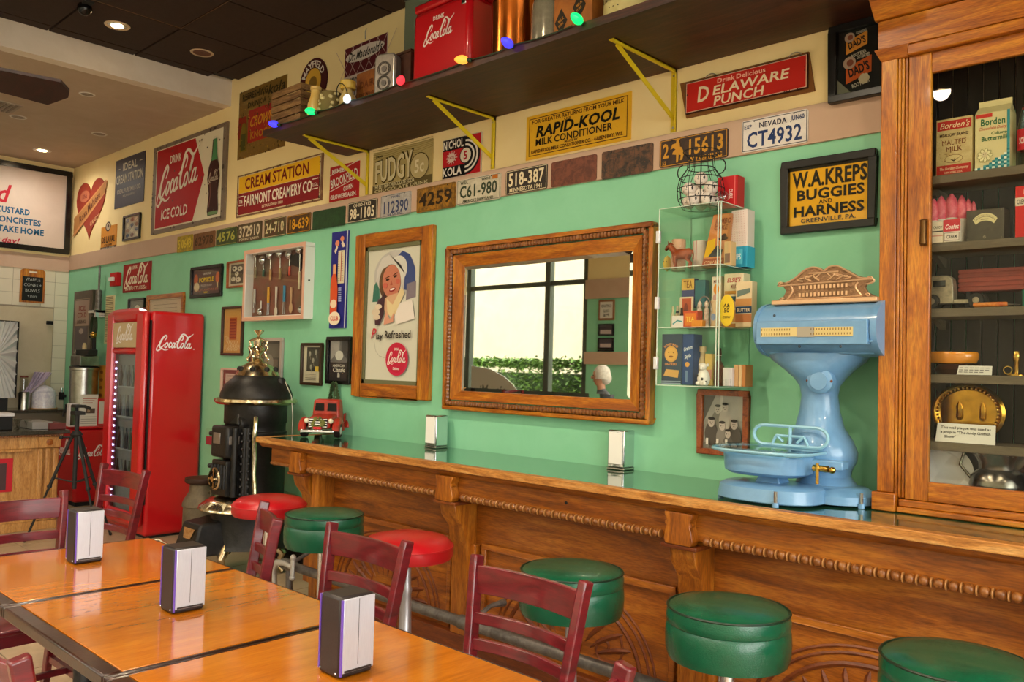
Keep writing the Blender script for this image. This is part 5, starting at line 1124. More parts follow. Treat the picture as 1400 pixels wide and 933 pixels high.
# head: drum along x
hx0, hz0 = wp(1035, 440, -.36); hx1 = wp(1196, 440, -.36)[0]; zt_, zb2 = wp(1120, 415, -.22)[1], wp(1120, 487, -.34)[1]
zm = (zt_+zb2)/2; rh = (zt_-zb2)/2
P = []
for i in range(28):
    a = 2*PI*i/28; c, s_ = math.cos(a), math.sin(a); P.append((-.22+.155*math.copysign(abs(c)**.9, c), zm+rh*math.copysign(abs(s_)**.9, s_)))
t.part('head', MB(blueE).prism(P, lambda u, v: (hx0, u, v), lambda u, v: (hx1, u, v), smooth=True), bevel=.006)
t.part('head_rim', MB(blueE).prism([(-.22+(y+.22)*1.04, zm+(z-zm)*1.04) for y, z in P], lambda u, v: (hx1-.012, u, v), lambda u, v: (hx1+.012, u, v), smooth=True)); t.part('head_rim', MB(blueE).prism([(-.22+(y+.22)*1.03, zm+(z-zm)*1.03) for y, z in P], lambda u, v: (hx0-.008, u, v), lambda u, v: (hx0+.008, u, v), smooth=True))
wz0, wz1 = wp(1120, 470, -.38)[1], wp(1120, 443, -.38)[1]; wz0 = wp(1120, 467, -.39)[1]; wz1 = wp(1120, 442, -.39)[1]
o = t.part('window_frame', MB(blueE).box(hx0+.012, hx1-.016, -.392, -.345, wz0-.012, wz1+.012), bevel=.004)
t.part('dial', MB(col('#d8c488', .5)).box(hx0+.035, hx1-.07, -.3945, -.392, wz0+.02, wz1-.016), o)
t.part('pointer_plate', MB(mt('plate_grey', '#a8a094', .3, .5)).box((hx0+hx1)/2-.05, (hx0+hx1)/2+.02, -.397, -.3945, wz0+.018, wz1-.014), o)
A = Art(wallframe(hx0+.035, wz0+.02, -.3946), .0002); WW = hx1-.07-hx0-.035
for i in range(34):
    for j in range(2):
        if not .36 < (i+.5)/34 < .56: A.rect(WW*(i+.3)/34, .006+.018*j, WW*(i+.6)/34, .014+.018*j, '#7a5c2c')
A.done(t, o, 'dial_print')
t.part('moulding', MB(blueE).tube([(hx0+.03, -.30, zb2+.015), (hx1-.02, -.30, zb2+.015)], .006, 8).tube([(hx0, -.379, zm-.055), (hx1, -.379, zm-.055)], .004, 6))
for x_, z_ in ((hx0+.09, wz1+.035), (hx0+.20, wz0-.02), (hx1-.12, wz0-.02), (hx1-.03, zm+.02)): t.part('screw', MB(col('#3a4450')).sphere((x_, -.385, z_), .006, 8))
# bronze crest
brz = mt('bronze', '#9a7656', .45, .5, c2='#74563c', ns=40, bump=.5, bs=90); brl = mt('bronze_light', '#d8b088', .35, .5)
c0, zc0 = wp(1054, 416, -.32); c1 = wp(1198, 410, -.32)[0]; zt2 = wp(1125, 362, -.32)[1]; zc0 = zt_-.005
Wc, Hc = c1-c0, zt2-zc0
P = [(.02, 0), (.0, .10), (.06, .14), (.10, .20), (.13, .36), (.10, .48), (.03, .52), (.07, .62), (.13, .60), (.22, .72), (.30, .90), (.38, .99), (.45, .96), (.50, .88), (.55, .97), (.63, .98), (.72, .84), (.82, .66), (.88, .62), (.95, .60), (.96, .52), (.90, .46), (.88, .36), (.91, .22), (.96, .14), (1.0, .10), (.98, 0)]
o = t.part('crest', MB(brz).prism([(x*Wc, z*Hc) for x, z in P], lambda u, v: (c0+u, -.300, zc0+v), lambda u, v: (c0+u, -.282, zc0+v)), bevel=.003)
t.part('crest_base', MB(brl).box(c0, c1, -.318, -.28, zc0-.004, zc0+.016), o, bevel=.004)
def relief(pts, r=.004): return [(c0+x*Wc, -.302, zc0+z*Hc) for x, z in pts]
m = MB(brl).tube(relief([(.05, .50), (.95, .56)]), .004, 6).tube(relief(smooth([(.15, .14), (.20, .34), (.18, .48)])), .004, 6).tube(relief(smooth([(.85, .16), (.80, .36), (.82, .50)])), .004, 6).tube(relief([(.13, .12), (.86, .14)]), .003, 6)
m.tube(relief(smooth([(x, z-.03) for x, z in P[8:22]])), .004, 6)
for x, z, d in ((.09, .14, 1), (.91, .16, -1), (.07, .57, 1), (.93, .59, -1)): m.tube(relief([(x+.025*d*math.cos(k*.7)*(1-k/14), z+.045*math.sin(k*.7)*(1-k/14)) for k in range(12)]), .003, 5)
for s_ in (-1, 1):
    for k in range(3): m.tube(relief(smooth([(.5+s_*(.04+.08*k), .60), (.5+s_*(.10+.08*k), .74-.05*k), (.5+s_*(.03+.08*k), .80-.06*k), (.5+s_*(.07+.08*k), .68)])), .003, 5)
m.tube(relief([(.36, .80), (.64, .80)]), .004, 6); t.part('crest_relief', m, o)
A = Fr(Art(wallframe(c0, zc0, -.301)), Wc, Hc); [A.r(.26+.038*i, .34+.20*j-.16, .26+.038*i+.02, .44+.20*j-.16, brl) for i in range(13) for j in range(2)]; A.A.done(t, o)
# round badge on the neck
bx, bz = wp(1115, 521, -.34)
t.part('badge', MB(blueE).lathe([(.045, -.012), (.052, -.006), (.052, .03)], (bx, -.297, bz), 28, axis='y', sx=1.05).lathe([(.036, -.016), (.036, -.012)], (bx, -.297, bz), 24, axis='y').sphere((bx-.05, -.305, bz), .006, 8, m=col('#6a3a2a')).sphere((bx+.05, -.305, bz), .006, 8, m=col('#6a3a2a')))
# platform: rounded base in front, pan housing, glass pan
bx0, by0 = hz(1003, 682, CT+.03); 
t.part('base', loft(blueE, [(-1.60, -.40, .212, .172, zc+.008, 2.5), (-1.60, -.40, .216, .176, zc+.012, 2.5), (-1.60, -.40, .208, .168, zc+.060, 2.5), (-1.60, -.40, .190, .150, zc+.070, 2.5), (-1.60, -.40, .12, .08, zc+.074, 2.5)], 32))
t.part('base_tail', loft(blueE, [(-1.42, -.24, .17, .15, zc+.008), (-1.42, -.24, .17, .15, zc+.04), (-1.42, -.24, .14, .12, zc+.066), (-1.42, -.24, .07, .06, zc+.07)], 28))
for (x_, y_) in ((-1.80, -.46), (-1.50, -.575), (-1.27, -.32)): t.part('levelling_screw', MB(steel).tube([(x_, y_, zc), (x_, y_, zc+.06)], .007, 8).lathe([(.013, zc), (.013, zc+.018)], (x_, y_, 0), 10, m=blueE))
t.part('pan_stem', MB(blueE).hexa([(-1.66, -.44, zc+.07), (-1.55, -.44, zc+.07), (-1.55, -.34, zc+.07), (-1.66, -.34, zc+.07)], [(-1.64, -.42, zc+.12), (-1.57, -.42, zc+.12), (-1.57, -.36, zc+.12), (-1.64, -.36, zc+.12)]), bevel=.006)
t.part('pan_housing', loft(blueE, [(-1.62, -.40, .150, .115, zc+.105, 2.6), (-1.62, -.40, .172, .133, zc+.118, 2.6), (-1.62, -.40, .178, .138, zc+.182, 2.6), (-1.62, -.40, .172, .132, zc+.19, 2.6)], 32))
t.part('beam', MB(blueE).hexa([(-1.50, -.40, zc+.13), (-1.34, -.33, zc+.14), (-1.34, -.27, zc+.14), (-1.50, -.32, zc+.13)], [(-1.50, -.40, zc+.18), (-1.34, -.33, zc+.175), (-1.34, -.27, zc+.175), (-1.50, -.32, zc+.18)]), bevel=.005)
t.part('brass_screws', MB(brass).tube([(-1.42, -.42, zc+.15), (-1.36, -.42, zc+.15)], .013, 10).sphere((-1.345, -.42, zc+.148), .014, 10).tube([(-1.40, -.43, zc+.17), (-1.40, -.43, zc+.09)], .007, 8))
t.part('glass_pan', MB(glassm('pan_glass', (.78, .92, .95), .14)).prism([(x, y) for x, y, z in ring(-1.62, -.40, .215, .17, 0, 32, 3)], lambda u, v: (u, v, zc+.205), lambda u, v: (u, v, zc+.215)))
m = MB(mt('scale_blue_light', '#8ec0d8', .3)).tube([(x, y, z) for x, y, z in ring(-1.62, -.40, .215, .17, zc+.203, 32, 3)], .006, 6, closed=True)
for s_ in (-1, 1): m.tube([(-1.62+s_*.12, -.50, zc+.19), (-1.62+s_*.19, -.50, zc+.20)], .008, 6)
t.part('pan_frame', m)
gx0, gx1, gy = -1.72, -1.40, -.33; gz = zc+.215
m = MB(MATS['scale_blue_light']); P = []
for i in range(9): a = PI/2+PI*i/8; P.append((gx0+.045+.045*math.cos(a), gy, gz+.045+.04*math.sin(a)))
P2 = []
for i in range(9): a = -PI/2+PI*i/8; P2.append((gx1-.045+.045*math.cos(a), gy, gz+.045+.04*math.sin(a)))
m.tube(P+P2, .0075, 6, closed=True).tube([(gx0+.1, gy, gz+.045), (gx1-.1, gy, gz+.045)], .006, 6).tube([((gx0+gx1)/2, gy, gz+.01), ((gx0+gx1)/2, gy, gz+.085)], .007, 6)
for x_ in (gx0+.1, gx1-.1): m.tube([(x_, gy, gz+.045), (x_-.02*(1 if x_ < -1.56 else -1), gy, gz+.005)], .006, 6).tube([(x_, gy, gz+.045), (x_+.03*(1 if x_ < -1.56 else -1), gy, gz+.02)], .006, 6)
t.part('pan_guard', m)
# ---------------------------------------------------------------- acrylic display case
DX0, DX1, DY, DZ0, DZ1 = wp(899, 400, -.285)[0], -1.92, -.285, 1.495, 2.335
t = T('display_case', 'clear acrylic wall case with three shelves of small collectibles', 'display case', ((DX0+DX1)/2, DY/2, DZ0))
g_ = .006
for nm, q in (('side_panel', (DX0, DX0+g_, DY+.01, 0, DZ0, DZ1)), ('side_panel', (DX1-g_, DX1, DY+.01, 0, DZ0, DZ1)), ('bottom_panel', (DX0, DX1, DY+.01, 0, DZ0, DZ0+g_)), ('top_panel', (DX0, DX1, DY+.01, 0, DZ1-g_, DZ1)), ('door', (DX0, DX1, DY, DY+.005, DZ0, DZ1))):
    t.part(nm, MB(acryl).box(*q))
S1, S2 = 2.052, 1.770
for z in (S1, S2): t.part('shelf', MB(acryl).box(DX0+g_, DX1-g_, DY+.015, -.002, z-g_, z))
edgem = mt('acrylic_edge', '#d4e4d4', .15, spec=.8)
b = MB(edgem)
for x in (DX0, DX1-.004):
    b.box(x, x+.004, DY-.001, DY+.004, DZ0, DZ1)
for z in (DZ0, DZ1-.003, S1-.004, S2-.004): b.box(DX0, DX1, DY-.001, DY+.002, z, z+.003).box(DX1-.002, DX1+.001, DY, 0, z, z+.003)
b.box(DX1-.018, DX1-.014, DY-.001, DY+.003, DZ0, DZ1); t.part('polished_edges', b)
for z in (2.20, 1.885, 1.60): t.part('hinge', MB(mt('hinge_clear', '#d8d8dc', .2, .3)).box(DX0-.012, DX0+.008, DY-.008, DY+.012, z-.03, z+.03), bevel=.003)
DC = 'collectibles in the acrylic case'
Yd = -.17
def dx(px, py, Y=Yd): return wp(px, py, Y)
def dbox(name, lab, cat, pl, pr, ptop, z, m, D=.06, Y=Yd, group=DC):
    c = ptop+15; x0, x1 = wp(pl, c, Y)[0], wp(pr, c, Y)[0]; zt = wp((pl+pr)/2, ptop, Y)[1]
    if isinstance(m, str): m = col(m)
    t = T(name, lab, cat, ((x0+x1)/2, Y+D/2, z), group=group); t.part('body', MB(m).box(x0, x1, Y, Y+D, z, zt), bevel=.002)
    return t, Fr(Art(wallframe(x0, z, Y), .0003), x1-x0, zt-z), x0, x1, zt
def dcan(name, lab, cat, pl, pr, ptop, z, m, Y=Yd, group=DC, prof=None, n=20):
    x0, x1 = wp(pl, ptop+12, Y)[0], wp(pr, ptop+12, Y)[0]; zt = wp((pl+pr)/2, ptop, Y)[1]; R = (x1-x0)/2; X = x0+R; H = zt-z
    if isinstance(m, str): m = col(m)
    prof = prof or [(1, 0), (1.02, .02), (1, .04), (1, .96), (1.02, .98), (.96, 1)]
    t = T(name, lab, cat, (X, Y+R, z), group=group); t.part('body', MB(m).lathe([(r*R, z+h*H) for r, h in prof], (X, Y+R, 0), n))
    A = Art(lambda u, v, l: (X+(R+.001+l)*math.sin(u/R), Y+R-(R+.001+l)*math.cos(u/R), z+v), .0003); return t, A, R, H
z = S1
t, A, R, H = dcan('yellow_ball', 'round yellow smiling ball at the left of the top case shelf', 'ball', 904, 914, 349, z, '#d8b840', prof=[(.05, 0), (.7, .15), (1, .5), (.7, .85), (.05, 1)]); A.ell(-.007, H*.6, .003, .003, '#4a3a1c', n=8); A.ell(.007, H*.6, .003, .003, '#4a3a1c', n=8); A.done(t)
t, A, R, H = dcan('paper_cup', 'stack of pale orange printed paper cups beside the toy cow', 'paper cup', 914, 931, 327, z, mt('cup', '#d8a888', .6), prof=[(1.0, 0), (1.02, .3), (.98, .31), (1.0, .6), (.95, .61), (.97, .9), (.95, 1)])
for i in range(6): A.rect(-.03, H*(.1+.13*i), .03, H*(.14+.13*i), '#e8d8b8')
A.done(t)
# toy cow, standing side on with its head to the left
X, Y, k = dx(936, 340)[0], Yd-.03, .105; cow = mt('cow_brown', '#8a3c1c', .4, c2='#a04c26', ns=30)
t = T('toy_cow', 'small brown toy cow standing on the top case shelf', 'toy', (X, Y, z), 0, DC, local=True)
b = MB(cow)
secs = [(-.045, .070, .010), (-.035, .072, .020), (-.015, .072, .026), (.02, .070, .027), (.045, .074, .024), (.058, .074, .010)]
v = []
for x_, zz, r_ in secs: v += [(x_, r_*.75*math.cos(a), zz+r_*math.sin(a)) for a in [2*PI*i/12 for i in range(12)]]
b.add(v, [(q*12+i, q*12+(i+1) % 12, q*12+12+(i+1) % 12, q*12+12+i) for q in range(5) for i in range(12)]+[tuple(range(12)), tuple(range(60, 72))], None, True)
b.tube([(-.03, 0, .078), (-.055, 0, .105), (-.066, 0, .118)], [.018, .013, .011], 10).tube([(-.060, 0, .122), (-.078, 0, .106), (-.088, 0, .098)], [.012, .010, .007], 10)
for x_, s_ in ((-.033, 1), (-.027, -1)): b.tube([(x_, .012*s_, .062), (x_-.004, .013*s_, .035), (x_, .013*s_, .018), (x_, .013*s_, 0)], [.010, .006, .0045, .006], 8)
for x_, s_ in ((.043, 1), (.050, -1)): b.tube([(x_-.006, .013*s_, .066), (x_-.012, .014*s_, .044), (x_+.006, .013*s_, .028), (x_, .013*s_, 0)], [.014, .009, .005, .006], 8)
b.tube([(.058, 0, .086), (.066, 0, .07), (.065, 0, .04)], [.004, .003, .004], 6)
for s_ in (-1, 1): b.tube([(-.062, .010*s_, .126), (-.058, .022*s_, .124)], [.005, .002], 6).tube([(-.066, .007*s_, .128), (-.068, .012*s_, .138)], [.003, .001], 6)
t.part('body', b)
t, A, R, H = dcan('tin_can', 'red and white condensed milk tin behind the toy cow', 'tin', 944, 961, 329, z, '#e4d8d0', Y=Yd+.04); A.rect(-R*.9, 0, 0, H, '#c42a28'); A.text('Carnation', -R*.45, H*.5, R*.5, '#f0e0d8', rot=PI/2, w=H*.7); A.done(t)
X0_, X1_ = dx(959, 330)[0], dx(992, 330)[0]; zt = dx(980, 292)[1]
t = T('oat_box', 'orange and yellow box with a hatted figure leaning on the top case shelf', 'box', ((X0_+X1_)/2, Yd, z), 0, DC)
t.part('body', MB(mt('box_orange', '#c87a38', .6)).hexa([(X0_, Yd, z), (X1_-.01, Yd, z), (X1_-.01, Yd+.04, z), (X0_, Yd+.04, z)], [(X0_+.05, Yd+.02, zt), (X1_+.01, Yd+.02, zt), (X1_+.01, Yd+.06, zt), (X0_+.05, Yd+.06, zt)]), bevel=.002)
fr_ = lambda u, v, l: (X0_+u+.05*v/(zt-z), Yd-l+.02*v/(zt-z), z+v)
A = Fr(Art(fr_, .0004), X1_-X0_-.01, zt-z); A.p([(.02, .2), (.5, .2), (.35, .55), (.02, .5)], '#e0b020').p([(.2, .2), (.8, .2), (.8, .35), (.5, .42)], '#3a3c40').e(.72, .42, .12, .1, '#c88058').e(.70, .53, .22, .04, '#4a2418').e(.72, .57, .11, .05, '#4a2418').r(.02, .02, .98, .17, '#9a4a24').t('COW BOY', .5, .09, .07, '#e0b080', w=.8).t('JUMBO', .55, .86, .1, '#8a3c18', w=.7).t('CAKE', .5, .74, .08, '#8a3c18', w=.6); A.A.done(t)
t, A, x0, x1, zt = dbox('paper_roll', 'tall white cylinder of cups standing in a bright blue box', 'paper roll', 1000, 1022, 287, z, '#e4d4cc', D=.07, Y=Yd+.05); t.part('blue_band', MB(col('#3aa8cc')).box(x0-.002, x1+.002, Yd+.048, Yd+.122, z, z+(zt-z)*.36))
for i in range(14):
    for j in range(6): A.e(.1+.16*j, .42+.04*i, .03, .008, '#d0a8a0', n=6)
A.r(.1, .04, .9, .3, '#54b8d4').t('CUPS', .5, .17, .1, '#e8f4f8', w=.6); A.A.done(t)
t, A, x0, x1, zt = dbox('carton', 'cream carton at the front right of the top case shelf', 'carton', 990, 999, 330, z, '#d8b07c', D=.05, Y=Yd-.04); A.r(.1, .1, .9, .5, '#8a6a5a'); A.A.done(t)
z = S2
t, A, R, H = dcan('glass_bottle', 'leftmost tiny bottle of the trio on the middle case shelf', 'bottle', 915.5, 921, 419, z, '#c8c49c', prof=[(1, 0), (1, .55), (.5, .75), (.5, 1)]); t, A, R, H = dcan('glass_bottle', 'tiny bottle with black neck on the middle case shelf', 'bottle', 921.5, 927, 418, z, '#b8a888', prof=[(1, 0), (1, .55), (.5, .75), (.5, 1)]); t.part('neck_band', MB(black).lathe([(R*.9, z+H*.5), (R*.6, z+H*.76)], (t.o.location.x, t.o.location.y, 0), 12))
t, A, R, H = dcan('glass_bottle', 'tiny dark bottle next to the orange picture card', 'bottle', 927.5, 933, 421, z, '#3a2c24', prof=[(1, 0), (1, .55), (.5, .75), (.5, 1)])
t, A, x0, x1, zt = dbox('bottle_carrier', 'small white carrier with a teal stripe in front of the tiny bottles', 'carrier', 918, 934, 432, z, '#e4dcd8', D=.03, Y=Yd-.05); A.l([(.1, .3), (.5, .6), (.9, .5)], .12, '#4a98a0'); A.A.done(t)
t, A, x0, x1, zt = dbox('picture_card', 'upright card with an orange figure on the middle case shelf', 'card', 929, 947, 406, z, '#e0c8a8', D=.01, Y=Yd+.03); A.r(.2, .05, .9, .95, '#b0481c').e(.5, .6, .15, .2, '#7a2c14'); A.A.done(t)
t, A, x0, x1, zt = dbox('tea_box', 'low orange and yellow box on the middle case shelf', 'box', 934, 953, 425, z, '#c8481c', D=.05, Y=Yd-.05); A.r(.1, .1, .9, .85, '#e07818').t('TEA', .5, .5, .3, '#f0c040', w=.6); A.A.done(t)
t, A, x0, x1, zt = dbox('matchbox', 'flat orange matchbox lying in front of the orange box', 'box', 945, 960, 438, z, '#e08a20', D=.03, Y=Yd-.09)
X = dx(961, 440)[0]; zt = dx(961, 404)[1]; fig = mt('figurine', '#b08878', .3, c2='#e0d0c0', ns=50)
t = T('figurine', 'pair of ceramic figures under a little arch on the middle case shelf', 'figurine', (X, Yd, z), 0, DC)
for s_ in (-1, 1): t.part('figure', MB(fig).lathe([(.014, z), (.015, z+.03), (.010, z+.06), (.013, z+.08), (.006, z+.095), (.010, z+.105), (.009, z+.12), (.002, z+.128)], (X+.018*s_, Yd, 0), 12))
t.part('arch', MB(steel).tube([(X+.038*math.cos(a), Yd+.01, z+.08+.07*math.sin(a)) for a in [PI*i/10 for i in range(11)]], .003, 6))
t, A, R, H = dcan('tall_tin', 'tall cream tin on the middle case shelf left of the yellow tag', 'tin', 968, 983, 411, z, '#d4b48c', Y=Yd+.01); A.rect(-R*.6, H*.15, R*.6, H*.6, '#c8c4cc'); A.ell(0, H*.4, R*.4, H*.13, '#8a9ac0'); A.done(t)
t, A, x0, x1, zt = dbox('tea_tin', 'small yellow-topped blue tin hanging high on the middle shelf', 'tin', 932, 949, 381, S2+.105, '#3a4470', D=.04, Y=Yd+.06); A.r(0, .6, 1, 1, '#dcb050').t('TEA', .5, .8, .25, '#8a5a20', w=.7); A.A.done(t)
t.part('riser', MB(acryl).box(x0-.01, x1+.01, Yd+.05, Yd+.11, S2, S2+.104))
t, A, x0, x1, zt = dbox('teal_tin', 'teal tin beside the yellow-topped tin', 'tin', 950, 964, 383, S2+.105, '#2a6a70', D=.04, Y=Yd+.06); t.part('riser', MB(acryl).box(x0-.01, x1+.01, Yd+.05, Yd+.11, S2, S2+.104))
t, A, x0, x1, zt = dbox('milk_carton', 'white carton with an orange emblem on the raised back step', 'carton', 973, 986, 378, S2, '#e0d0b8', D=.05, Y=Yd+.05); A.e(.5, .75, .3, .1, '#e08a20').e(.4, .58, .25, .08, '#c89a90').t('MILK', .5, .9, .06, '#8a3a28', w=.6); A.A.done(t)
t, A, x0, x1, zt = dbox('milk_carton', 'large cream carton with a landscape print at the right of the middle shelf', 'carton', 990, 1016, 374, S2, '#e4d4b0', D=.07, Y=Yd+.03); A.t("ELSIE'S", .5, .88, .08, '#b83a40', w=.7, slant=.2).t('MILK', .5, .76, .07, '#8a3a30', w=.3).r(.05, .62, .95, .68, '#c89040').r(.1, .35, .95, .58, '#3a5a68').p([(.1, .35), (.5, .5), (.95, .42), (.95, .35)], '#c8a080').r(.05, .1, .95, .33, '#d09a60').r(0, 0, 1, .08, '#b07a40'); A.A.done(t)
X, Z0, Z1 = dx(994, 420, -.26)[0], S2+.0, dx(994, 403, -.26)[1]
t = T('oval_tag', 'bright yellow oval advertising tag at the front of the middle case shelf', 'tag', (X, -.26, Z0), 0, DC); RZ = (Z1-Z0)/2
t.part('tag', MB(col('#e0c030')).lathe([(.037, -.262), (.037, -.258)], (X, 0, Z0+RZ), 28, axis='y', sy=RZ/.037)); A = Art(lambda u, v, l: (X+u, -.2625-l, Z0+RZ+v)); A.text('A&', 0, .022, .016, '#2c2c1c'); A.text('50', 0, .0, .018, '#2c2c1c'); A.text('COW', 0, -.03, .010, '#2c2c1c'); A.done(t)
t, A, x0, x1, zt = dbox('butter_box', 'box with blue and orange bands at the far right of the middle case shelf', 'box', 1006, 1028, 385, S2, '#d8c49c', D=.05, Y=Yd-.03); A.r(0, .3, 1, .45, '#24405c').r(0, .1, 1, .28, '#b8784a').r(0, .46, 1, .62, '#c08a50').p([(.1, .66), (.9, .75), (.9, .85), (.1, .8)], '#6a7a70').t('BUTTER', .5, .37, .07, '#e0d0b0', w=.8); A.A.done(t)
z = DZ0+g_
t, A, x0, x1, zt = dbox('biscuit_tin', 'large dark blue box with a yellow sun face in the bottom of the case', 'box', 905, 932, 457, z, '#34485c', D=.09, Y=Yd-.05)
A.e(.48, .60, .33, .16, '#d8a050').e(.48, .60, .27, .13, '#e0ac58').e(.36, .63, .03, .012, '#6a4420', n=8).e(.6, .63, .03, .012, '#6a4420', n=8).e(.48, .55, .12, .02, '#8a5428', n=10)
A.t('HONEY MAID', .48, .795, .045, '#e8a060', arc=.23, w=.75).t('CRACKERS', .48, .40, .045, '#e8a060', w=.6).p([(.12, .17), (.25, .30), (.9, .28), (.85, .13)], '#d8a860').r(0, .05, 1, .07, '#8aa0b4').r(0, 0, 1, .03, '#8aa0b4'); A.A.done(t)
t, A, x0, x1, zt = dbox('spice_box', 'blue box with white script beside the sun face box', 'box', 932.5, 948, 457, z, '#2c4c80', D=.08, Y=Yd-.04); A.t('Graham', .5, .72, .07, '#d8e0e8', w=.8, slant=.3, rot=.3).t('Style', .5, .56, .07, '#d8e0e8', w=.6, slant=.3, rot=.3).e(.5, .4, .2, .05, '#d8a050').r(.35, .05, .55, .28, '#6a88b0'); A.A.done(t)
t, A, R, H = dcan('paper_tube', 'thin orange tube right of the blue boxes', 'tube', 948.5, 952, 491, z, '#b8501c')
t, A, R, H = dcan('cream_bottle', 'cream bottle with white cap right of the orange tube', 'bottle', 953, 963, 474, z, '#c8b088', prof=[(1, 0), (1, .6), (.6, .75), (.6, .86), (.8, .87), (.8, 1)]); A.rect(-R, H*.1, R, H*.5, '#d89a7a'); A.done(t)
t, A, x0, x1, zt = dbox('spice_tin', 'yellow and pink narrow tin in the bottom of the case', 'tin', 963.5, 973, 484, z, '#d0b060', D=.04); A.r(0, .2, 1, .5, '#c88a70'); A.A.done(t)
t, A, R, H = dcan('brown_bottle', 'dark brown bottle with a white stopper in the bottom of the case', 'bottle', 974, 986, 476, z, '#54342c', prof=[(.8, 0), (1, .1), (1, .5), (.4, .68), (.4, .8), (.5, .82), (.4, 1)]); t.part('stopper', MB(col('#e8e4e0')).lathe([(R*.5, z+H*.8), (R*.3, z+H)], (t.o.location.x, t.o.location.y, 0), 12))
X = dx(962, 515, -.24)[0]; cw = mt('white_china', '#ece4dc', .25)
t = T('cow_figurine', 'white spotted ceramic cow figurine at the front of the case bottom', 'figurine', (X, -.24, z), 0, DC)
t.part('body', MB(cw).lathe([(.018, z), (.026, z+.01), (.030, z+.03), (.026, z+.055), (.016, z+.07), (.010, z+.074)], (X, -.24, 0), 18).sphere((X, -.245, z+.086), .018, 12).sphere((X, -.262, z+.08), .009, 8)); 
for s_ in (-1, 1): t.part('ear', MB(cw).sphere((X+.02*s_, -.24, z+.094), .008, 8)); t.part('hoof', MB(cw).sphere((X+.018*s_, -.262, z+.01), .010, 8))
for a_, h_, r_ in ((.3, .03, .007), (-.7, .045, .006), (.9, .018, .005)): t.part('spot', MB(col('#3a3434')).sphere((X+.029*math.sin(a_), -.24-.029*math.cos(a_), z+h_), r_, 8, sy=.5))
t, A, x0, x1, zt = dbox('white_box', 'white box with grey dots at the bottom right of the case', 'box', 988, 1001, 503, z, '#e0d8d8', D=.06, Y=Yd-.02)
for i in range(5):
    for j in range(5): A.e(.1+.2*i, .05+.08*j, .05, .02, '#9a9aa4', n=6)
A.A.done(t)
for i, (a_, b_, c_, l_) in enumerate(((1003, 1009, '#c8a070', 'first of the three thin books from the dotted box'), (1009.5, 1014, '#d8b888', 'middle one of the three thin books in the case'), (1014.5, 1019, '#c08048', 'last of the three thin books, by the case side'))): dbox('book', l_, 'book', a_, b_, 499, z, c_, D=.07)
# on top of the case
z = DZ1
X = wp(958, 260, -.17)[0]; YY = -.17
t = T('wire_basket', 'black wire milk-can shaped basket of spotted balls on the display case', 'basket', (X, YY, z+.001))
prof = [(.085, .0), (.105, .04), (.11, .09), (.10, .14), (.065, .19), (.06, .24), (.085, .27)]
m = MB(blackm)
for k in range(12):
    a = 2*PI*k/12; m.tube([(X+r*math.cos(a), YY+r*math.sin(a), z+.003+h) for r, h in prof], .0018, 4)
for r, h in prof: m.tube([(X+r*math.cos(a), YY+r*math.sin(a), z+.003+h) for a in [2*PI*i/20 for i in range(20)]], .0022, 4, closed=True)
for s_ in (-1, 1): m.tube([(X+s_*(.10+.03*math.sin(a)), YY, z+.19+.035*math.cos(a)) for a in [PI*i/6 for i in range(7)]], .003, 5)
t.part('wire', m); g = random.Random(8)
spotm = mt('ball_spotted', '#e8dcd0', .5, c2='#1c1816', ns=24, ramp=(.54, .56)); k = 0
for (r_, h_, n_) in ((.058, .037, 5), (.054, .095, 5), (.0, .065, 1), (.0, .145, 1)):
    for i in range(n_):
        a = 2*PI*i/max(n_, 1)+.5+h_*8
        if h_ == .095 and i in (3,): continue
        loc_ = ['front low', 'right low', 'back low', 'left low', 'rear low', 'front upper', 'side upper', 'back upper', '', 'rear upper', 'centre', 'topmost'][min(11, k)]; k += 1
        bx_ = (X+r_*math.cos(a), YY+r_*math.sin(a), z+h_); one('spotted_ball', MB(spotm).sphere(bx_, .033, 14), 'white ball with black patches in the wire basket', 'ball', 'spotted balls in the wire basket')
x0, x1 = wp(981, 260, -.10)[0], wp(1008, 260, -.10)[0]; zt = wp(1000, 240, -.10)[1]
t = T('red_tin', 'tall red box with small white lettering behind the wire basket', 'box', ((x0+x1)/2, -.07, z)); t.part('body', MB(col('#c01c24', .35)).box(x0, x1, -.10, -.03, z+.001, zt), bevel=.003)
A = Fr(Art(wallframe(x0, z, -.10)), x1-x0, zt-z); A.r(.85, 0, .9, 1, '#e06a68').t('CLARK', .68, .45, .12, '#f0dcd8', w=.45, rot=-PI/2); A.A.done(t)
X_ = wp(988, 262, -.22)[0]; one('crystal_knob', MB(glassm('crystal', (.9, .9, .95), .25)).sphere((X_, -.22, z+.032), .030, 10), 'clear crystal ball beside the wire basket on the display case', 'crystal ball')

# ---------------------------------------------------------------- oak display cabinet standing on the counter
KX0, KX1, KY, KZ1 = -1.225, .55, -.27, 3.08
t = T('display_cabinet', 'tall oak glazed display cabinet standing on the counter', 'cabinet', ((KX0+KX1)/2, KY/2, CT+.0015)); kz = CT+.002
t.part('carcass', MB(oakV).box(KX0, KX0+.02, KY+.02, -.014, kz, KZ1).box(KX1-.02, KX1, KY+.02, -.014, kz, KZ1).box(KX0+.02, KX1-.02, KY+.02, -.014, kz, kz+.055, oakH).box(KX0+.02, KX1-.02, KY+.02, -.014, 2.84, KZ1, oakH))
bbm = mt('beadboard', '#332a22', .7, c2='#28211b', ns=8, stretch=(3, 3, .5))
i = 0; x = KX0+.02
while x < KX1-.03:
    t.part('back_board', MB(bbm).box(x, min(x+.052, KX1-.02), -.026, -.014, kz+.055, 2.84), bevel=.003); x += .0555
t.part('pilaster', MB(oakV).box(KX0, KX0+.062, KY-.018, KY+.02, kz+.07, 2.84), bevel=.004)
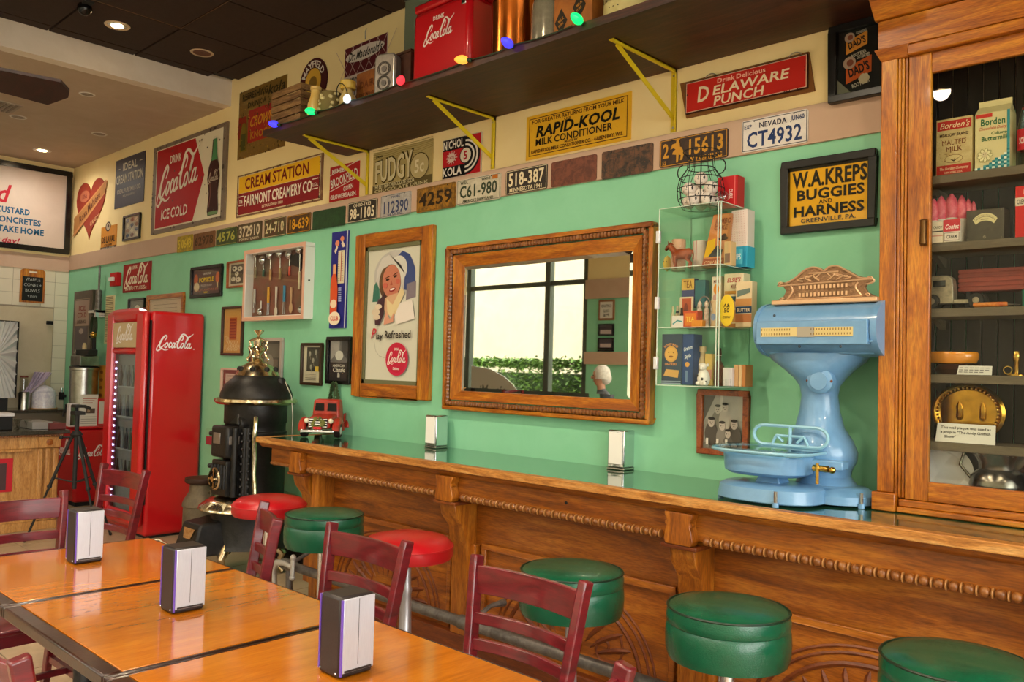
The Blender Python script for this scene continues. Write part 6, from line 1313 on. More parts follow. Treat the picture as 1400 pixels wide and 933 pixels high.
m = MB(oakV)
for k in range(3): m.box(KX0+.064+.012*k, KX0+.074+.012*k, KY-.014+.004*k, KY+.02, kz+.055, 2.84)
t.part('reeding', m, bevel=.002)
t.part('plinth_block', MB(oakH).box(KX0-.012, KX0+.075, KY-.04, KY+.02, kz, kz+.07), bevel=.004); t.part('base_moulding', MB(oakH).box(KX0+.077, KX1, KY-.03, KY+.02, kz, kz+.022).box(KX0+.08, KX1, KY-.018, KY+.02, kz+.022, kz+.05), bevel=.005)
dx0, dx1 = KX0+.102, -.42
def door(a, b_, hnd):
    o = t.part('door', MB(oakV).box(a, a+.082, KY-.012, KY+.012, kz+.052, 2.80).box(b_-.082, b_, KY-.012, KY+.012, kz+.052, 2.80).box(a+.082, b_-.082, KY-.010, KY+.012, kz+.052, kz+.125, oakH).box(a+.082, b_-.082, KY-.010, KY+.012, 2.72, 2.80, oakH), bevel=.003)
    t.part('pane', MB(glassm('cabinet_glass', (.93, .94, .92), .02)).box(a+.082, b_-.082, KY-.001, KY+.002, kz+.125, 2.72), o)
    t.part('handle', MB(mt('old_brass', '#6a4a24', .4, .8)).lathe([(.006, 0), (.012, .006), (.010, .09), (.012, .095), (.006, .1)], (hnd, KY-.028, 2.06), 12).box(hnd-.012, hnd+.012, KY-.022, KY-.012, 2.06, 2.16), o)
door(dx0, dx1, dx0+.062); door(dx1+.004, KX1, dx1+.06)
t.part('frieze', MB(oakH).box(KX0-.01, KX1, KY-.03, KY+.02, 2.845, 2.96), bevel=.003); t.part('capital', MB(oakH).hexa([(KX0, KY-.02, 2.80), (KX0+.10, KY-.02, 2.80), (KX0+.10, KY+.02, 2.80), (KX0, KY+.02, 2.80)], [(KX0-.02, KY-.045, 2.845), (KX0+.11, KY-.045, 2.845), (KX0+.11, KY+.02, 2.845), (KX0-.02, KY+.02, 2.845)]), bevel=.003)
t.part('architrave', MB(oakH).box(KX0+.10, KX1, KY-.035, KY+.01, 2.80, 2.843), bevel=.006)
t.part('cornice', MB(oakH).hexa([(KX0-.02, KY-.04, 2.962), (KX1+.02, KY-.04, 2.962), (KX1+.02, -.014, 2.962), (KX0-.02, -.014, 2.962)], [(KX0-.03, KY-.12, KZ1), (KX1+.03, KY-.12, KZ1), (KX1+.03, -.014, KZ1), (KX0-.03, -.014, KZ1)]), bevel=.004)
shm = mt('cabinet_shelf', '#6a5e4a', .6, c2='#5a4e3c', ns=12, stretch=(1, 5, 5))
SH = [2.332, 2.072, 1.824, 1.575, 1.322]
for z in SH:
    t.part('shelf', MB(shm).box(KX0+.021, KX1-.021, KY+.03, -.027, z-.032, z), bevel=.002); t.part('shelf_support', MB(shm).hexa([(KX0+.15, -.05, z-.07), (KX0+.17, -.05, z-.07), (KX0+.17, -.027, z-.07), (KX0+.15, -.027, z-.07)], [(KX0+.15, -.15, z-.033), (KX0+.17, -.15, z-.033), (KX0+.17, -.027, z-.033), (KX0+.15, -.027, z-.033)]))
CG = 'collectibles in the oak cabinet'; Yk = -.20
def kbox(*a, **k): k.setdefault('group', CG); k.setdefault('Y', Yk); return dbox(*a, **k)
t, A, x0, x1, zt = kbox('malted_milk_tin', 'cream and red malted milk tin on the top cabinet shelf', 'tin', 1280, 1329.5, 161, SH[0]+.001, mt('tin_aged', '#d0bc84', .5, c2='#bfa66c', ns=25), D=.10)
A.r(.03, .80, .97, .96, '#b82c24').t("Borden's", .5, .88, .10, '#f0dcb0', w=.82, slant=.3, bold=0).t('MEADOW BRAND', .5, .71, .05, '#3a2418', w=.8).t('MALTED', .5, .58, .085, '#7a3418', w=.68, bold=0).t('MILK', .5, .465, .085, '#7a3418', w=.45, bold=0).e(.5, .29, .25, .075, '#8a6a44').e(.5, .29, .235, .065, '#d0bc84').p([(.32, .31), (.5, .27), (.68, .31), (.6, .28), (.5, .24), (.42, .28)], '#3a2c20').r(.03, .02, .97, .19, '#b82c24').t('The Borden Company', .5, .13, .045, '#e8c8a0', w=.8, slant=.2).t('NEW YORK, U.S.A.', .5, .06, .03, '#e8c8a0', w=.5).spots(50, '#7a5a34', 3, .01); A.A.done(t)
t, A, x0, x1, zt = kbox('buttermilk_carton', 'teal-checked buttermilk carton with a gable top on the top shelf', 'carton', 1333, 1381, 153, SH[0]+.001, mt('carton_cream', '#dccf98', .5), D=.09)
A.r(.03, .92, .5, .985, '#c8382c').t('Borden', .52, .84, .115, '#2c6a44', w=.72, bold=1).t('Chocolate Dairy', .5, .73, .05, '#c86a50', w=.8, slant=.2).t('Cultured', .72, .635, .05, '#2c6a44', w=.5).t('Buttermilk', .58, .555, .075, '#2c6a44', w=.78)
n = 12
for i in range(n):
    for j in range(10):
        x_, y_ = i/n, j*.035
        if y_ < .05+.30*max(0, (x_-.1))**1.2 or x_ > .9: A.A.poly([(x_*A.W, y_*A.H), ((x_+1/n)*A.W, y_*A.H), ((x_+1/n)*A.W, (y_+.035)*A.H), (x_*A.W, (y_+.035)*A.H)], ('#1c7a84', '#e4ecdc', '#5aa8ac', '#1c7a84')[(i % 2)*2+(j % 2)], False)
A.A.l += 1; A.r(.92, .35, 1, 1, '#3a9098')
for k in range(9): a = 2*PI*k/9; A.e(.30+.13*math.cos(a), .27+.07*math.sin(a), .10, .03, '#8a8a54', rot=a*.9).e(.30+.13*math.cos(a), .27+.07*math.sin(a), .085, .022, '#ece2b0', rot=a*.9)
A.e(.30, .28, .09, .05, '#d8c8a0').e(.27, .29, .012, .01, '#5a4a30', n=6).e(.33, .29, .012, .01, '#5a4a30', n=6); A.A.done(t)
t.part('gable_top', MB(MATS['carton_cream']).hexa([(x0, Yk, zt), (x1, Yk, zt), (x1, Yk+.09, zt), (x0, Yk+.09, zt)], [(x0+.004, Yk+.042, zt+.035), (x1-.004, Yk+.042, zt+.035), (x1-.004, Yk+.048, zt+.035), (x0+.004, Yk+.048, zt+.035)]).box(x0+.003, x1-.003, Yk+.040, Yk+.050, zt+.03, zt+.055))
bt2 = [(1, 0), (1.02, .05), (.96, .3), (1.0, .55), (.6, .75), (.38, .85), (.38, .97), (.46, .98), (.46, 1)]
t, A, R, H = dcan('soda_bottle', 'glass soda bottle with a red label at the right of the top cabinet shelf', 'bottle', 1389, 1411, 126, SH[0]+.001, glassm('bottle_glass', (.75, .85, .75), .16), Y=Yk+.01, group=CG, prof=bt2); t.part('label', MB(col('#b8202c')).lathe([(R*.985, SH[0]+H*.24), (R*1.03, SH[0]+H*.52)], (t.o.location.x, t.o.location.y, 0), 20, cap=False)); A.text('SODA', 0, H*.36, H*.08, '#f0e0d8', w=R*1.2); t.part('neck_label', MB(col('#a83a34')).lathe([(R*.46, SH[0]+H*.80), (R*.44, SH[0]+H*.82)], (t.o.location.x, t.o.location.y, 0), 16, cap=False)); A.done(t)
# cones with pink treats
conp = mt('paper_cone', '#dcd0c0', .6); pink = mt('pink_pop', '#d83a58', .5, c2='#e87a84', ns=40)
for i, (px, pt, s_, lab) in enumerate(((1277, 272, .9, 'leftmost pink-topped paper cone, at the door stile'), (1287, 268, 1.0, 'second pink-topped paper cone from the door stile'), (1301, 265, 1.15, 'largest pink-topped paper cone, in the middle'), (1315, 267, .9, 'pink-topped paper cone behind the red printed box'), (1324, 272, .75, 'small pink-topped cone left of the meter'), (1331, 275, .6, 'smallest pink-topped cone, at the meter corner'))):
    Yc_ = Yk+.02+.012*i; X, zt = wp(px, pt, Yc_); b0 = SH[1]+.001; H = zt-b0
    t = T('candy_cone', lab, 'candy cone', (X, Yc_, b0), 0, 'pink-topped paper cones in the cabinet'); r_ = .021*s_
    t.part('cone', MB(conp).lathe([(r_*.6, b0), (r_, b0+H*.5), (r_*.9, b0+H*.55)], (X, Yc_, 0), 14)); t.part('top', MB(pink).lathe([(r_*.95, b0+H*.5), (r_*1.02, b0+H*.7), (r_*.7, b0+H*.9), (r_*.15, b0+H)], (X, Yc_, 0), 14))
t, A, x0, x1, zt = kbox('candy_box', 'small white and red printed box in front of the pink cones', 'box', 1289.5, 1313, 300, SH[1]+.001, '#e0d4c4', D=.02, Y=Yk-.045); A.r(0, .46, 1, 1, '#c0303c').t('Confec', .5, .68, .2, '#f0dcd8', w=.8, slant=.2).f(.05, .05, .95, .42, .03, '#9a8a80').t('CREAM', .5, .23, .14, '#3a3434', w=.6); A.A.done(t)
t, A, x0, x1, zt = kbox('candy_box', 'cream box with dark stripe at the far left of the cone shelf', 'box', 1274, 1289, 303, SH[1]+.001, '#dccfb8', D=.02, Y=Yk-.045); A.r(0, .5, 1, .56, '#3a3430').t('CANDY', .55, .72, .12, '#4a4440', w=.8).r(0, .3, 1, .36, '#c89080'); A.A.done(t)
t, A, x0, x1, zt = kbox('panel_meter', 'dark olive electrical meter with a cream curved dial', 'meter', 1321, 1373, 286, SH[1]+.001, mt('meter', '#463e2c', .45, c2='#3a3222', ns=40), D=.08)
P = [(.5+.40*math.cos(a), .42+.46*math.sin(a)) for a in [math.radians(35+110*i/16) for i in range(17)]]+[(.5+.29*math.cos(a), .38+.26*math.sin(a)) for a in [math.radians(145-110*i/16) for i in range(17)]]
A.p(P, '#d8cc98').l([(.5+.33*math.cos(a), .42+.35*math.sin(a)) for a in [math.radians(38+104*i/16) for i in range(17)]], .012, '#2c241c')
for i in range(15): a = math.radians(42+96*i/14); A.l([(.5+.34*math.cos(a), .42+.38*math.sin(a)), (.5+.36*math.cos(a), .42+.41*math.sin(a))], .012, '#3a3024')
A.t('MILLIVOLTS', .5, .68, .035, '#4a4030', w=.2).e(.5, .12, .04, .045, '#8a8068').l([(.47, .10), (.53, .14)], .015, '#2c241c')
for x_, y_ in ((.06, .08), (.94, .08), (.06, .93), (.94, .93)): A.e(x_, y_, .018, .022, '#6a604c', n=8)
A.A.done(t)
t, A, x0, x1, zt = kbox('red_tin', 'bright red tin with a white band at the right of the meter shelf', 'tin', 1388, 1412, 254, SH[1]+.001, '#c81c18', D=.08); A.r(0, .62, 1, .78, '#dcd0b8').t('CREAM', .4, .70, .09, '#2c241c', w=.6).t('CO', .6, .88, .1, '#e8b0a0', w=.3); A.A.done(t)
# toy lorry in the cabinet
tz = SH[2]+.001; X0_, X1_ = wp(1276, 400, -.2)[0], wp(1347, 400, -.2)[0]; L_ = X1_-X0_
t = T('toy_truck', 'old grey metal toy truck with black tyres in the cabinet', 'toy truck', ((X0_+X1_)/2, -.19, tz), 0, CG); tg = mt('toy_grey', '#a89c84', .35, .5, c2='#7a705c', ns=30)
zt = wp(1295, 377, -.2)[1]; hT = zt-tz
o = t.part('cab', MB(tg).prism([(-.02, .15*hT), (.075, .15*hT), (.075, .6*hT), (.070, .9*hT), (.055, hT), (.0, hT), (-.015, .9*hT)], lambda u, v: (X0_+u, -.215, tz+v), lambda u, v: (X0_+u, -.165, tz+v)), bevel=.004)
t.part('window', MB(black).box(X0_+.004, X0_+.048, -.2155, -.215, tz+.66*hT, tz+.85*hT), o); t.part('chassis', MB(tg).box(X0_-.02, X1_-.015, -.21, -.17, tz+.16*hT, tz+.26*hT))
for x_ in (X0_+.002, X1_-.025):
    for y_ in (-.218, -.162): t.part('wheel', MB(col('#24221e', .7)).lathe([(.012, -.008), (.026, -.008), (.028, 0), (.026, .008), (.012, .008)], (x_, y_, tz+.028), 18, axis='y').lathe([(.012, -.009), (.012, .009)], (x_, y_, tz+.028), 12, axis='y', m=tg))
q0, q1 = wp(1312, 380, -.12), wp(1412, 380, -.12); zl, zh = wp(1340, 399, -.12)[1], wp(1340, 368, -.12)[1]
t = T('toy_wagon_body', 'long red-brown slatted toy wagon body behind the toy truck', 'toy', ((q0[0]+q1[0])/2, -.1, tz), 0, CG); rw = mt('red_brown', '#9a4030', .6, c2='#803024', ns=15, stretch=(1, 1, 8))
t.part('body', MB(rw).box(q0[0], q1[0], -.13, -.06, zl, zh), bevel=.002)
for i in range(5): t.part('slat', MB(rw).box(q0[0]-.001, q1[0], -.134, -.131, zl+.003+(zh-zl)*i/5, zl-.003+(zh-zl)*(i+1)/5))
for x_ in (q0[0]+.03, q1[0]-.03): t.part('leg', MB(blackm).box(x_-.008, x_+.008, -.12, -.07, tz, zl))
q0, q1 = wp(1330, 415, -.235), wp(1377, 414, -.235)
t = T('pocket_knife', 'orange handled ice pick lying on the toy truck shelf', 'ice pick', ((q0[0]+q1[0])/2, -.228, tz), 0, CG); t.part('handle', MB(mt('handle_orange', '#d88c30', .4, c2='#b8541c', ns=40)).tube([(q0[0], -.228, tz+.009), (q0[0]+.004, -.228, tz+.009), (q1[0]-.004, -.228, tz+.009), (q1[0], -.228, tz+.009)], [.006, .009, .009, .006], 10)); t.part('blade', MB(steel).tube([(q1[0], -.228, tz+.008), (q1[0]+.04, -.226, tz+.006)], [.003, .001], 6))
X = wp(1401, 400, -.2)[0]; t, A, x0, x1, zt = kbox('green_tin', 'narrow green tin at the right end of the toy truck shelf', 'tin', 1397.5, 1412, 396, tz, '#1c6a50', D=.05)
# amber bowl
bz = SH[3]+.001; X0_, X1_ = wp(1262, 490, -.2)[0], wp(1333, 490, -.2)[0]; X = (X0_+X1_)/2; R = (X1_-X0_)/2; zt = wp(1300, 481, -.2)[1]
t = T('amber_bowl', 'glossy orange turned bowl on a dark foot in the cabinet', 'bowl', (X, -.15, bz), 0, CG); t.part('foot', MB(col('#3a1c0c', .3)).lathe([(R*.6, bz), (R*.7, bz+.02), (R*.5, bz+.04)], (X, -.15, 0), 28)); t.part('bowl', MB(mt('amber', '#d88a1c', .15, coat=.6)).lathe([(R*.4, bz+.036), (R*.9, bz+.044), (R*1.0, bz+.06), (R, zt-.006), (R*.95, zt), (R*.9, zt-.006)], (X, -.15, 0), 32, sy=.72))
def card(px0, px1, pt, pb, z, lab, lines):
    Y = -.232; x0, x1 = wp(px0, pt+8, Y)[0], wp(px1, pt+8, Y)[0]; h = wp(px0, pt, Y)[1]-z
    t = T('label_card', lab, 'card', ((x0+x1)/2, Y, z), 0, 'typed cards in the cabinet'); t.part('card', MB(col('#dcdad0')).hexa([(x0, Y-.002, z), (x1, Y-.002, z), (x1, Y, z), (x0, Y, z)], [(x0+.004, Y+.012, z+h), (x1-.002, Y+.012, z+h), (x1-.002, Y+.014, z+h), (x0+.004, Y+.014, z+h)]), bevel=0)
    A = Fr(Art(lambda u, v, l: (x0+u, Y-.0022-l+.014*v/h, z+v), .0003), x1-x0, h)
    for i, s_ in enumerate(lines):
        if s_.startswith('~'):
            for q in range(int(s_[1:])): A.r(.06+.15*q, .72-.24*i, .06+.15*q+.11, .80-.24*i, '#6a6868')
            continue
        A.t(s_, .5 if len(s_) > 12 else .25, .78-.24*i, .13, '#2c2a2a', w=.84 if len(s_) > 12 else .2)
    A.A.done(t)
card(1308, 1356, 500, 512, SH[3]+.001, 'small typed card beside the amber bowl', ['~6', '~6', '~5'])
card(1279, 1361, 578, 600, SH[4]+.001, 'typed card in front of the oval brass plaque', ['This wall plaque was used as', 'a prop in "The Andy Griffith', 'Show"'])
X = wp(1390, 500, -.2)[0]; t = T('candlestick', 'small brass candlestick at the right of the bowl shelf', 'candlestick', (X, -.2, bz), 0, CG); t.part('stick', MB(brass).lathe([(.03, bz), (.03, bz+.004), (.008, bz+.01), (.008, bz+.05), (.012, bz+.055), (.012, bz+.085), (.008, bz+.09)], (X, -.2, 0), 16)); t.part('ring', MB(brass).tube([(X-.028+.014*math.cos(a), -.2, bz+.02+.014*math.sin(a)) for a in [2*PI*i/12 for i in range(12)]], .002, 5, closed=True))
# oval brass plaque leaning on the back
X0_, X1_ = wp(1275, 555, -.14)[0], wp(1376, 555, -.14)[0]; X = (X0_+X1_)/2; R = (X1_-X0_)/2; pz = SH[4]+.001; zt = wp(1325, 524, -.14)[1]; RZ = (zt-pz)/2
t = T('brass_plaque', 'oval brass plaque with a rope rim standing in the cabinet', 'plaque', (X, -.14, pz), 0, CG); k = RZ/R; plm = mt('plaque_brass', '#c8963a', .2, 1, c2='#9a6c20', ns=14)
t.part('plate', MB(plm).lathe([(R, -.150), (R*.92, -.158), (R*.8, -.150), (R*.76, -.143), (.001, -.143)], (X, 0, pz+RZ), 44, axis='y', sy=k, cap=False).lathe([(R, -.150), (R, -.142), (.001, -.138)], (X, 0, pz+RZ), 44, axis='y', sy=k, cap=False))
m = MB(brass)
for i in range(44): a = 2*PI*i/44; m.sphere((X+R*.82*math.cos(a), -.154, pz+RZ+RZ*.82*math.sin(a)), .0055, 6)
t.part('rope_rim', m)['kind'] = 'stuff'
for dx_, s_ in ((-.03, 1), (.05, .8)): t.part('relief_figure', MB(plm).lathe([(.006, pz+RZ-.03), (.014*s_, pz+RZ-.02), (.010, pz+RZ+.01), (.013*s_, pz+RZ+.02), (.004, pz+RZ+.04)], (X+dx_, -.146, 0), 10, sy=.4))
# bottom: white oval platter and silver jug
z = CT+.058; X0_, X1_ = wp(1240, 640, -.15)[0], wp(1330, 640, -.15)[0]; zt = wp(1290, 607, -.15)[1]; X = (X0_+X1_)/2; R = (X1_-X0_)/2; RZ = (zt-z)/2
t = T('platter', 'white oval china platter standing on edge at the cabinet bottom', 'platter', (X, -.12, z), 0, CG); t.part('plate', MB(mt('china', '#f4f4f4', .45)).lathe([(R, -.135), (R*.75, -.142), (R*.7, -.137), (.001, -.137)], (X, 0, z+RZ), 44, axis='y', sy=RZ/R, cap=False).lathe([(R, -.135), (R*.7, -.128), (.001, -.128)], (X, 0, z+RZ), 44, axis='y', sy=RZ/R, cap=False))
X = wp(1363, 640, -.17)[0]; zt = wp(1363, 619, -.17)[1]; H = zt-z; silv = mt('tarnished_silver', '#a09a90', .22, 1, c2='#6a645a', ns=14)
t = T('silver_jug', 'tarnished round silver jug with a spout at the cabinet bottom', 'jug', (X, -.15, z), 0, CG); R = .092
t.part('body', MB(silv).lathe([(R*.7, z), (R*.9, z+.01), (R*1.05, z+H*.35), (R*.95, z+H*.55), (R*.7, z+H*.68), (R*.72, z+H*.8), (R*.95, z+H)], (X, -.15, 0), 28)); t.part('handle', MB(silv).tube([(X-R*.9, -.15, z+H*.4), (X-R*1.4, -.15, z+H*.7), (X-R*1.2, -.15, z+H*1.05), (X-R*.8, -.15, z+H*.95)], .006, 8)); t.part('spout', MB(silv).tube([(X+R*.7, -.15, z+H*.7), (X+R*1.2, -.15, z+H*.98)], [.02, .03], 10))
m = MB(silv)
for i in range(26): a = 2*PI*i/26; m.sphere((X+R*.86*math.cos(a), -.15+R*.86*math.sin(a), z+H*.95), .005, 6)
t.part('beaded_rim', m)['kind'] = 'stuff'
# ---------------------------------------------------------------- red refrigerator
FX0, FX1, FY0, FY1, FZ = -8.15, -7.32, -.57, -.015, 1.985
t = T('refrigerator', 'tall bright red drinks refrigerator with white script on its side', 'refrigerator', ((FX0+FX1)/2, (FY0+FY1)/2, 0))
t.part('body', MB(cherryred).box(FX0, FX1, FY0+.07, FY1, .02, FZ), bevel=.03); t.part('kickplate', MB(blackm).box(FX0+.03, FX1-.03, FY0+.1, FY1-.03, 0, .02))
w_ = .15
o = t.part('door', MB(cherryred).box(FX0, FX0+w_, FY0, FY0+.06, .10, FZ-.0).box(FX1-w_, FX1, FY0, FY0+.06, .10, FZ-.0).box(FX0+w_, FX1-w_, FY0, FY0+.06, FZ-.10, FZ-.0).box(FX0+w_, FX1-w_, FY0, FY0+.06, .10, .22).box(FX0+w_, FX1-w_, FY0, FY0+.06, 1.60, 1.66), bevel=.03)
t.part('lit_header', MB(mt('fridge_header', '#c8b088', .4)).box(FX0+w_, FX1-w_, FY0+.006, FY0+.05, 1.66, FZ-.10), o, label='beige header panel with white script')
A = Fr(Art(wallframe(FX0+w_, 1.66, FY0+.006)), FX1-FX0-2*w_, .225); A.s(.5, .5, .72, '#f4f0f0', hk=1.2, bw=1.2); A.A.done(t, o)
t.part('glass', MB(glassm('fridge_glass', (.85, .9, .92), .12)).box(FX0+w_, FX1-w_, FY0+.02, FY0+.026, .22, 1.60), o)
t.part('interior', MB(mt('fridge_inside', '#a8a8a4', .5)).box(FX0+w_, FX1-w_, FY0+.0685, FY0+.0695, .2, 1.62)); 
led = mt('led_white', '#c8c4ff', .3, emit=9); m = MB(led)
for i in range(22): m.box(FX0+w_+.03, FX0+w_+.045, FY0+.030, FY0+.034, .30+.058*i, .315+.058*i)
t.part('led_strip', m)['kind'] = 'stuff'
t.part('door_mullion', MB(mt('fridge_mullion', '#6a2438', .4)).box(FX0+w_+.01, FX0+w_+.065, FY0+.036, FY0+.046, .22, 1.60))
for i, z in enumerate((.45, .74, 1.03, 1.30)): t.part('wire_shelf', MB(col('#d8d8d8', .3)).box(FX0+w_+.07, FX1-w_, FY0+.04, FY0+.066, z, z+.012))
k = 0
for z in (.462, .752, 1.042, 1.312):
    for i in range(5):
        x = FX0+w_+.11+.085*i; c_ = ('#3a1a14', '#5a6a5c', '#8a8e90', '#9a2424', '#2c2c34')[(i+k) % 5]; k += 1
        t.part('bottle', MB(col(c_, .2)).lathe([(.013, z), (.014, z+.10), (.006, z+.15), (.006, z+.19)], (x, FY0+.052, 0), 10))
A = Art(lambda u, v, l: (FX1+.0005+l, FY0+.07+u, v)); W_ = FY1-FY0-.07
yc, zc_ = xp(239, 470, FX1); A.script(yc-(FY0+.07), zc_, .33, '#f4ecec', bw=1.15, hk=1.25, slant=.12); A.ell(yc-(FY0+.07)+.175, zc_-.045, .006, .006, '#f4ecec', n=8); A.done(t)
t.part('door_handle', MB(blackm).box(FX1-.03, FX1+.004, FY0+.06, FY0+.069, .3, 1.9))
# low red cooler further along, and what stands on it
QX, QY = -9.36, -.37
qz = xp(95, 584, QX)[1]
t = T('chest_cooler', 'low red enamel drinks cooler between the serving counter and the refrigerator', 'cooler', (QX-.3, QY+.2, 0))
t.part('body', MB(cherryred).box(QX-.62, QX, QY, -.015, .04, qz-.03), bevel=.03); t.part('lid', MB(cherryred).box(QX-.63, QX+.01, QY-.01, -.012, qz-.027, qz), bevel=.01); t.part('base', MB(blackm).box(QX-.58, QX-.03, QY+.03, -.03, 0, .04))
A = Art(lambda u, v, l: (QX+.0005+l, u, v)); yc, zc_ = xp(150, 618, QX); A.script(QY+.17, zc_, .30, '#f0e4e0', hk=1.2, bw=1.2, slant=.15); A.done(t)
A = Art(lambda u, v, l: (u, QY-.0005-l, v)); A.script(QX-.33, zc_+.02, .42, '#f0e4e0', hk=1.2, bw=1.1); A.done(t)
def onq(px, py, X=QX-.1): return xp(px, py, X)
y_, z_ = onq(112, 583); 
t = T('flyer', 'white flyer with a small dark picture leaning on the red cooler', 'flyer', (QX-.08, y_, qz)); ya, yb = onq(106, 560)[0], onq(131, 560)[0]; zt = onq(118, 540)[1]
t.part('sheet', MB(col('#e0d8d0')).hexa([(QX-.06, ya, qz+.001), (QX-.055, ya, qz+.001), (QX-.055, yb, qz+.001), (QX-.06, yb, qz+.001)], [(QX-.13, ya+.03, zt), (QX-.125, ya+.03, zt), (QX-.125, yb+.03, zt), (QX-.13, yb+.03, zt)]))
A = Fr(Art(lambda u, v, l: (QX-.054+l-.07*v/(zt-qz), ya+.03*v/(zt-qz)+u, qz+v)), yb-ya, zt-qz)
for i in range(3): A.r(.15, .86-.07*i, .9-.1*i, .89-.07*i, '#b86a60')
A.r(.35, .40, .85, .56, '#5a4a40').e(.5, .48, .08, .05, '#a88a70')
for i in range(4): A.r(.1, .28-.07*i, .95, .30-.07*i, '#a8a098')
A.A.done(t)
ya, yb = onq(91, 560)[0], onq(103, 560)[0]; zt = onq(96, 552)[1]
t = T('napkin_dispenser', 'white napkin holder beside the flyer on the red cooler', 'napkin dispenser', (QX-.08, (ya+yb)/2, qz)); t.part('body', MB(col('#d8d0d4')).box(QX-.1, QX-.01, ya, yb, qz+.001, zt), bevel=.004); t.part('faceplate', MB(chrome).box(QX-.01, QX-.007, ya+.008, yb-.008, qz+.012, zt-.01))
ya, yb = onq(131, 560)[0], onq(141, 560)[0]; zt = onq(136, 545)[1]
t = T('sign_holder', 'small red framed upright card at the right end of the cooler top', 'sign', (QX-.05, (ya+yb)/2, qz)); t.part('frame', MB(cherryred).box(QX-.06, QX-.05, ya, yb, qz+.001, zt), bevel=.002); t.part('card', MB(col('#d8ccc4')).box(QX-.0499, QX-.048, ya+.015, yb-.01, qz+.02, zt-.03))
# steel urn on the far corner with black lever and pipework
X, Y = QX-.32, -.2; R = .14; z0_, z1_ = .93, wp(112, 503, Y)[1]
t = T('drink_urn', 'tall stainless steel drink urn in the corner behind the red cooler', 'urn', (X, Y, qz)); t.part('body', MB(steel).lathe([(R, qz+.001), (R, z1_-.03), (R*1.04, z1_-.025), (R*1.04, z1_)], (X, Y, 0), 32)); t.part('lid', MB(blackm).lathe([(R*1.06, z1_), (R*1.06, z1_+.012), (R*.9, z1_+.02)], (X, Y, 0), 32)); t.part('gauge', MB(glassm('clear_glass')).tube([(X+.02, Y-R-.02, .95), (X+.02, Y-R-.02, z1_-.1)], .008, 8))
t.part('tap', MB(blackm).tube([(X+.05, Y-R, .98), (X+.05, Y-R-.07, .98), (X+.05, Y-R-.07, .93)], .014, 8).tube([(X+.05, Y-R-.05, .98), (X+.05, Y-R-.05, 1.06)], .010, 8))
t = T('syrup_box', 'grey metal box with a black valve stacked above the urn', 'box', (X, Y, z1_+.021)); t.part('box', MB(steel).box(X-.14, X+.14, Y-.1, Y+.1, z1_+.021, z1_+.13), bevel=.006); t.part('valve', MB(blackm).box(X-.12, X+.25, Y-.06, Y+.04, z1_+.131, z1_+.20), bevel=.01).name; t.part('valve_knob', MB(col('#c8b088', .3)).lathe([(.022, z1_+.20), (.022, z1_+.24), (.012, z1_+.27)], (X+.03, Y-.02, 0), 14)); t.part('end_cap', MB(chrome).lathe([(.04, -.06), (.04, .0)], (X-.12, Y-.01, z1_+.165), 14, axis='x'))
# vintage dispenser panel on the wall
x0, x1, z0, z1 = wrect(99.5, 400, 492, 124.5, 396, 488, Y=-.06)
t = T('dispenser_panel', 'old grey metal vending panel with worn printing on the green wall in the corner', 'vending panel', ((x0+x1)/2, 0, z0)); t.part('panel', MB(mt('vend_metal', '#6a5a4c', .35, .6, c2='#54443a', ns=6)).box(x0, x1, -.06, 0, z0, z1), bevel=.006)
A = Fr(Art(wallframe(x0, z0, -.06)), x1-x0, z1-z0); A.r(.1, .48, .86, .86, mt('vend_light', '#a88c7c', .3, .5)).f(.1, .08, .88, .88, .006, '#b8a08c').r(.16, .12, .82, .46, mt('vend_dark', '#54444a', .35, .5)); A.t('ICE', .5, .74, .07, '#8a4038', w=.4).t('COLD', .5, .64, .07, '#8a4038', w=.5).t('DRINKS', .5, .54, .05, '#6a5a50', w=.5).e(.5, .40, .12, .04, '#a89890'); A.A.done(t)
Xv = x1+.16; t = T('wall_valve', 'grey water pipe with a bracket and looped black hose beside the vending panel', 'valve', (Xv, 0, z0)); zz = lambda p: wp(131, p, -.1)[1]
t.part('pipe', MB(galv).tube([(Xv, -.05, zz(396)), (Xv, -.05, zz(424))], .035, 10).tube([(Xv, -.05, ZB0-.02), (Xv, -.05, zz(396))], .012, 8)); t.part('bracket', MB(chrome).box(Xv-.10, Xv+.12, -.12, -.02, zz(428), zz(424)).box(Xv+.09, Xv+.12, -.12, -.02, zz(434), zz(424)), bevel=.003)
t.part('hose', MB(col('#2c3420', .5)).tube([(Xv+.03+.075*math.cos(a), -.1, zz(448)+.13*math.sin(a)) for a in [2*PI*i/20 for i in range(20)]], .016, 8, closed=True)); t.part('joint', MB(brass).sphere((Xv+.09, -.12, zz(458)), .035, 10)); t.part('lever', MB(blackm).tube([(Xv-.05, -.1, zz(460)), (Xv+.06, -.1, zz(458)), (Xv+.08, -.1, zz(500))], .02, 8))
t = T('kola_carton', 'narrow orange printed carton standing behind the urn', 'carton', (X+.3, -.08, qz)); x0_, x1_ = wp(131, 530, -.08)[0], wp(142, 530, -.08)[0]; t.part('body', MB(col('#c8882c')).box(x0_, x1_, -.05, -.018, qz+.001, wp(136, 500, -.08)[1])); A = Fr(Art(wallframe(x0_, qz, -.05)), x1_-x0_, .6)
for i in range(5): A.e(.3, .95-.14*i, .2, .03, '#8a4a1c')
A.A.done(t)

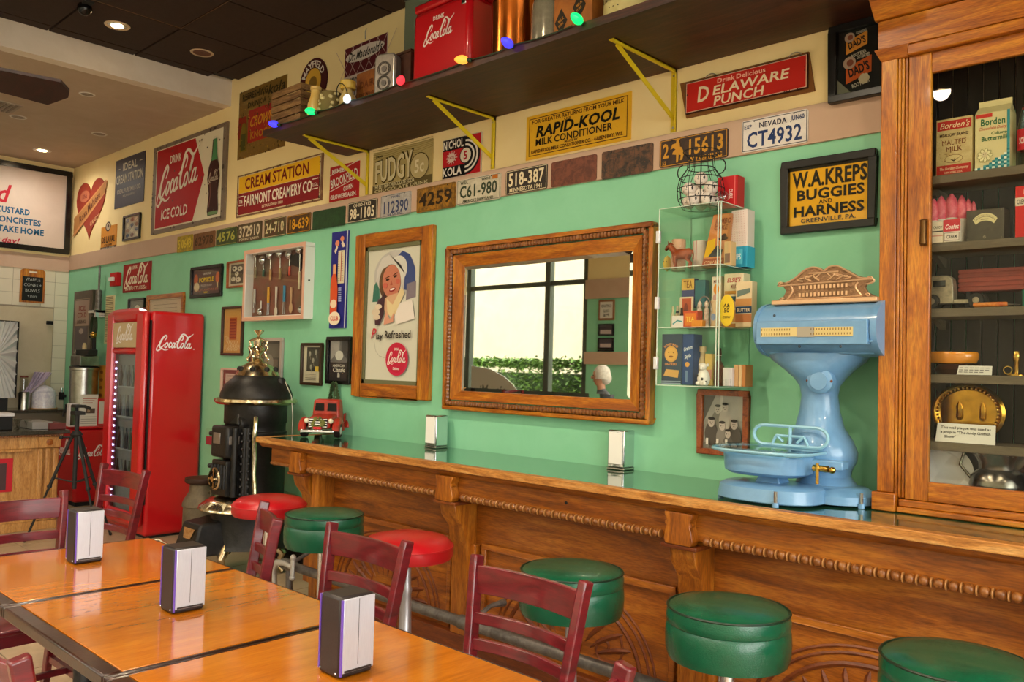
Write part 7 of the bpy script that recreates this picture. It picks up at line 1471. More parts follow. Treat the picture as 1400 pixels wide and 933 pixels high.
# ---------------------------------------------------------------- serving counter at the far left
WX, WY, WZ = -8.3, -.85, .895
t = T('serving_counter', 'oak serving counter with fluted end and dark stone top', 'counter', (WX-.3, -2.2, 0)); Yl = -4.2
yend = xp(82, 640, WX)[0]
t.part('countertop', MB(mt('dark_stone', '#2c2a24', .15, c2='#4a463c', ns=60)).box(WX-.62, WX+.05, Yl, yend+.06, WZ-.035, WZ), bevel=.004)
t.part('body', MB(wood('counter_oak', '#9a642c', '#c08a48', '#d4a564', (6, 6, .8), .45, 3, .1)).box(WX-.58, WX-.03, Yl, yend-.01, .08, WZ-.037))
t.part('plinth', MB(MATS['counter_oak']).box(WX-.56, WX-.01, Yl, yend-.005, 0, .079), bevel=.004)
m = MB(beadW)
for i in range(90): m.sphere((WX+.03, yend-.0-.02*i, WZ-.047), .010, 6, sy=1.1)
t.part('rope_moulding', m)['kind'] = 'stuff'
co = MATS['counter_oak']; t.part('frieze', MB(co).box(WX-.03, WX, Yl, yend, WZ-.16, WZ-.056).box(WX-.03, WX+.012, Yl, yend-.24, WZ-.185, WZ-.16), bevel=.004)
t.part('corner_block', MB(co).box(WX, WX+.012, yend-.19, yend-.01, WZ-.155, WZ-.06).lathe([(.03, .012), (.028, .02), (.012, .024)], (WX, yend-.10, WZ-.108), 16, axis='x', m=barH), bevel=.002)
for i in range(3): t.part('flute', MB(co).box(WX-.03, WX-.005, yend-.19+.065*i, yend-.14+.065*i, .08, WZ-.16), bevel=.012)
(ya, za), (yb, zb) = xp(-30, 676, WX-.02), xp(18, 627, WX-.02)
t.part('panel_frame', MB(col('#b8202c')).box(WX-.03, WX-.018, ya, yb, za, zb)); t.part('panel_slate', MB(col('#4a3436')).box(WX-.018, WX-.014, ya+.05, yb-.05, za+.02, zb-.04))
# on it
def wc(px, py, X=WX-.2): return xp(px, py, X)
def wbox(name, lab, cat, pl, pr, pt, X, z, c_, d=.1, **k):
    ya, yb = wc(pl, pt+8, X)[0], wc(pr, pt+8, X)[0]; zt = wc((pl+pr)/2, pt, X)[1]; m_ = c_ if not isinstance(c_, str) else col(c_)
    t = T(name, lab, cat, (X-d/2, (ya+yb)/2, z)); t.part('body', MB(m_).box(X-d, X, ya, yb, z+.001, zt), bevel=.004); return t, ya, yb, zt
t, ya, yb, zt = wbox('card_terminal', 'black and white box at the left edge of the serving counter', 'terminal', -14, 17.5, 570, WX-.15, WZ, '#161514', .2); t.part('cover', MB(col('#c8c4c4')).box(WX-.36, WX-.14, ya-.01, yb+.01, zt, zt+.03), bevel=.004)
for pl, pr, pt, lab in ((17, 30, 573, 'clear glass dish next to the black and white box'), (32, 44, 574, 'second clear glass dish on the serving counter')):
    X_ = WX-.25; ya, yb = wc(pl, 580, X_)[0], wc(pr, 580, X_)[0]; zt = wc(pl, pt, X_)[1]; t = T('glass_dish', lab, 'dish', (X_, (ya+yb)/2, WZ), 0, 'glass dishes on the serving counter'); r_ = (yb-ya)/2; t.part('dish', MB(glassm('dish_glass', (.8, .82, .8), .2)).lathe([(r_*.6, WZ+.001), (r_*.2, WZ+.02), (r_*.3, WZ+.04), (r_, zt), (r_*.9, zt)], (X_, (ya+yb)/2, 0), 18))
t, ya, yb, zt = wbox('plastic_tray', 'flat grey tray of utensils lying on the serving counter', 'tray', 44, 72, 577, WX-.1, WZ, '#8a8680', .35)
t, ya, yb, zt = wbox('brochure', 'stack of dark red brochures at the end of the serving counter', 'brochure', 68, 90, 579, WX-.05, WZ, '#6a3430', .3)
# back counter along the tiled wall
BX, BZ = -10.30, xp(45, 561, -10.3)[1]
t = T('back_counter', 'narrow dark-topped back counter below the tiled wall', 'counter', (-10.57, -2, 0)); t.part('countertop', MB(mt('dark_stone', '#2c2a24')).box(XL+.015, BX, -4.2, -.10, BZ-.03, BZ), bevel=.003); t.part('body', MB(col('#6a6052')).box(XL+.015, BX-.04, -4.2, -.13, 0, BZ-.031))
def bjar(name, lab, cat, pl, pr, pt, m_, X=BX-.2, prof=None, g=None):
    ya, yb = xp(pl, pt+10, X)[0], xp(pr, pt+10, X)[0]; zt = xp((pl+pr)/2, pt, X)[1]; r_ = (yb-ya)/2; H = zt-BZ
    t = T(name, lab, cat, (X, (ya+yb)/2, BZ), 0, g); t.part('body', MB(m_).lathe([(r*r_, BZ+.001+h*H) for r, h in (prof or [(1, 0), (1, .9), (.85, 1)])], (X, (ya+yb)/2, 0), 22)); return t, (ya+yb)/2, r_, zt
t, y_, r_, zt = bjar('steel_canister', 'stainless canister holding spoons on the back counter', 'canister', 25, 41, 536, steel); 
t = T('spoon_bundle', 'bundle of purple-tinted spoons and straws standing in the canister', 'spoons', (BX-.2, y_, zt)); g = random.Random(4); m = MB(mt('spoon', '#b8a8c0', .25, .3))
for i in range(9): a = g.uniform(-.5, .9); q = g.uniform(-.03, .03); m.tube([(BX-.2+q, y_+q, zt-.05), (BX-.2+q, y_+.12+.10*a, zt+.14), (BX-.2+q, y_+.16+.12*a, zt+.22)], [.006, .012, .02], 6)
t.part('spoons', m)['kind'] = 'stuff'
t, y_, r_, zt = bjar('glass_jar', 'clear jar with a brown rim behind the steel canister', 'jar', 27, 38, 514, glassm('jar_glass', (.85, .85, .82), .15), BX-.35); t.part('rim', MB(col('#8a4a3c')).lathe([(r_*1.02, zt-.02), (r_*1.02, zt)], (BX-.35, y_, 0), 20, cap=False))
t, y_, r_, zt = bjar('candy_tub', 'wide clear tub of white and blue wrapped sweets on the back counter', 'tub', 44, 76, 535, mt('sweets', '#b8b4c8', .3, c2='#e4e0e4', ns=30), BX-.22); t.part('heap', MB(MATS['sweets']).lathe([(r_*.95, zt), (r_*.5, zt+.05), (.005, zt+.07)], (BX-.22, y_, 0), 20)); t.part('tray', MB(col('#c89858')).lathe([(r_*1.15, BZ+.002), (r_*1.2, BZ+.012)], (BX-.22, y_, 0), 24))
t, y_, r_, zt = bjar('cone_stack', 'stack of checked paper cones behind the sweets tub', 'paper cone', 52, 62, 521, mt('checked', '#d8c8b8', .6, c2='#a88a84', ns=60), BX-.4)
# silver reflective cover at the left edge
(ya, za), (yb, zb) = xp(-30, 545, -10.35), xp(26, 440, -10.35); foil = mt('foil', '#dcdcda', .3, .35, bump=.8, bs=7)
t = T('silver_cover', 'crumpled silver fabric cover with radiating folds at the left edge', 'cover', (-10.45, (ya+yb)/2, BZ)); n = 26; m = MB(foil); cy_, cz_ = ya+.15, (za+zb)/2+.05; v = [(-10.33, cy_, cz_)]
edge = []
for i in range(n*2):
    u = i/(n*2)*4; s_ = int(u); q = u-s_; p = [(yb, za+q*(zb-za)), (yb-q*(yb-ya), zb), (ya, zb-q*(zb-za)), (ya+q*(yb-ya), za)][s_]; edge.append((-10.35-(.03 if i % 2 else 0), p[0], p[1]))
v += edge; m.add(v, [(0, 1+i, 1+(i+1) % (2*n)) for i in range(2*n)]); t.part('cover', m, fix=False); t.part('box', MB(col('#5a5650')).box(-10.72, -10.39, ya, yb, za, zb)); t.part('stand', MB(blackm).box(-10.7, -10.4, ya+.05, yb-.06, BZ, za)); t.part('trim', MB(blackm).tube([(-10.36, yb, za), (-10.36, yb, zb), (-10.36, ya, zb)], .01, 6))
t, ya, yb, zt = wbox('wall_bracket', 'small black bell-shaped hook on the tiled wall', 'hook', 64, 73, 439, XL+.05, xp(68, 444, XL+.05)[1], '#141210', .03)
(ya, za) = xp(85, 541, XL+.05); t = T('faucet_handle', 'small black tap handle on the wall beside the tiles', 'tap', (XL+.05, ya, za)); t.part('handle', MB(blackm).box(XL+.013, XL+.06, ya-.03, ya+.02, za-.05, za+.04).box(XL+.012, XL+.08, ya-.01, ya+.05, za-.02, za+.01), bevel=.004); t.part('knob', MB(chrome).lathe([(.014, za+.04), (.014, za+.09)], (XL+.04, ya-.005, 0), 12))

# ---------------------------------------------------------------- tripod
TX, TY = -7.55, -1.00
t = T('tripod', 'black folding camera tripod in front of the red refrigerator', 'tripod', (TX, TY, 0)); H0 = wp(137, 601, TY)[1]; H1 = wp(137, 572, TY)[1]
for a, s_ in ((-2.3, 1), (.2, 1), (1.9, 1)):
    ca, sa = math.cos(a), math.sin(a); o = t.part('leg', MB(blackm).tube([(TX+.03*ca, TY+.03*sa, H0), (TX+.20*ca, TY+.20*sa, H0*.52)], .014, 8).tube([(TX+.20*ca, TY+.20*sa, H0*.52), (TX+.38*ca, TY+.38*sa, .01)], .010, 8).sphere((TX+.20*ca, TY+.20*sa, H0*.52), .022, 8).sphere((TX+.38*ca, TY+.38*sa, .015), .015, 8)); t.part('brace', MB(blackm).tube([(TX+.17*ca, TY+.17*sa, H0*.6), (TX, TY, H0*.56)], .006, 6), o)
t.part('centre_column', MB(blackm).tube([(TX, TY, H0*.5), (TX, TY, H1)], .018, 10)); t.part('collar', MB(blackm).lathe([(.03, H0-.02), (.05, H0), (.03, H0+.03)], (TX, TY, 0), 14)); t.part('head', MB(blackm).box(TX-.05, TX+.07, TY-.04, TY+.04, H1, H1+.03).tube([(TX-.02, TY, H1+.02), (TX-.02, TY, H1+.07), (TX+.10, TY+.02, H1+.075), (TX+.16, TY+.04, H1+.06)], .014, 8).box(TX-.06, TX+.04, TY-.03, TY+.03, H1+.06, H1+.085), bevel=.003); t.part('crank', MB(blackm).tube([(TX, TY, H0-.02), (TX-.03, TY-.10, H0-.02)], .008, 6).sphere((TX-.03, TY-.11, H0-.02), .018, 8))

# ---------------------------------------------------------------- parlour stove and milk can
VX, VY = -5.80, -.34
t = T('parlor_stove', 'antique black parlour stove with nickel trim and an openwork finial', 'stove', (VX, VY, 0)); 
def vz(py): return wp(352, py, VY)[1]
zB, zD, zF = vz(550), vz(527), vz(452)      # brim, foot of the dome, top of finial
zS = vz(505)
t.part('drum', MB(iron).lathe([(.225, .44), (.225, zB-.26), (.232, zB-.25), (.232, zB-.22), (.222, zB-.21), (.222, zB-.16), (.23, zB-.15), (.23, zB-.02)], (VX, VY, 0), 36))
t.part('brim', MB(nickel).lathe([(.24, zB-.02), (.285, zB-.015), (.305, zB+.005), (.30, zB+.025), (.27, zB+.035)], (VX, VY, 0), 40))
t.part('top', MB(iron).lathe([(.27, zB+.03), (.262, zB+.07), (.235, zB+.13), (.19, zB+.17), (.17, zB+.19), (.165, zB+.2)], (VX, VY, 0), 36))
z_ = zB+.198
t.part('dome', MB(nickel).lathe([(.165, z_), (.15, z_+.03), (.12, z_+.07), (.07, z_+.10), (.03, z_+.115)], (VX, VY, 0), 28)); m = MB(blackm)
for i in range(8): a = 2*PI*i/8; m.sphere((VX+.135*math.cos(a), VY+.135*math.sin(a), z_+.05), .022, 8, sz=1)
t.part('dome_openings', m); z2 = z_+.11; HF = zF-z2
t.part('finial_urn', MB(nickel).lathe([(.03, z2), (.045, z2+HF*.06), (.02, z2+HF*.12), (.02, z2+HF*.2), (.035, z2+HF*.28), (.05, z2+HF*.34), (.045, z2+HF*.42), (.02, z2+HF*.5), (.012, z2+HF*.7), (.03, z2+HF*.74), (.008, z2+HF*.8), (.008, z2+HF*.86), (.035, z2+HF), (.01, z2+HF)], (VX, VY, 0), 16)); m = MB(nickel)
for i in range(4):
    a = 2*PI*i/4+.6; m.tube([(VX+r*math.cos(a), VY+r*math.sin(a), z2+HF*h) for r, h in smooth([(.075, .0), (.085, .08), (.065, .18), (.055, .32), (.075, .42), (.06, .52), (.07, .64), (.03, .72), (.0, .74)], 3)], .008, 6)
for i in range(5): a = 2*PI*i/5; m.tube([(VX+.01*math.cos(a), VY+.01*math.sin(a), z2+HF*.86), (VX+.035*math.cos(a), VY+.035*math.sin(a), z2+HF*1.0)], .006, 5)
t.part('finial_cage', m)
t.part('lid_hinge', MB(iron).lathe([(.03, zB+.10), (.035, zB+.17), (.02, zB+.19)], (VX+.17, VY+.1, 0), 12)); t.part('damper_chain', MB(steel).tube([(VX+.19, VY+.12, zB+.17), (VX+.26, VY+.14, zB+.05), (VX+.27, VY+.15, zB-.1), (VX+.265, VY+.15, .9)], .004, 5))
fx0, fx1, fy0, fy1 = VX-.09, VX+.15, VY-.31, VY-.12      # cast front
t.part('upper_front', MB(iron).hexa([(fx0+.02, fy0+.08, zB-.16), (fx1, fy0+.08, zB-.16), (fx1, fy1, zB-.16), (fx0+.02, fy1, zB-.16)], [(fx0+.03, fy0+.10, zB-.02), (fx1-.06, fy0+.12, zB-.03), (fx1-.06, fy1, zB-.03), (fx0+.03, fy1, zB-.02)]).tube([(fx1-.03, fy0+.10, zB-.15), (fx1-.03, fy1-.02, zB-.15)], .05, 10), bevel=.012)
t.part('fire_door', MB(iron).box(fx0, fx1, fy0, fy1, zB-.40, zB-.17), bevel=.02); t.part('mica_window', MB(mt('mica', '#8a8078', .3, .5)).box(fx0+.05, fx0+.15, fy0-.006, fy0, zB-.30, zB-.22), bevel=.003); t.part('mica_window', MB(MATS['mica']).box(fx1, fx1+.005, fy0+.02, fy0+.10, zB-.30, zB-.24), bevel=.003)
t.part('ash_front', MB(iron).box(fx0+.01, fx1-.01, fy0+.01, fy1, .58, zB-.42), bevel=.01); m = MB(iron)
for i in range(5): m.tube([(fx0+.03+.045*i, fy0+.005, zB-.45), (fx0+.03+.045*i, fy0+.005, zB-.62)], .012, 8)
for x_, y_ in ((fx1+.01, fy0+.06), (fx1+.03, fy1-.04), (fx1+.02, fy0+.13)): m.tube([(x_, y_, .58), (x_, y_, zB-.18)], .024, 10)
t.part('columns', m)
b = MB(iron)
for z in [zB-.22-.055*i for i in range(12)]: b.sphere((fx1+.035, fy0+.10, z), .012, 6).sphere((fx1+.055, fy1-.04, z), .012, 6)
t.part('studs', b)['kind'] = 'stuff'
P = smooth([(fx1+.06, fy1+.0, zB-.10), (fx1+.075, fy1-.01, zB-.16), (fx1+.06, fy1-.01, zB-.25), (fx1+.075, fy1-.01, zB-.4), (fx1+.07, fy1-.01, .75), (fx1+.09, fy1-.01, .62), (fx1+.09, fy1-.01, .5)]) if False else [(fx1+.06, fy1, zB-.10), (fx1+.08, fy1-.01, zB-.15), (fx1+.065, fy1-.01, zB-.25), (fx1+.08, fy1-.01, zB-.4), (fx1+.075, fy1-.01, .75), (fx1+.10, fy1-.01, .62), (fx1+.10, fy1-.01, .48)]
t.part('nickel_rail', MB(nickel).tube(P, .016, 8)); t.part('draft_wheel', MB(nickel).lathe([(.075, -.01), (.085, 0), (.06, .01), (.055, -.012)], (fx0+.09, fy0-.005, .70), 24, axis='y', cap=False).lathe([(.022, -.02), (.022, 0)], (fx0+.09, fy0-.005, .70), 12, axis='y').bar((fx0+.02, fy0-.01, .70), (fx0+.16, fy0-.01, .70), .01, .01).bar((fx0+.09, fy0-.01, .63), (fx0+.09, fy0-.01, .77), .01, .01, up=(0, 1, 0)))
for z in (.78, 1.02): t.part('door_knob', MB(iron).tube([(fx0-.005, fy0+.04, z), (fx0-.05, fy0+.03, z)], .010, 8).sphere((fx0-.055, fy0+.03, z), .018, 8))
t.part('hearth_skirt', MB(nickel).lathe([(.24, .57), (.31, .54), (.355, .50), (.36, .48), (.30, .475)], (VX+.04, VY-.02, 0), 40, sy=1.1)); t.part('base', MB(iron).lathe([(.28, .475), (.27, .24), (.29, .20)], (VX+.04, VY-.02, 0), 30, sy=1.1))
A = Art(lambda u, v, l: (VX+.04+(.358+l-v*.9)*math.cos(-1.25+u/.34), VY-.02+(.358+l-v*.9)*1.1*math.sin(-1.25+u/.34), .495+v)); A.rect(-.16, 0, .16, .05, '#7a2420'); A.rect(-.075, .004, .075, .046, '#d8cca8'); A.text('OAK', 0, .025, .034, '#3a3028', w=.10, bold=1); A.done(t)
t.part('ash_door', MB(iron).hexa([(VX-.20, VY-.52, .17), (VX+.12, VY-.52, .17), (VX+.16, VY-.24, .17), (VX-.20, VY-.24, .17)], [(VX-.16, VY-.46, .39), (VX+.10, VY-.46, .39), (VX+.12, VY-.24, .42), (VX-.16, VY-.24, .42)]), bevel=.015); t.part('ash_latch', MB(nickel).hexa([(VX-.06, VY-.505, .29), (VX+.04, VY-.505, .29), (VX+.04, VY-.47, .29), (VX-.06, VY-.47, .29)], [(VX-.09, VY-.485, .36), (VX+.07, VY-.485, .36), (VX+.07, VY-.45, .36), (VX-.09, VY-.45, .36)]))
for a in (.6, 2.3, 3.9, 5.3): t.part('leg', MB(nickel).tube([(VX-.02+.24*math.cos(a), VY-.06+.24*math.sin(a), .23), (VX-.02+.32*math.cos(a), VY-.06+.32*math.sin(a), .14), (VX-.02+.28*math.cos(a), VY-.06+.28*math.sin(a), .06), (VX-.02+.33*math.cos(a), VY-.06+.33*math.sin(a), .012)], [.045, .03, .02, .028], 10))
t.part('poker_handle', MB(nickel).tube([(VX-.22, VY-.52, .20), (VX-.32, VY-.56, .24), (VX-.36, VY-.58, .23)], .010, 6))
X, Y = -6.60, -.34; H = wp(272, 655, Y-.1)[1]; cn = mt('can_grey', '#5f5444', .6, .4, c2='#7a6c56', ns=18, bump=.2)
t = T('milk_can', 'weathered grey-brown metal milk can beside the refrigerator', 'milk can', (X, Y, 0)); R = .150
t.part('body', MB(cn).lathe([(R, 0), (R, .02), (R*.98, H*.60), (R*1.04, H*.61), (R*1.03, H*.65), (R*.95, H*.70), (R*.70, H*.80), (R*.66, H*.90)], (X, Y, 0), 32)); t.part('lid', MB(mt('can_lid', '#3a241a', .5, .3)).lathe([(R*.68, H*.90), (R*.9, H*.92), (R*.95, H*.95), (R*.92, H*.985), (R*.3, H)], (X, Y, 0), 32))
for s_ in (-1, 1): t.part('handle', MB(cn).tube([(X+s_*R*.75, Y, H*.80), (X+s_*R*1.0, Y, H*.84), (X+s_*R*1.02, Y, H*.74), (X+s_*R*.95, Y, H*.70)], .010, 8))

# ---------------------------------------------------------------- dining tables
TY0, TY1, TZ = -2.795, -2.0, .76
def table(x0, x1, lab, y0=TY0, y1=TY1):
    t = T('dining_table', lab, 'table', ((x0+x1)/2, (y0+y1)/2, 0), group='square wooden dining tables')
    e0, e1 = .018, .035
    t.part('tabletop', MB(tabW).box(x0+e0, x1-e0, y0+.05, y1-.010, TZ-.032, TZ), bevel=.0015)
    for nm, q in enumerate(((x0, x0+e0, y0, y1), (x1-e0, x1, y0, y1), (x0+e0, x1-e0, y0, y0+.05), (x0+e0, x1-e0, y1-.010, y1))): t.part('edge_strip', MB(tabE).box(q[0]+.0005, q[1]-.0005, q[2]+.0005, q[3]-.0005, TZ-.036, TZ-.0005), bevel=.006)
    cx, cy = (x0+x1)/2, (y0+y1)/2
    t.part('pedestal', MB(iron).lathe([(.04, TZ-.06), (.035, TZ-.1), (.035, .1), (.06, .06)], (cx, cy, 0), 20)); t.part('top_plate', MB(iron).box(cx-.2, cx+.2, cy-.03, cy+.03, TZ-.06, TZ-.037).box(cx-.03, cx+.03, cy-.2, cy+.2, TZ-.06, TZ-.037)); m = MB(iron)
    for k in range(4): a = k*PI/2+PI/4; m.bar((cx, cy, .045), (cx+.34*math.cos(a), cy+.34*math.sin(a), .02), .06, .04)
    t.part('base', m, bevel=.006); return t
table(-3.775, -3.010, 'square wooden table farthest from the camera, at the left'); table(-3.006, -2.176, 'middle square wooden table of the row'); table(-2.172, -1.405, 'nearest square wooden table, with the tallest-looking napkin box')
table(-9.4, -8.6, 'wooden table by the window, seen in the mirror', -5.4, -4.6); 
# napkin boxes
dk = mt('box_dark', '#231c1c', .4, c2='#2c2424', ns=200); fp = mt('brushed_face', '#c9c9d4', .28, .35, c2='#bdbdca', ns=90, stretch=(1, 12, .4)); pu = mt('purple_edge', '#6a4ab0', .35)
def napbox(x0, y0, lab, h=.205, w=.100, d=.105):
    t = T('napkin_box', lab, 'napkin dispenser', (x0+w/2, y0+d/2, TZ+.0005), 0, 'dark napkin boxes on the tables'); x1, y1, z0, z1 = x0+w, y0+d, TZ+.001, TZ+h
    t.part('body', MB(dk).box(x0+.006, x1-.006, y0, y1, z0, z1), bevel=.008)
    for xa, xb, s_ in ((x1-.006, x1, 1), (x0, x0+.006, -1)):
        o = t.part('faceplate', MB(fp).box(xa, xb, y0+.006, y1-.002, z0+.014, z1-.005), bevel=.002); t.part('slot_lip', MB(dk).box(xb-.001 if s_ > 0 else xa-.002, xb+.002 if s_ > 0 else xa+.001, y0+.012, y1-.01, z0+.016, z0+.021), o)
        t.part('corner_trim', MB(pu).box(xa, xb, y0+.0015, y0+.0055, z0+.008, z1-.006), label='purple corner strip')
    t.part('seam', MB(dk).box(x1-.0005, x1+.0006, (y0+y1)/2, (y0+y1)/2+.0012, z0+.03, z1-.008))
    for y_ in (y0-.0015,): 
        for x_ in (x0+.012, x1-.02): t.part('screw', MB(chrome).sphere((x_, y_+.001, z0+.012), .003, 8))
napbox(-3.525, -2.435, 'dark napkin box with pale face on the farthest table'); napbox(-2.665, -2.445, 'dark napkin box with pale face on the middle table'); napbox(-1.865, -2.385, 'dark napkin box with pale face on the nearest table'); napbox(-9.05, -5.05, 'napkin box on the table by the window, seen in the mirror')

# ---------------------------------------------------------------- chairs
def chair(label):
    t = T('dining_chair', label, 'chair', (0, 0, 0), 0, 'red-brown ladder-back chairs', local=True)
    def sx_(z): return .185+(.232-.185)*max(0, (z-.45))/.48
    def sy_(z): return .075*max(0, (z-.45))/.48-(.0 if z > .45 else -.09*(.45-z)/.45)
    for s_ in (-1, 1):
        zs = [0, .15, .30, .45, .60, .75, .88, .925]
        t.part('leg', MB(chW).sweepbar([(s_*sx_(z), sy_(z)-.0, z) for z in zs[:-1]]+[(s_*sx_(.925), sy_(.925)+.004, .93)], .030, .044, up=(0, 1, 0)), bevel=.006)
        t.part('leg', MB(chW).bar((s_*.19, -.37, 0), (s_*.185, -.36, .435), .034, .034, up=(0, 1, 0)), bevel=.004)
        t.part('side_rail', MB(chW).bar((s_*.185, -.35, .41), (s_*.185, -.02, .41), .022, .05), bevel=.003); t.part('stretcher', MB(chW).bar((s_*.188, -.35, .16), (s_*.188, .05, .17), .02, .03))
    for z, h in ((.855, .092), (.735, .038), (.655, .038), (.575, .034)):
        w = sx_(z)-.012; t.part('back_rail' if h > .05 else 'slat', MB(chW).sweepbar([(w*u, sy_(z)+.030*(1-u*u), z) for u in (-1, -.75, -.5, -.25, 0, .25, .5, .75, 1)], .016, h, up=(0, 0, 1)), bevel=.003)
    t.part('seat', MB(chW).hexa([(-.205, -.39, .435), (.205, -.39, .435), (.175, .0, .435), (-.175, .0, .435)], [(-.21, -.395, .46), (.21, -.395, .46), (.18, .0, .46), (-.18, .0, .46)]), bevel=.008)
    t.part('front_rail', MB(chW).box(-.17, .17, -.37, -.35, .385, .433)); t.part('stretcher', MB(chW).box(-.18, .18, -.17, -.15, .155, .18)); return t.o
CH = [((-1.795, -1.735), 0, 'red-brown ladder-back chair on the counter side of the nearest table'),
      ((-2.575, -1.775), 0, 'red-brown ladder-back chair on the counter side of the middle table, before the red stool'),
      ((-3.245, -1.80), -.42, 'red-brown ladder-back chair turned edge-on at the farthest table'),
      ((-4.985, -1.70), .12, 'red-brown ladder-back chair standing by the tripod and red refrigerator'),
      ((-4.16, -2.43), PI/2+.05, 'red-brown ladder-back chair at the far left end of the tables'),
      ((-1.14, -2.385), -PI/2, 'red-brown chair of which only a post tip shows at the near end of the tables'),
      ((-2.17, -2.985), PI, 'red-brown chair on the near side of the middle table, bottom left corner'),
      ((-8.2, -5.0), -PI/2, 'wooden chair at the window table, seen in the mirror'), ((-9.7, -5.0), PI/2, 'wooden chair on the far side of the window table, seen in the mirror')]
c0_ = chair(CH[0][2]); c0_.location = (*CH[0][0], 0)
for (x, y), r, lab in CH[1:]: copy_tree(c0_, (x, y, 0), r, lab)

# ---------------------------------------------------------------- things seen only in the mirror
for (z0, z1, lab, dark) in ((2.07, 2.24, 'black framed photo high on the green column, seen in the mirror', 1), (2.29, 2.58, 'small white lettered notice on the green column, seen in the mirror', 0), (1.88, 2.04, 'lower black framed double photo on the green column, seen in the mirror', 1), (1.86-.33, 1.86-.02, 'x', 1)):
    if lab == 'x': z0, z1, lab = 1.845, 1.875, 'thin dark picture ledge on the green column, seen in the mirror'
    x0, x1 = -7.40, -7.12; t = T('framed_picture', lab, 'picture', (-7.26, YF, z0)); t.part('frame', MB(black if dark else col('#8a5a3a')).box(x0, x1, YF+.001, YF+.02, z0, z1), bevel=.004)
    if z1-z0 > .1:
        A = Fr(Art(lambda u, v, l: (x1-u, YF+.0205+l, z0+v)), x1-x0, z1-z0); A.r(.1, .1, .9, .9, '#d8d4c8' if not dark else '#4a4448')
        if dark: A.r(.15, .15, .85, .48, '#b8a8a4')
        else: A.t('CUSTARD', .5, .7, .13, '#3a3a34', w=.65).t('COLD', .5, .45, .13, '#3a3a34', w=.4).t('PIE', .5, .25, .13, '#3a3a34', w=.4)
        A.A.done(t)
P = [(-10.0, 1.05), (-8.9, 1.05), (-8.93, 1.2), (-9.05, 1.32), (-9.25, 1.44), (-9.55, 1.55), (-10.0, 1.60)]
t = T('window_decal', 'pale half-oval lettered panel standing at the window, seen in the mirror', 'decal', (-9.5, YF+.02, 1.05)); t.part('panel', MB(col('#c8c4b4')).prism(P, lambda u, v: (u, YF+.0, v), lambda u, v: (u, YF+.012, v)))
A = Art(lambda u, v, l: (-9.0-u, YF+.0125+l, v)); A.text('Mi', .72, 1.22, .15, '#6a6a60', w=.2, slant=-.2); A.text('ois', .32, 1.22, .15, '#6a6a60', w=.24, slant=-.2); A.done(t)
# seated person by the column
px_, py_ = -5.98, -4.3
t = T('person', 'standing person with white hair in a grey jacket, seen in the mirror', 'person', (px_, py_, 0)); cloth = mt('grey_jacket', '#4a4c50', .8, c2='#3c3e42', ns=12); skin = mt('skin', '#c08a6c', .5); hair = mt('white_hair', '#d8d2c8', .8, c2='#bab2a6', ns=30)
me = bpy.data.meshes.new('body'); V = [(0, 0, .88), (0, .01, .98), (0, .01, 1.10), (0, .02, 1.22), (0, .03, 1.31), (0, .05, 1.37), (-.09, .0, .86), (-.10, .03, .48), (-.10, .0, .10), (-.11, .12, .045), (.09, .0, .86), (.10, .03, .48), (.10, .0, .10), (.11, .12, .045), (-.17, .02, 1.26), (-.23, .03, 1.02), (-.17, .24, .96), (-.09, .36, .98), (.17, .02, 1.26), (.23, .03, 1.02), (.17, .24, .96), (.09, .36, .98)]
Ed = [(0, 1), (1, 2), (2, 3), (3, 4), (4, 5), (0, 6), (6, 7), (7, 8), (8, 9), (0, 10), (10, 11), (11, 12), (12, 13), (3, 14), (14, 15), (15, 16), (16, 17), (3, 18), (18, 19), (19, 20), (20, 21)]
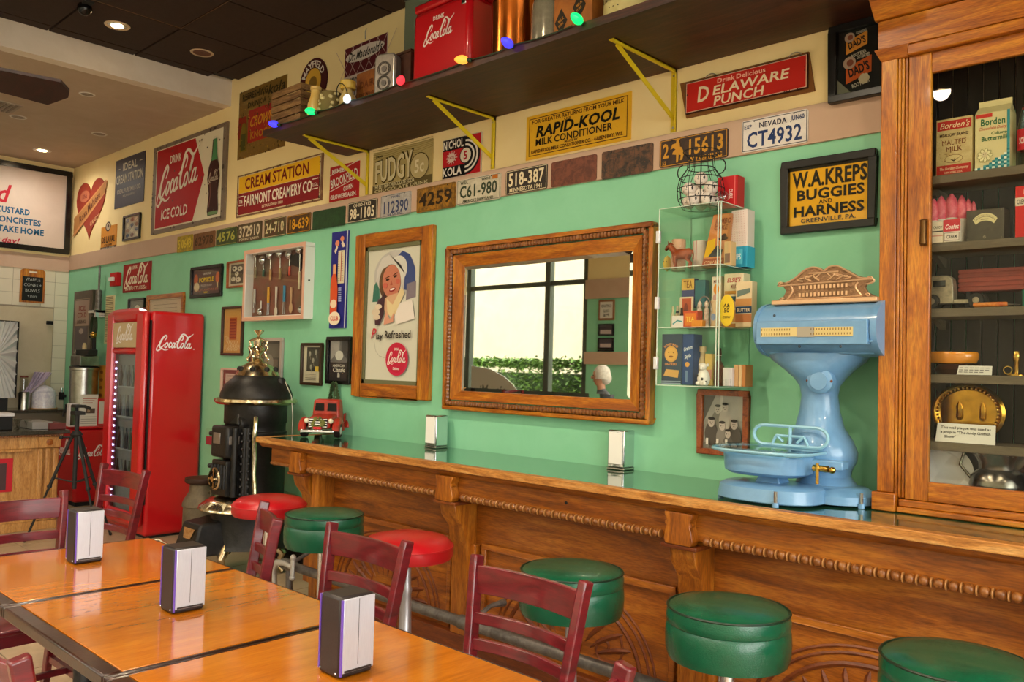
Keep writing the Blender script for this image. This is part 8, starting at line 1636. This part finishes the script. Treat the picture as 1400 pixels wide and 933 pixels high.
Rr = [.15, .14, .15, .15, .07, .055, .10, .075, .05, .04, .10, .075, .05, .04, .075, .055, .042, .035, .075, .055, .042, .035]
me.from_pydata(V, Ed, []); me.materials.append(cloth); bo = link('body', me, t.o); sk = bo.modifiers.new('skin', 'SKIN')
for i, r in enumerate(Rr): me.skin_vertices[0].data[i].radius = (r, r)
me.skin_vertices[0].data[0].use_root = True
sb = bo.modifiers.new('sub', 'SUBSURF'); sb.levels = 2; sb.render_levels = 2
t.local = True; hz_ = 1.50
o = t.part('head', MB(skin).lathe([(.005, hz_-.115), (.04, hz_-.105), (.062, hz_-.06), (.075, hz_), (.07, hz_+.05), (.04, hz_+.095), (.005, hz_+.105)], (0, .06, 0), 18, sy=1.15).tube([(0, .04, 1.34), (0, .05, hz_-.07)], .048, 12).sphere((0, .152, hz_-.012), .014, 8, sz=1.5).sphere((-.076, .055, hz_-.01), .016, 8, sx=.4, sz=1.4).sphere((.076, .055, hz_-.01), .016, 8, sx=.4, sz=1.4))
for s_ in (-1, 1): t.part('eye', MB(col('#2a2420')).sphere((.03*s_, .138, hz_+.01), .008, 8), o)
t.part('mouth', MB(col('#8a4a40')).box(-.022, .022, .134, .142, hz_-.058, hz_-.051), o)
t.part('hair', MB(hair).lathe([(.092, hz_-.03), (.095, hz_+.03), (.085, hz_+.085), (.05, hz_+.125), (.005, hz_+.135)], (0, .035, 0), 20, sy=1.05, cap=False).sphere((0, .0, hz_-.02), .08, 14), o)
for s_ in (-1, 1):
    m = MB(skin).tube([(.09*s_, .36, .98), (.045*s_, .42, .985)], [.034, .034], 8)
    for k in range(4): m.tube([((.045+.018*(k-1.5))*s_, .42, .985), ((.045+.019*(k-1.5))*s_, .46, .985), ((.045+.019*(k-1.5))*s_, .485, .975)], [.009, .008, .006], 6)
    m.tube([(.02*s_, .38, .985), (-.002*s_, .415, .985), (-.008*s_, .44, .98)], [.010, .009, .007], 6); t.part('hand', m)
t.o.rotation_euler = (0, 0, .9)
bpy.data.objects.remove(_ob)
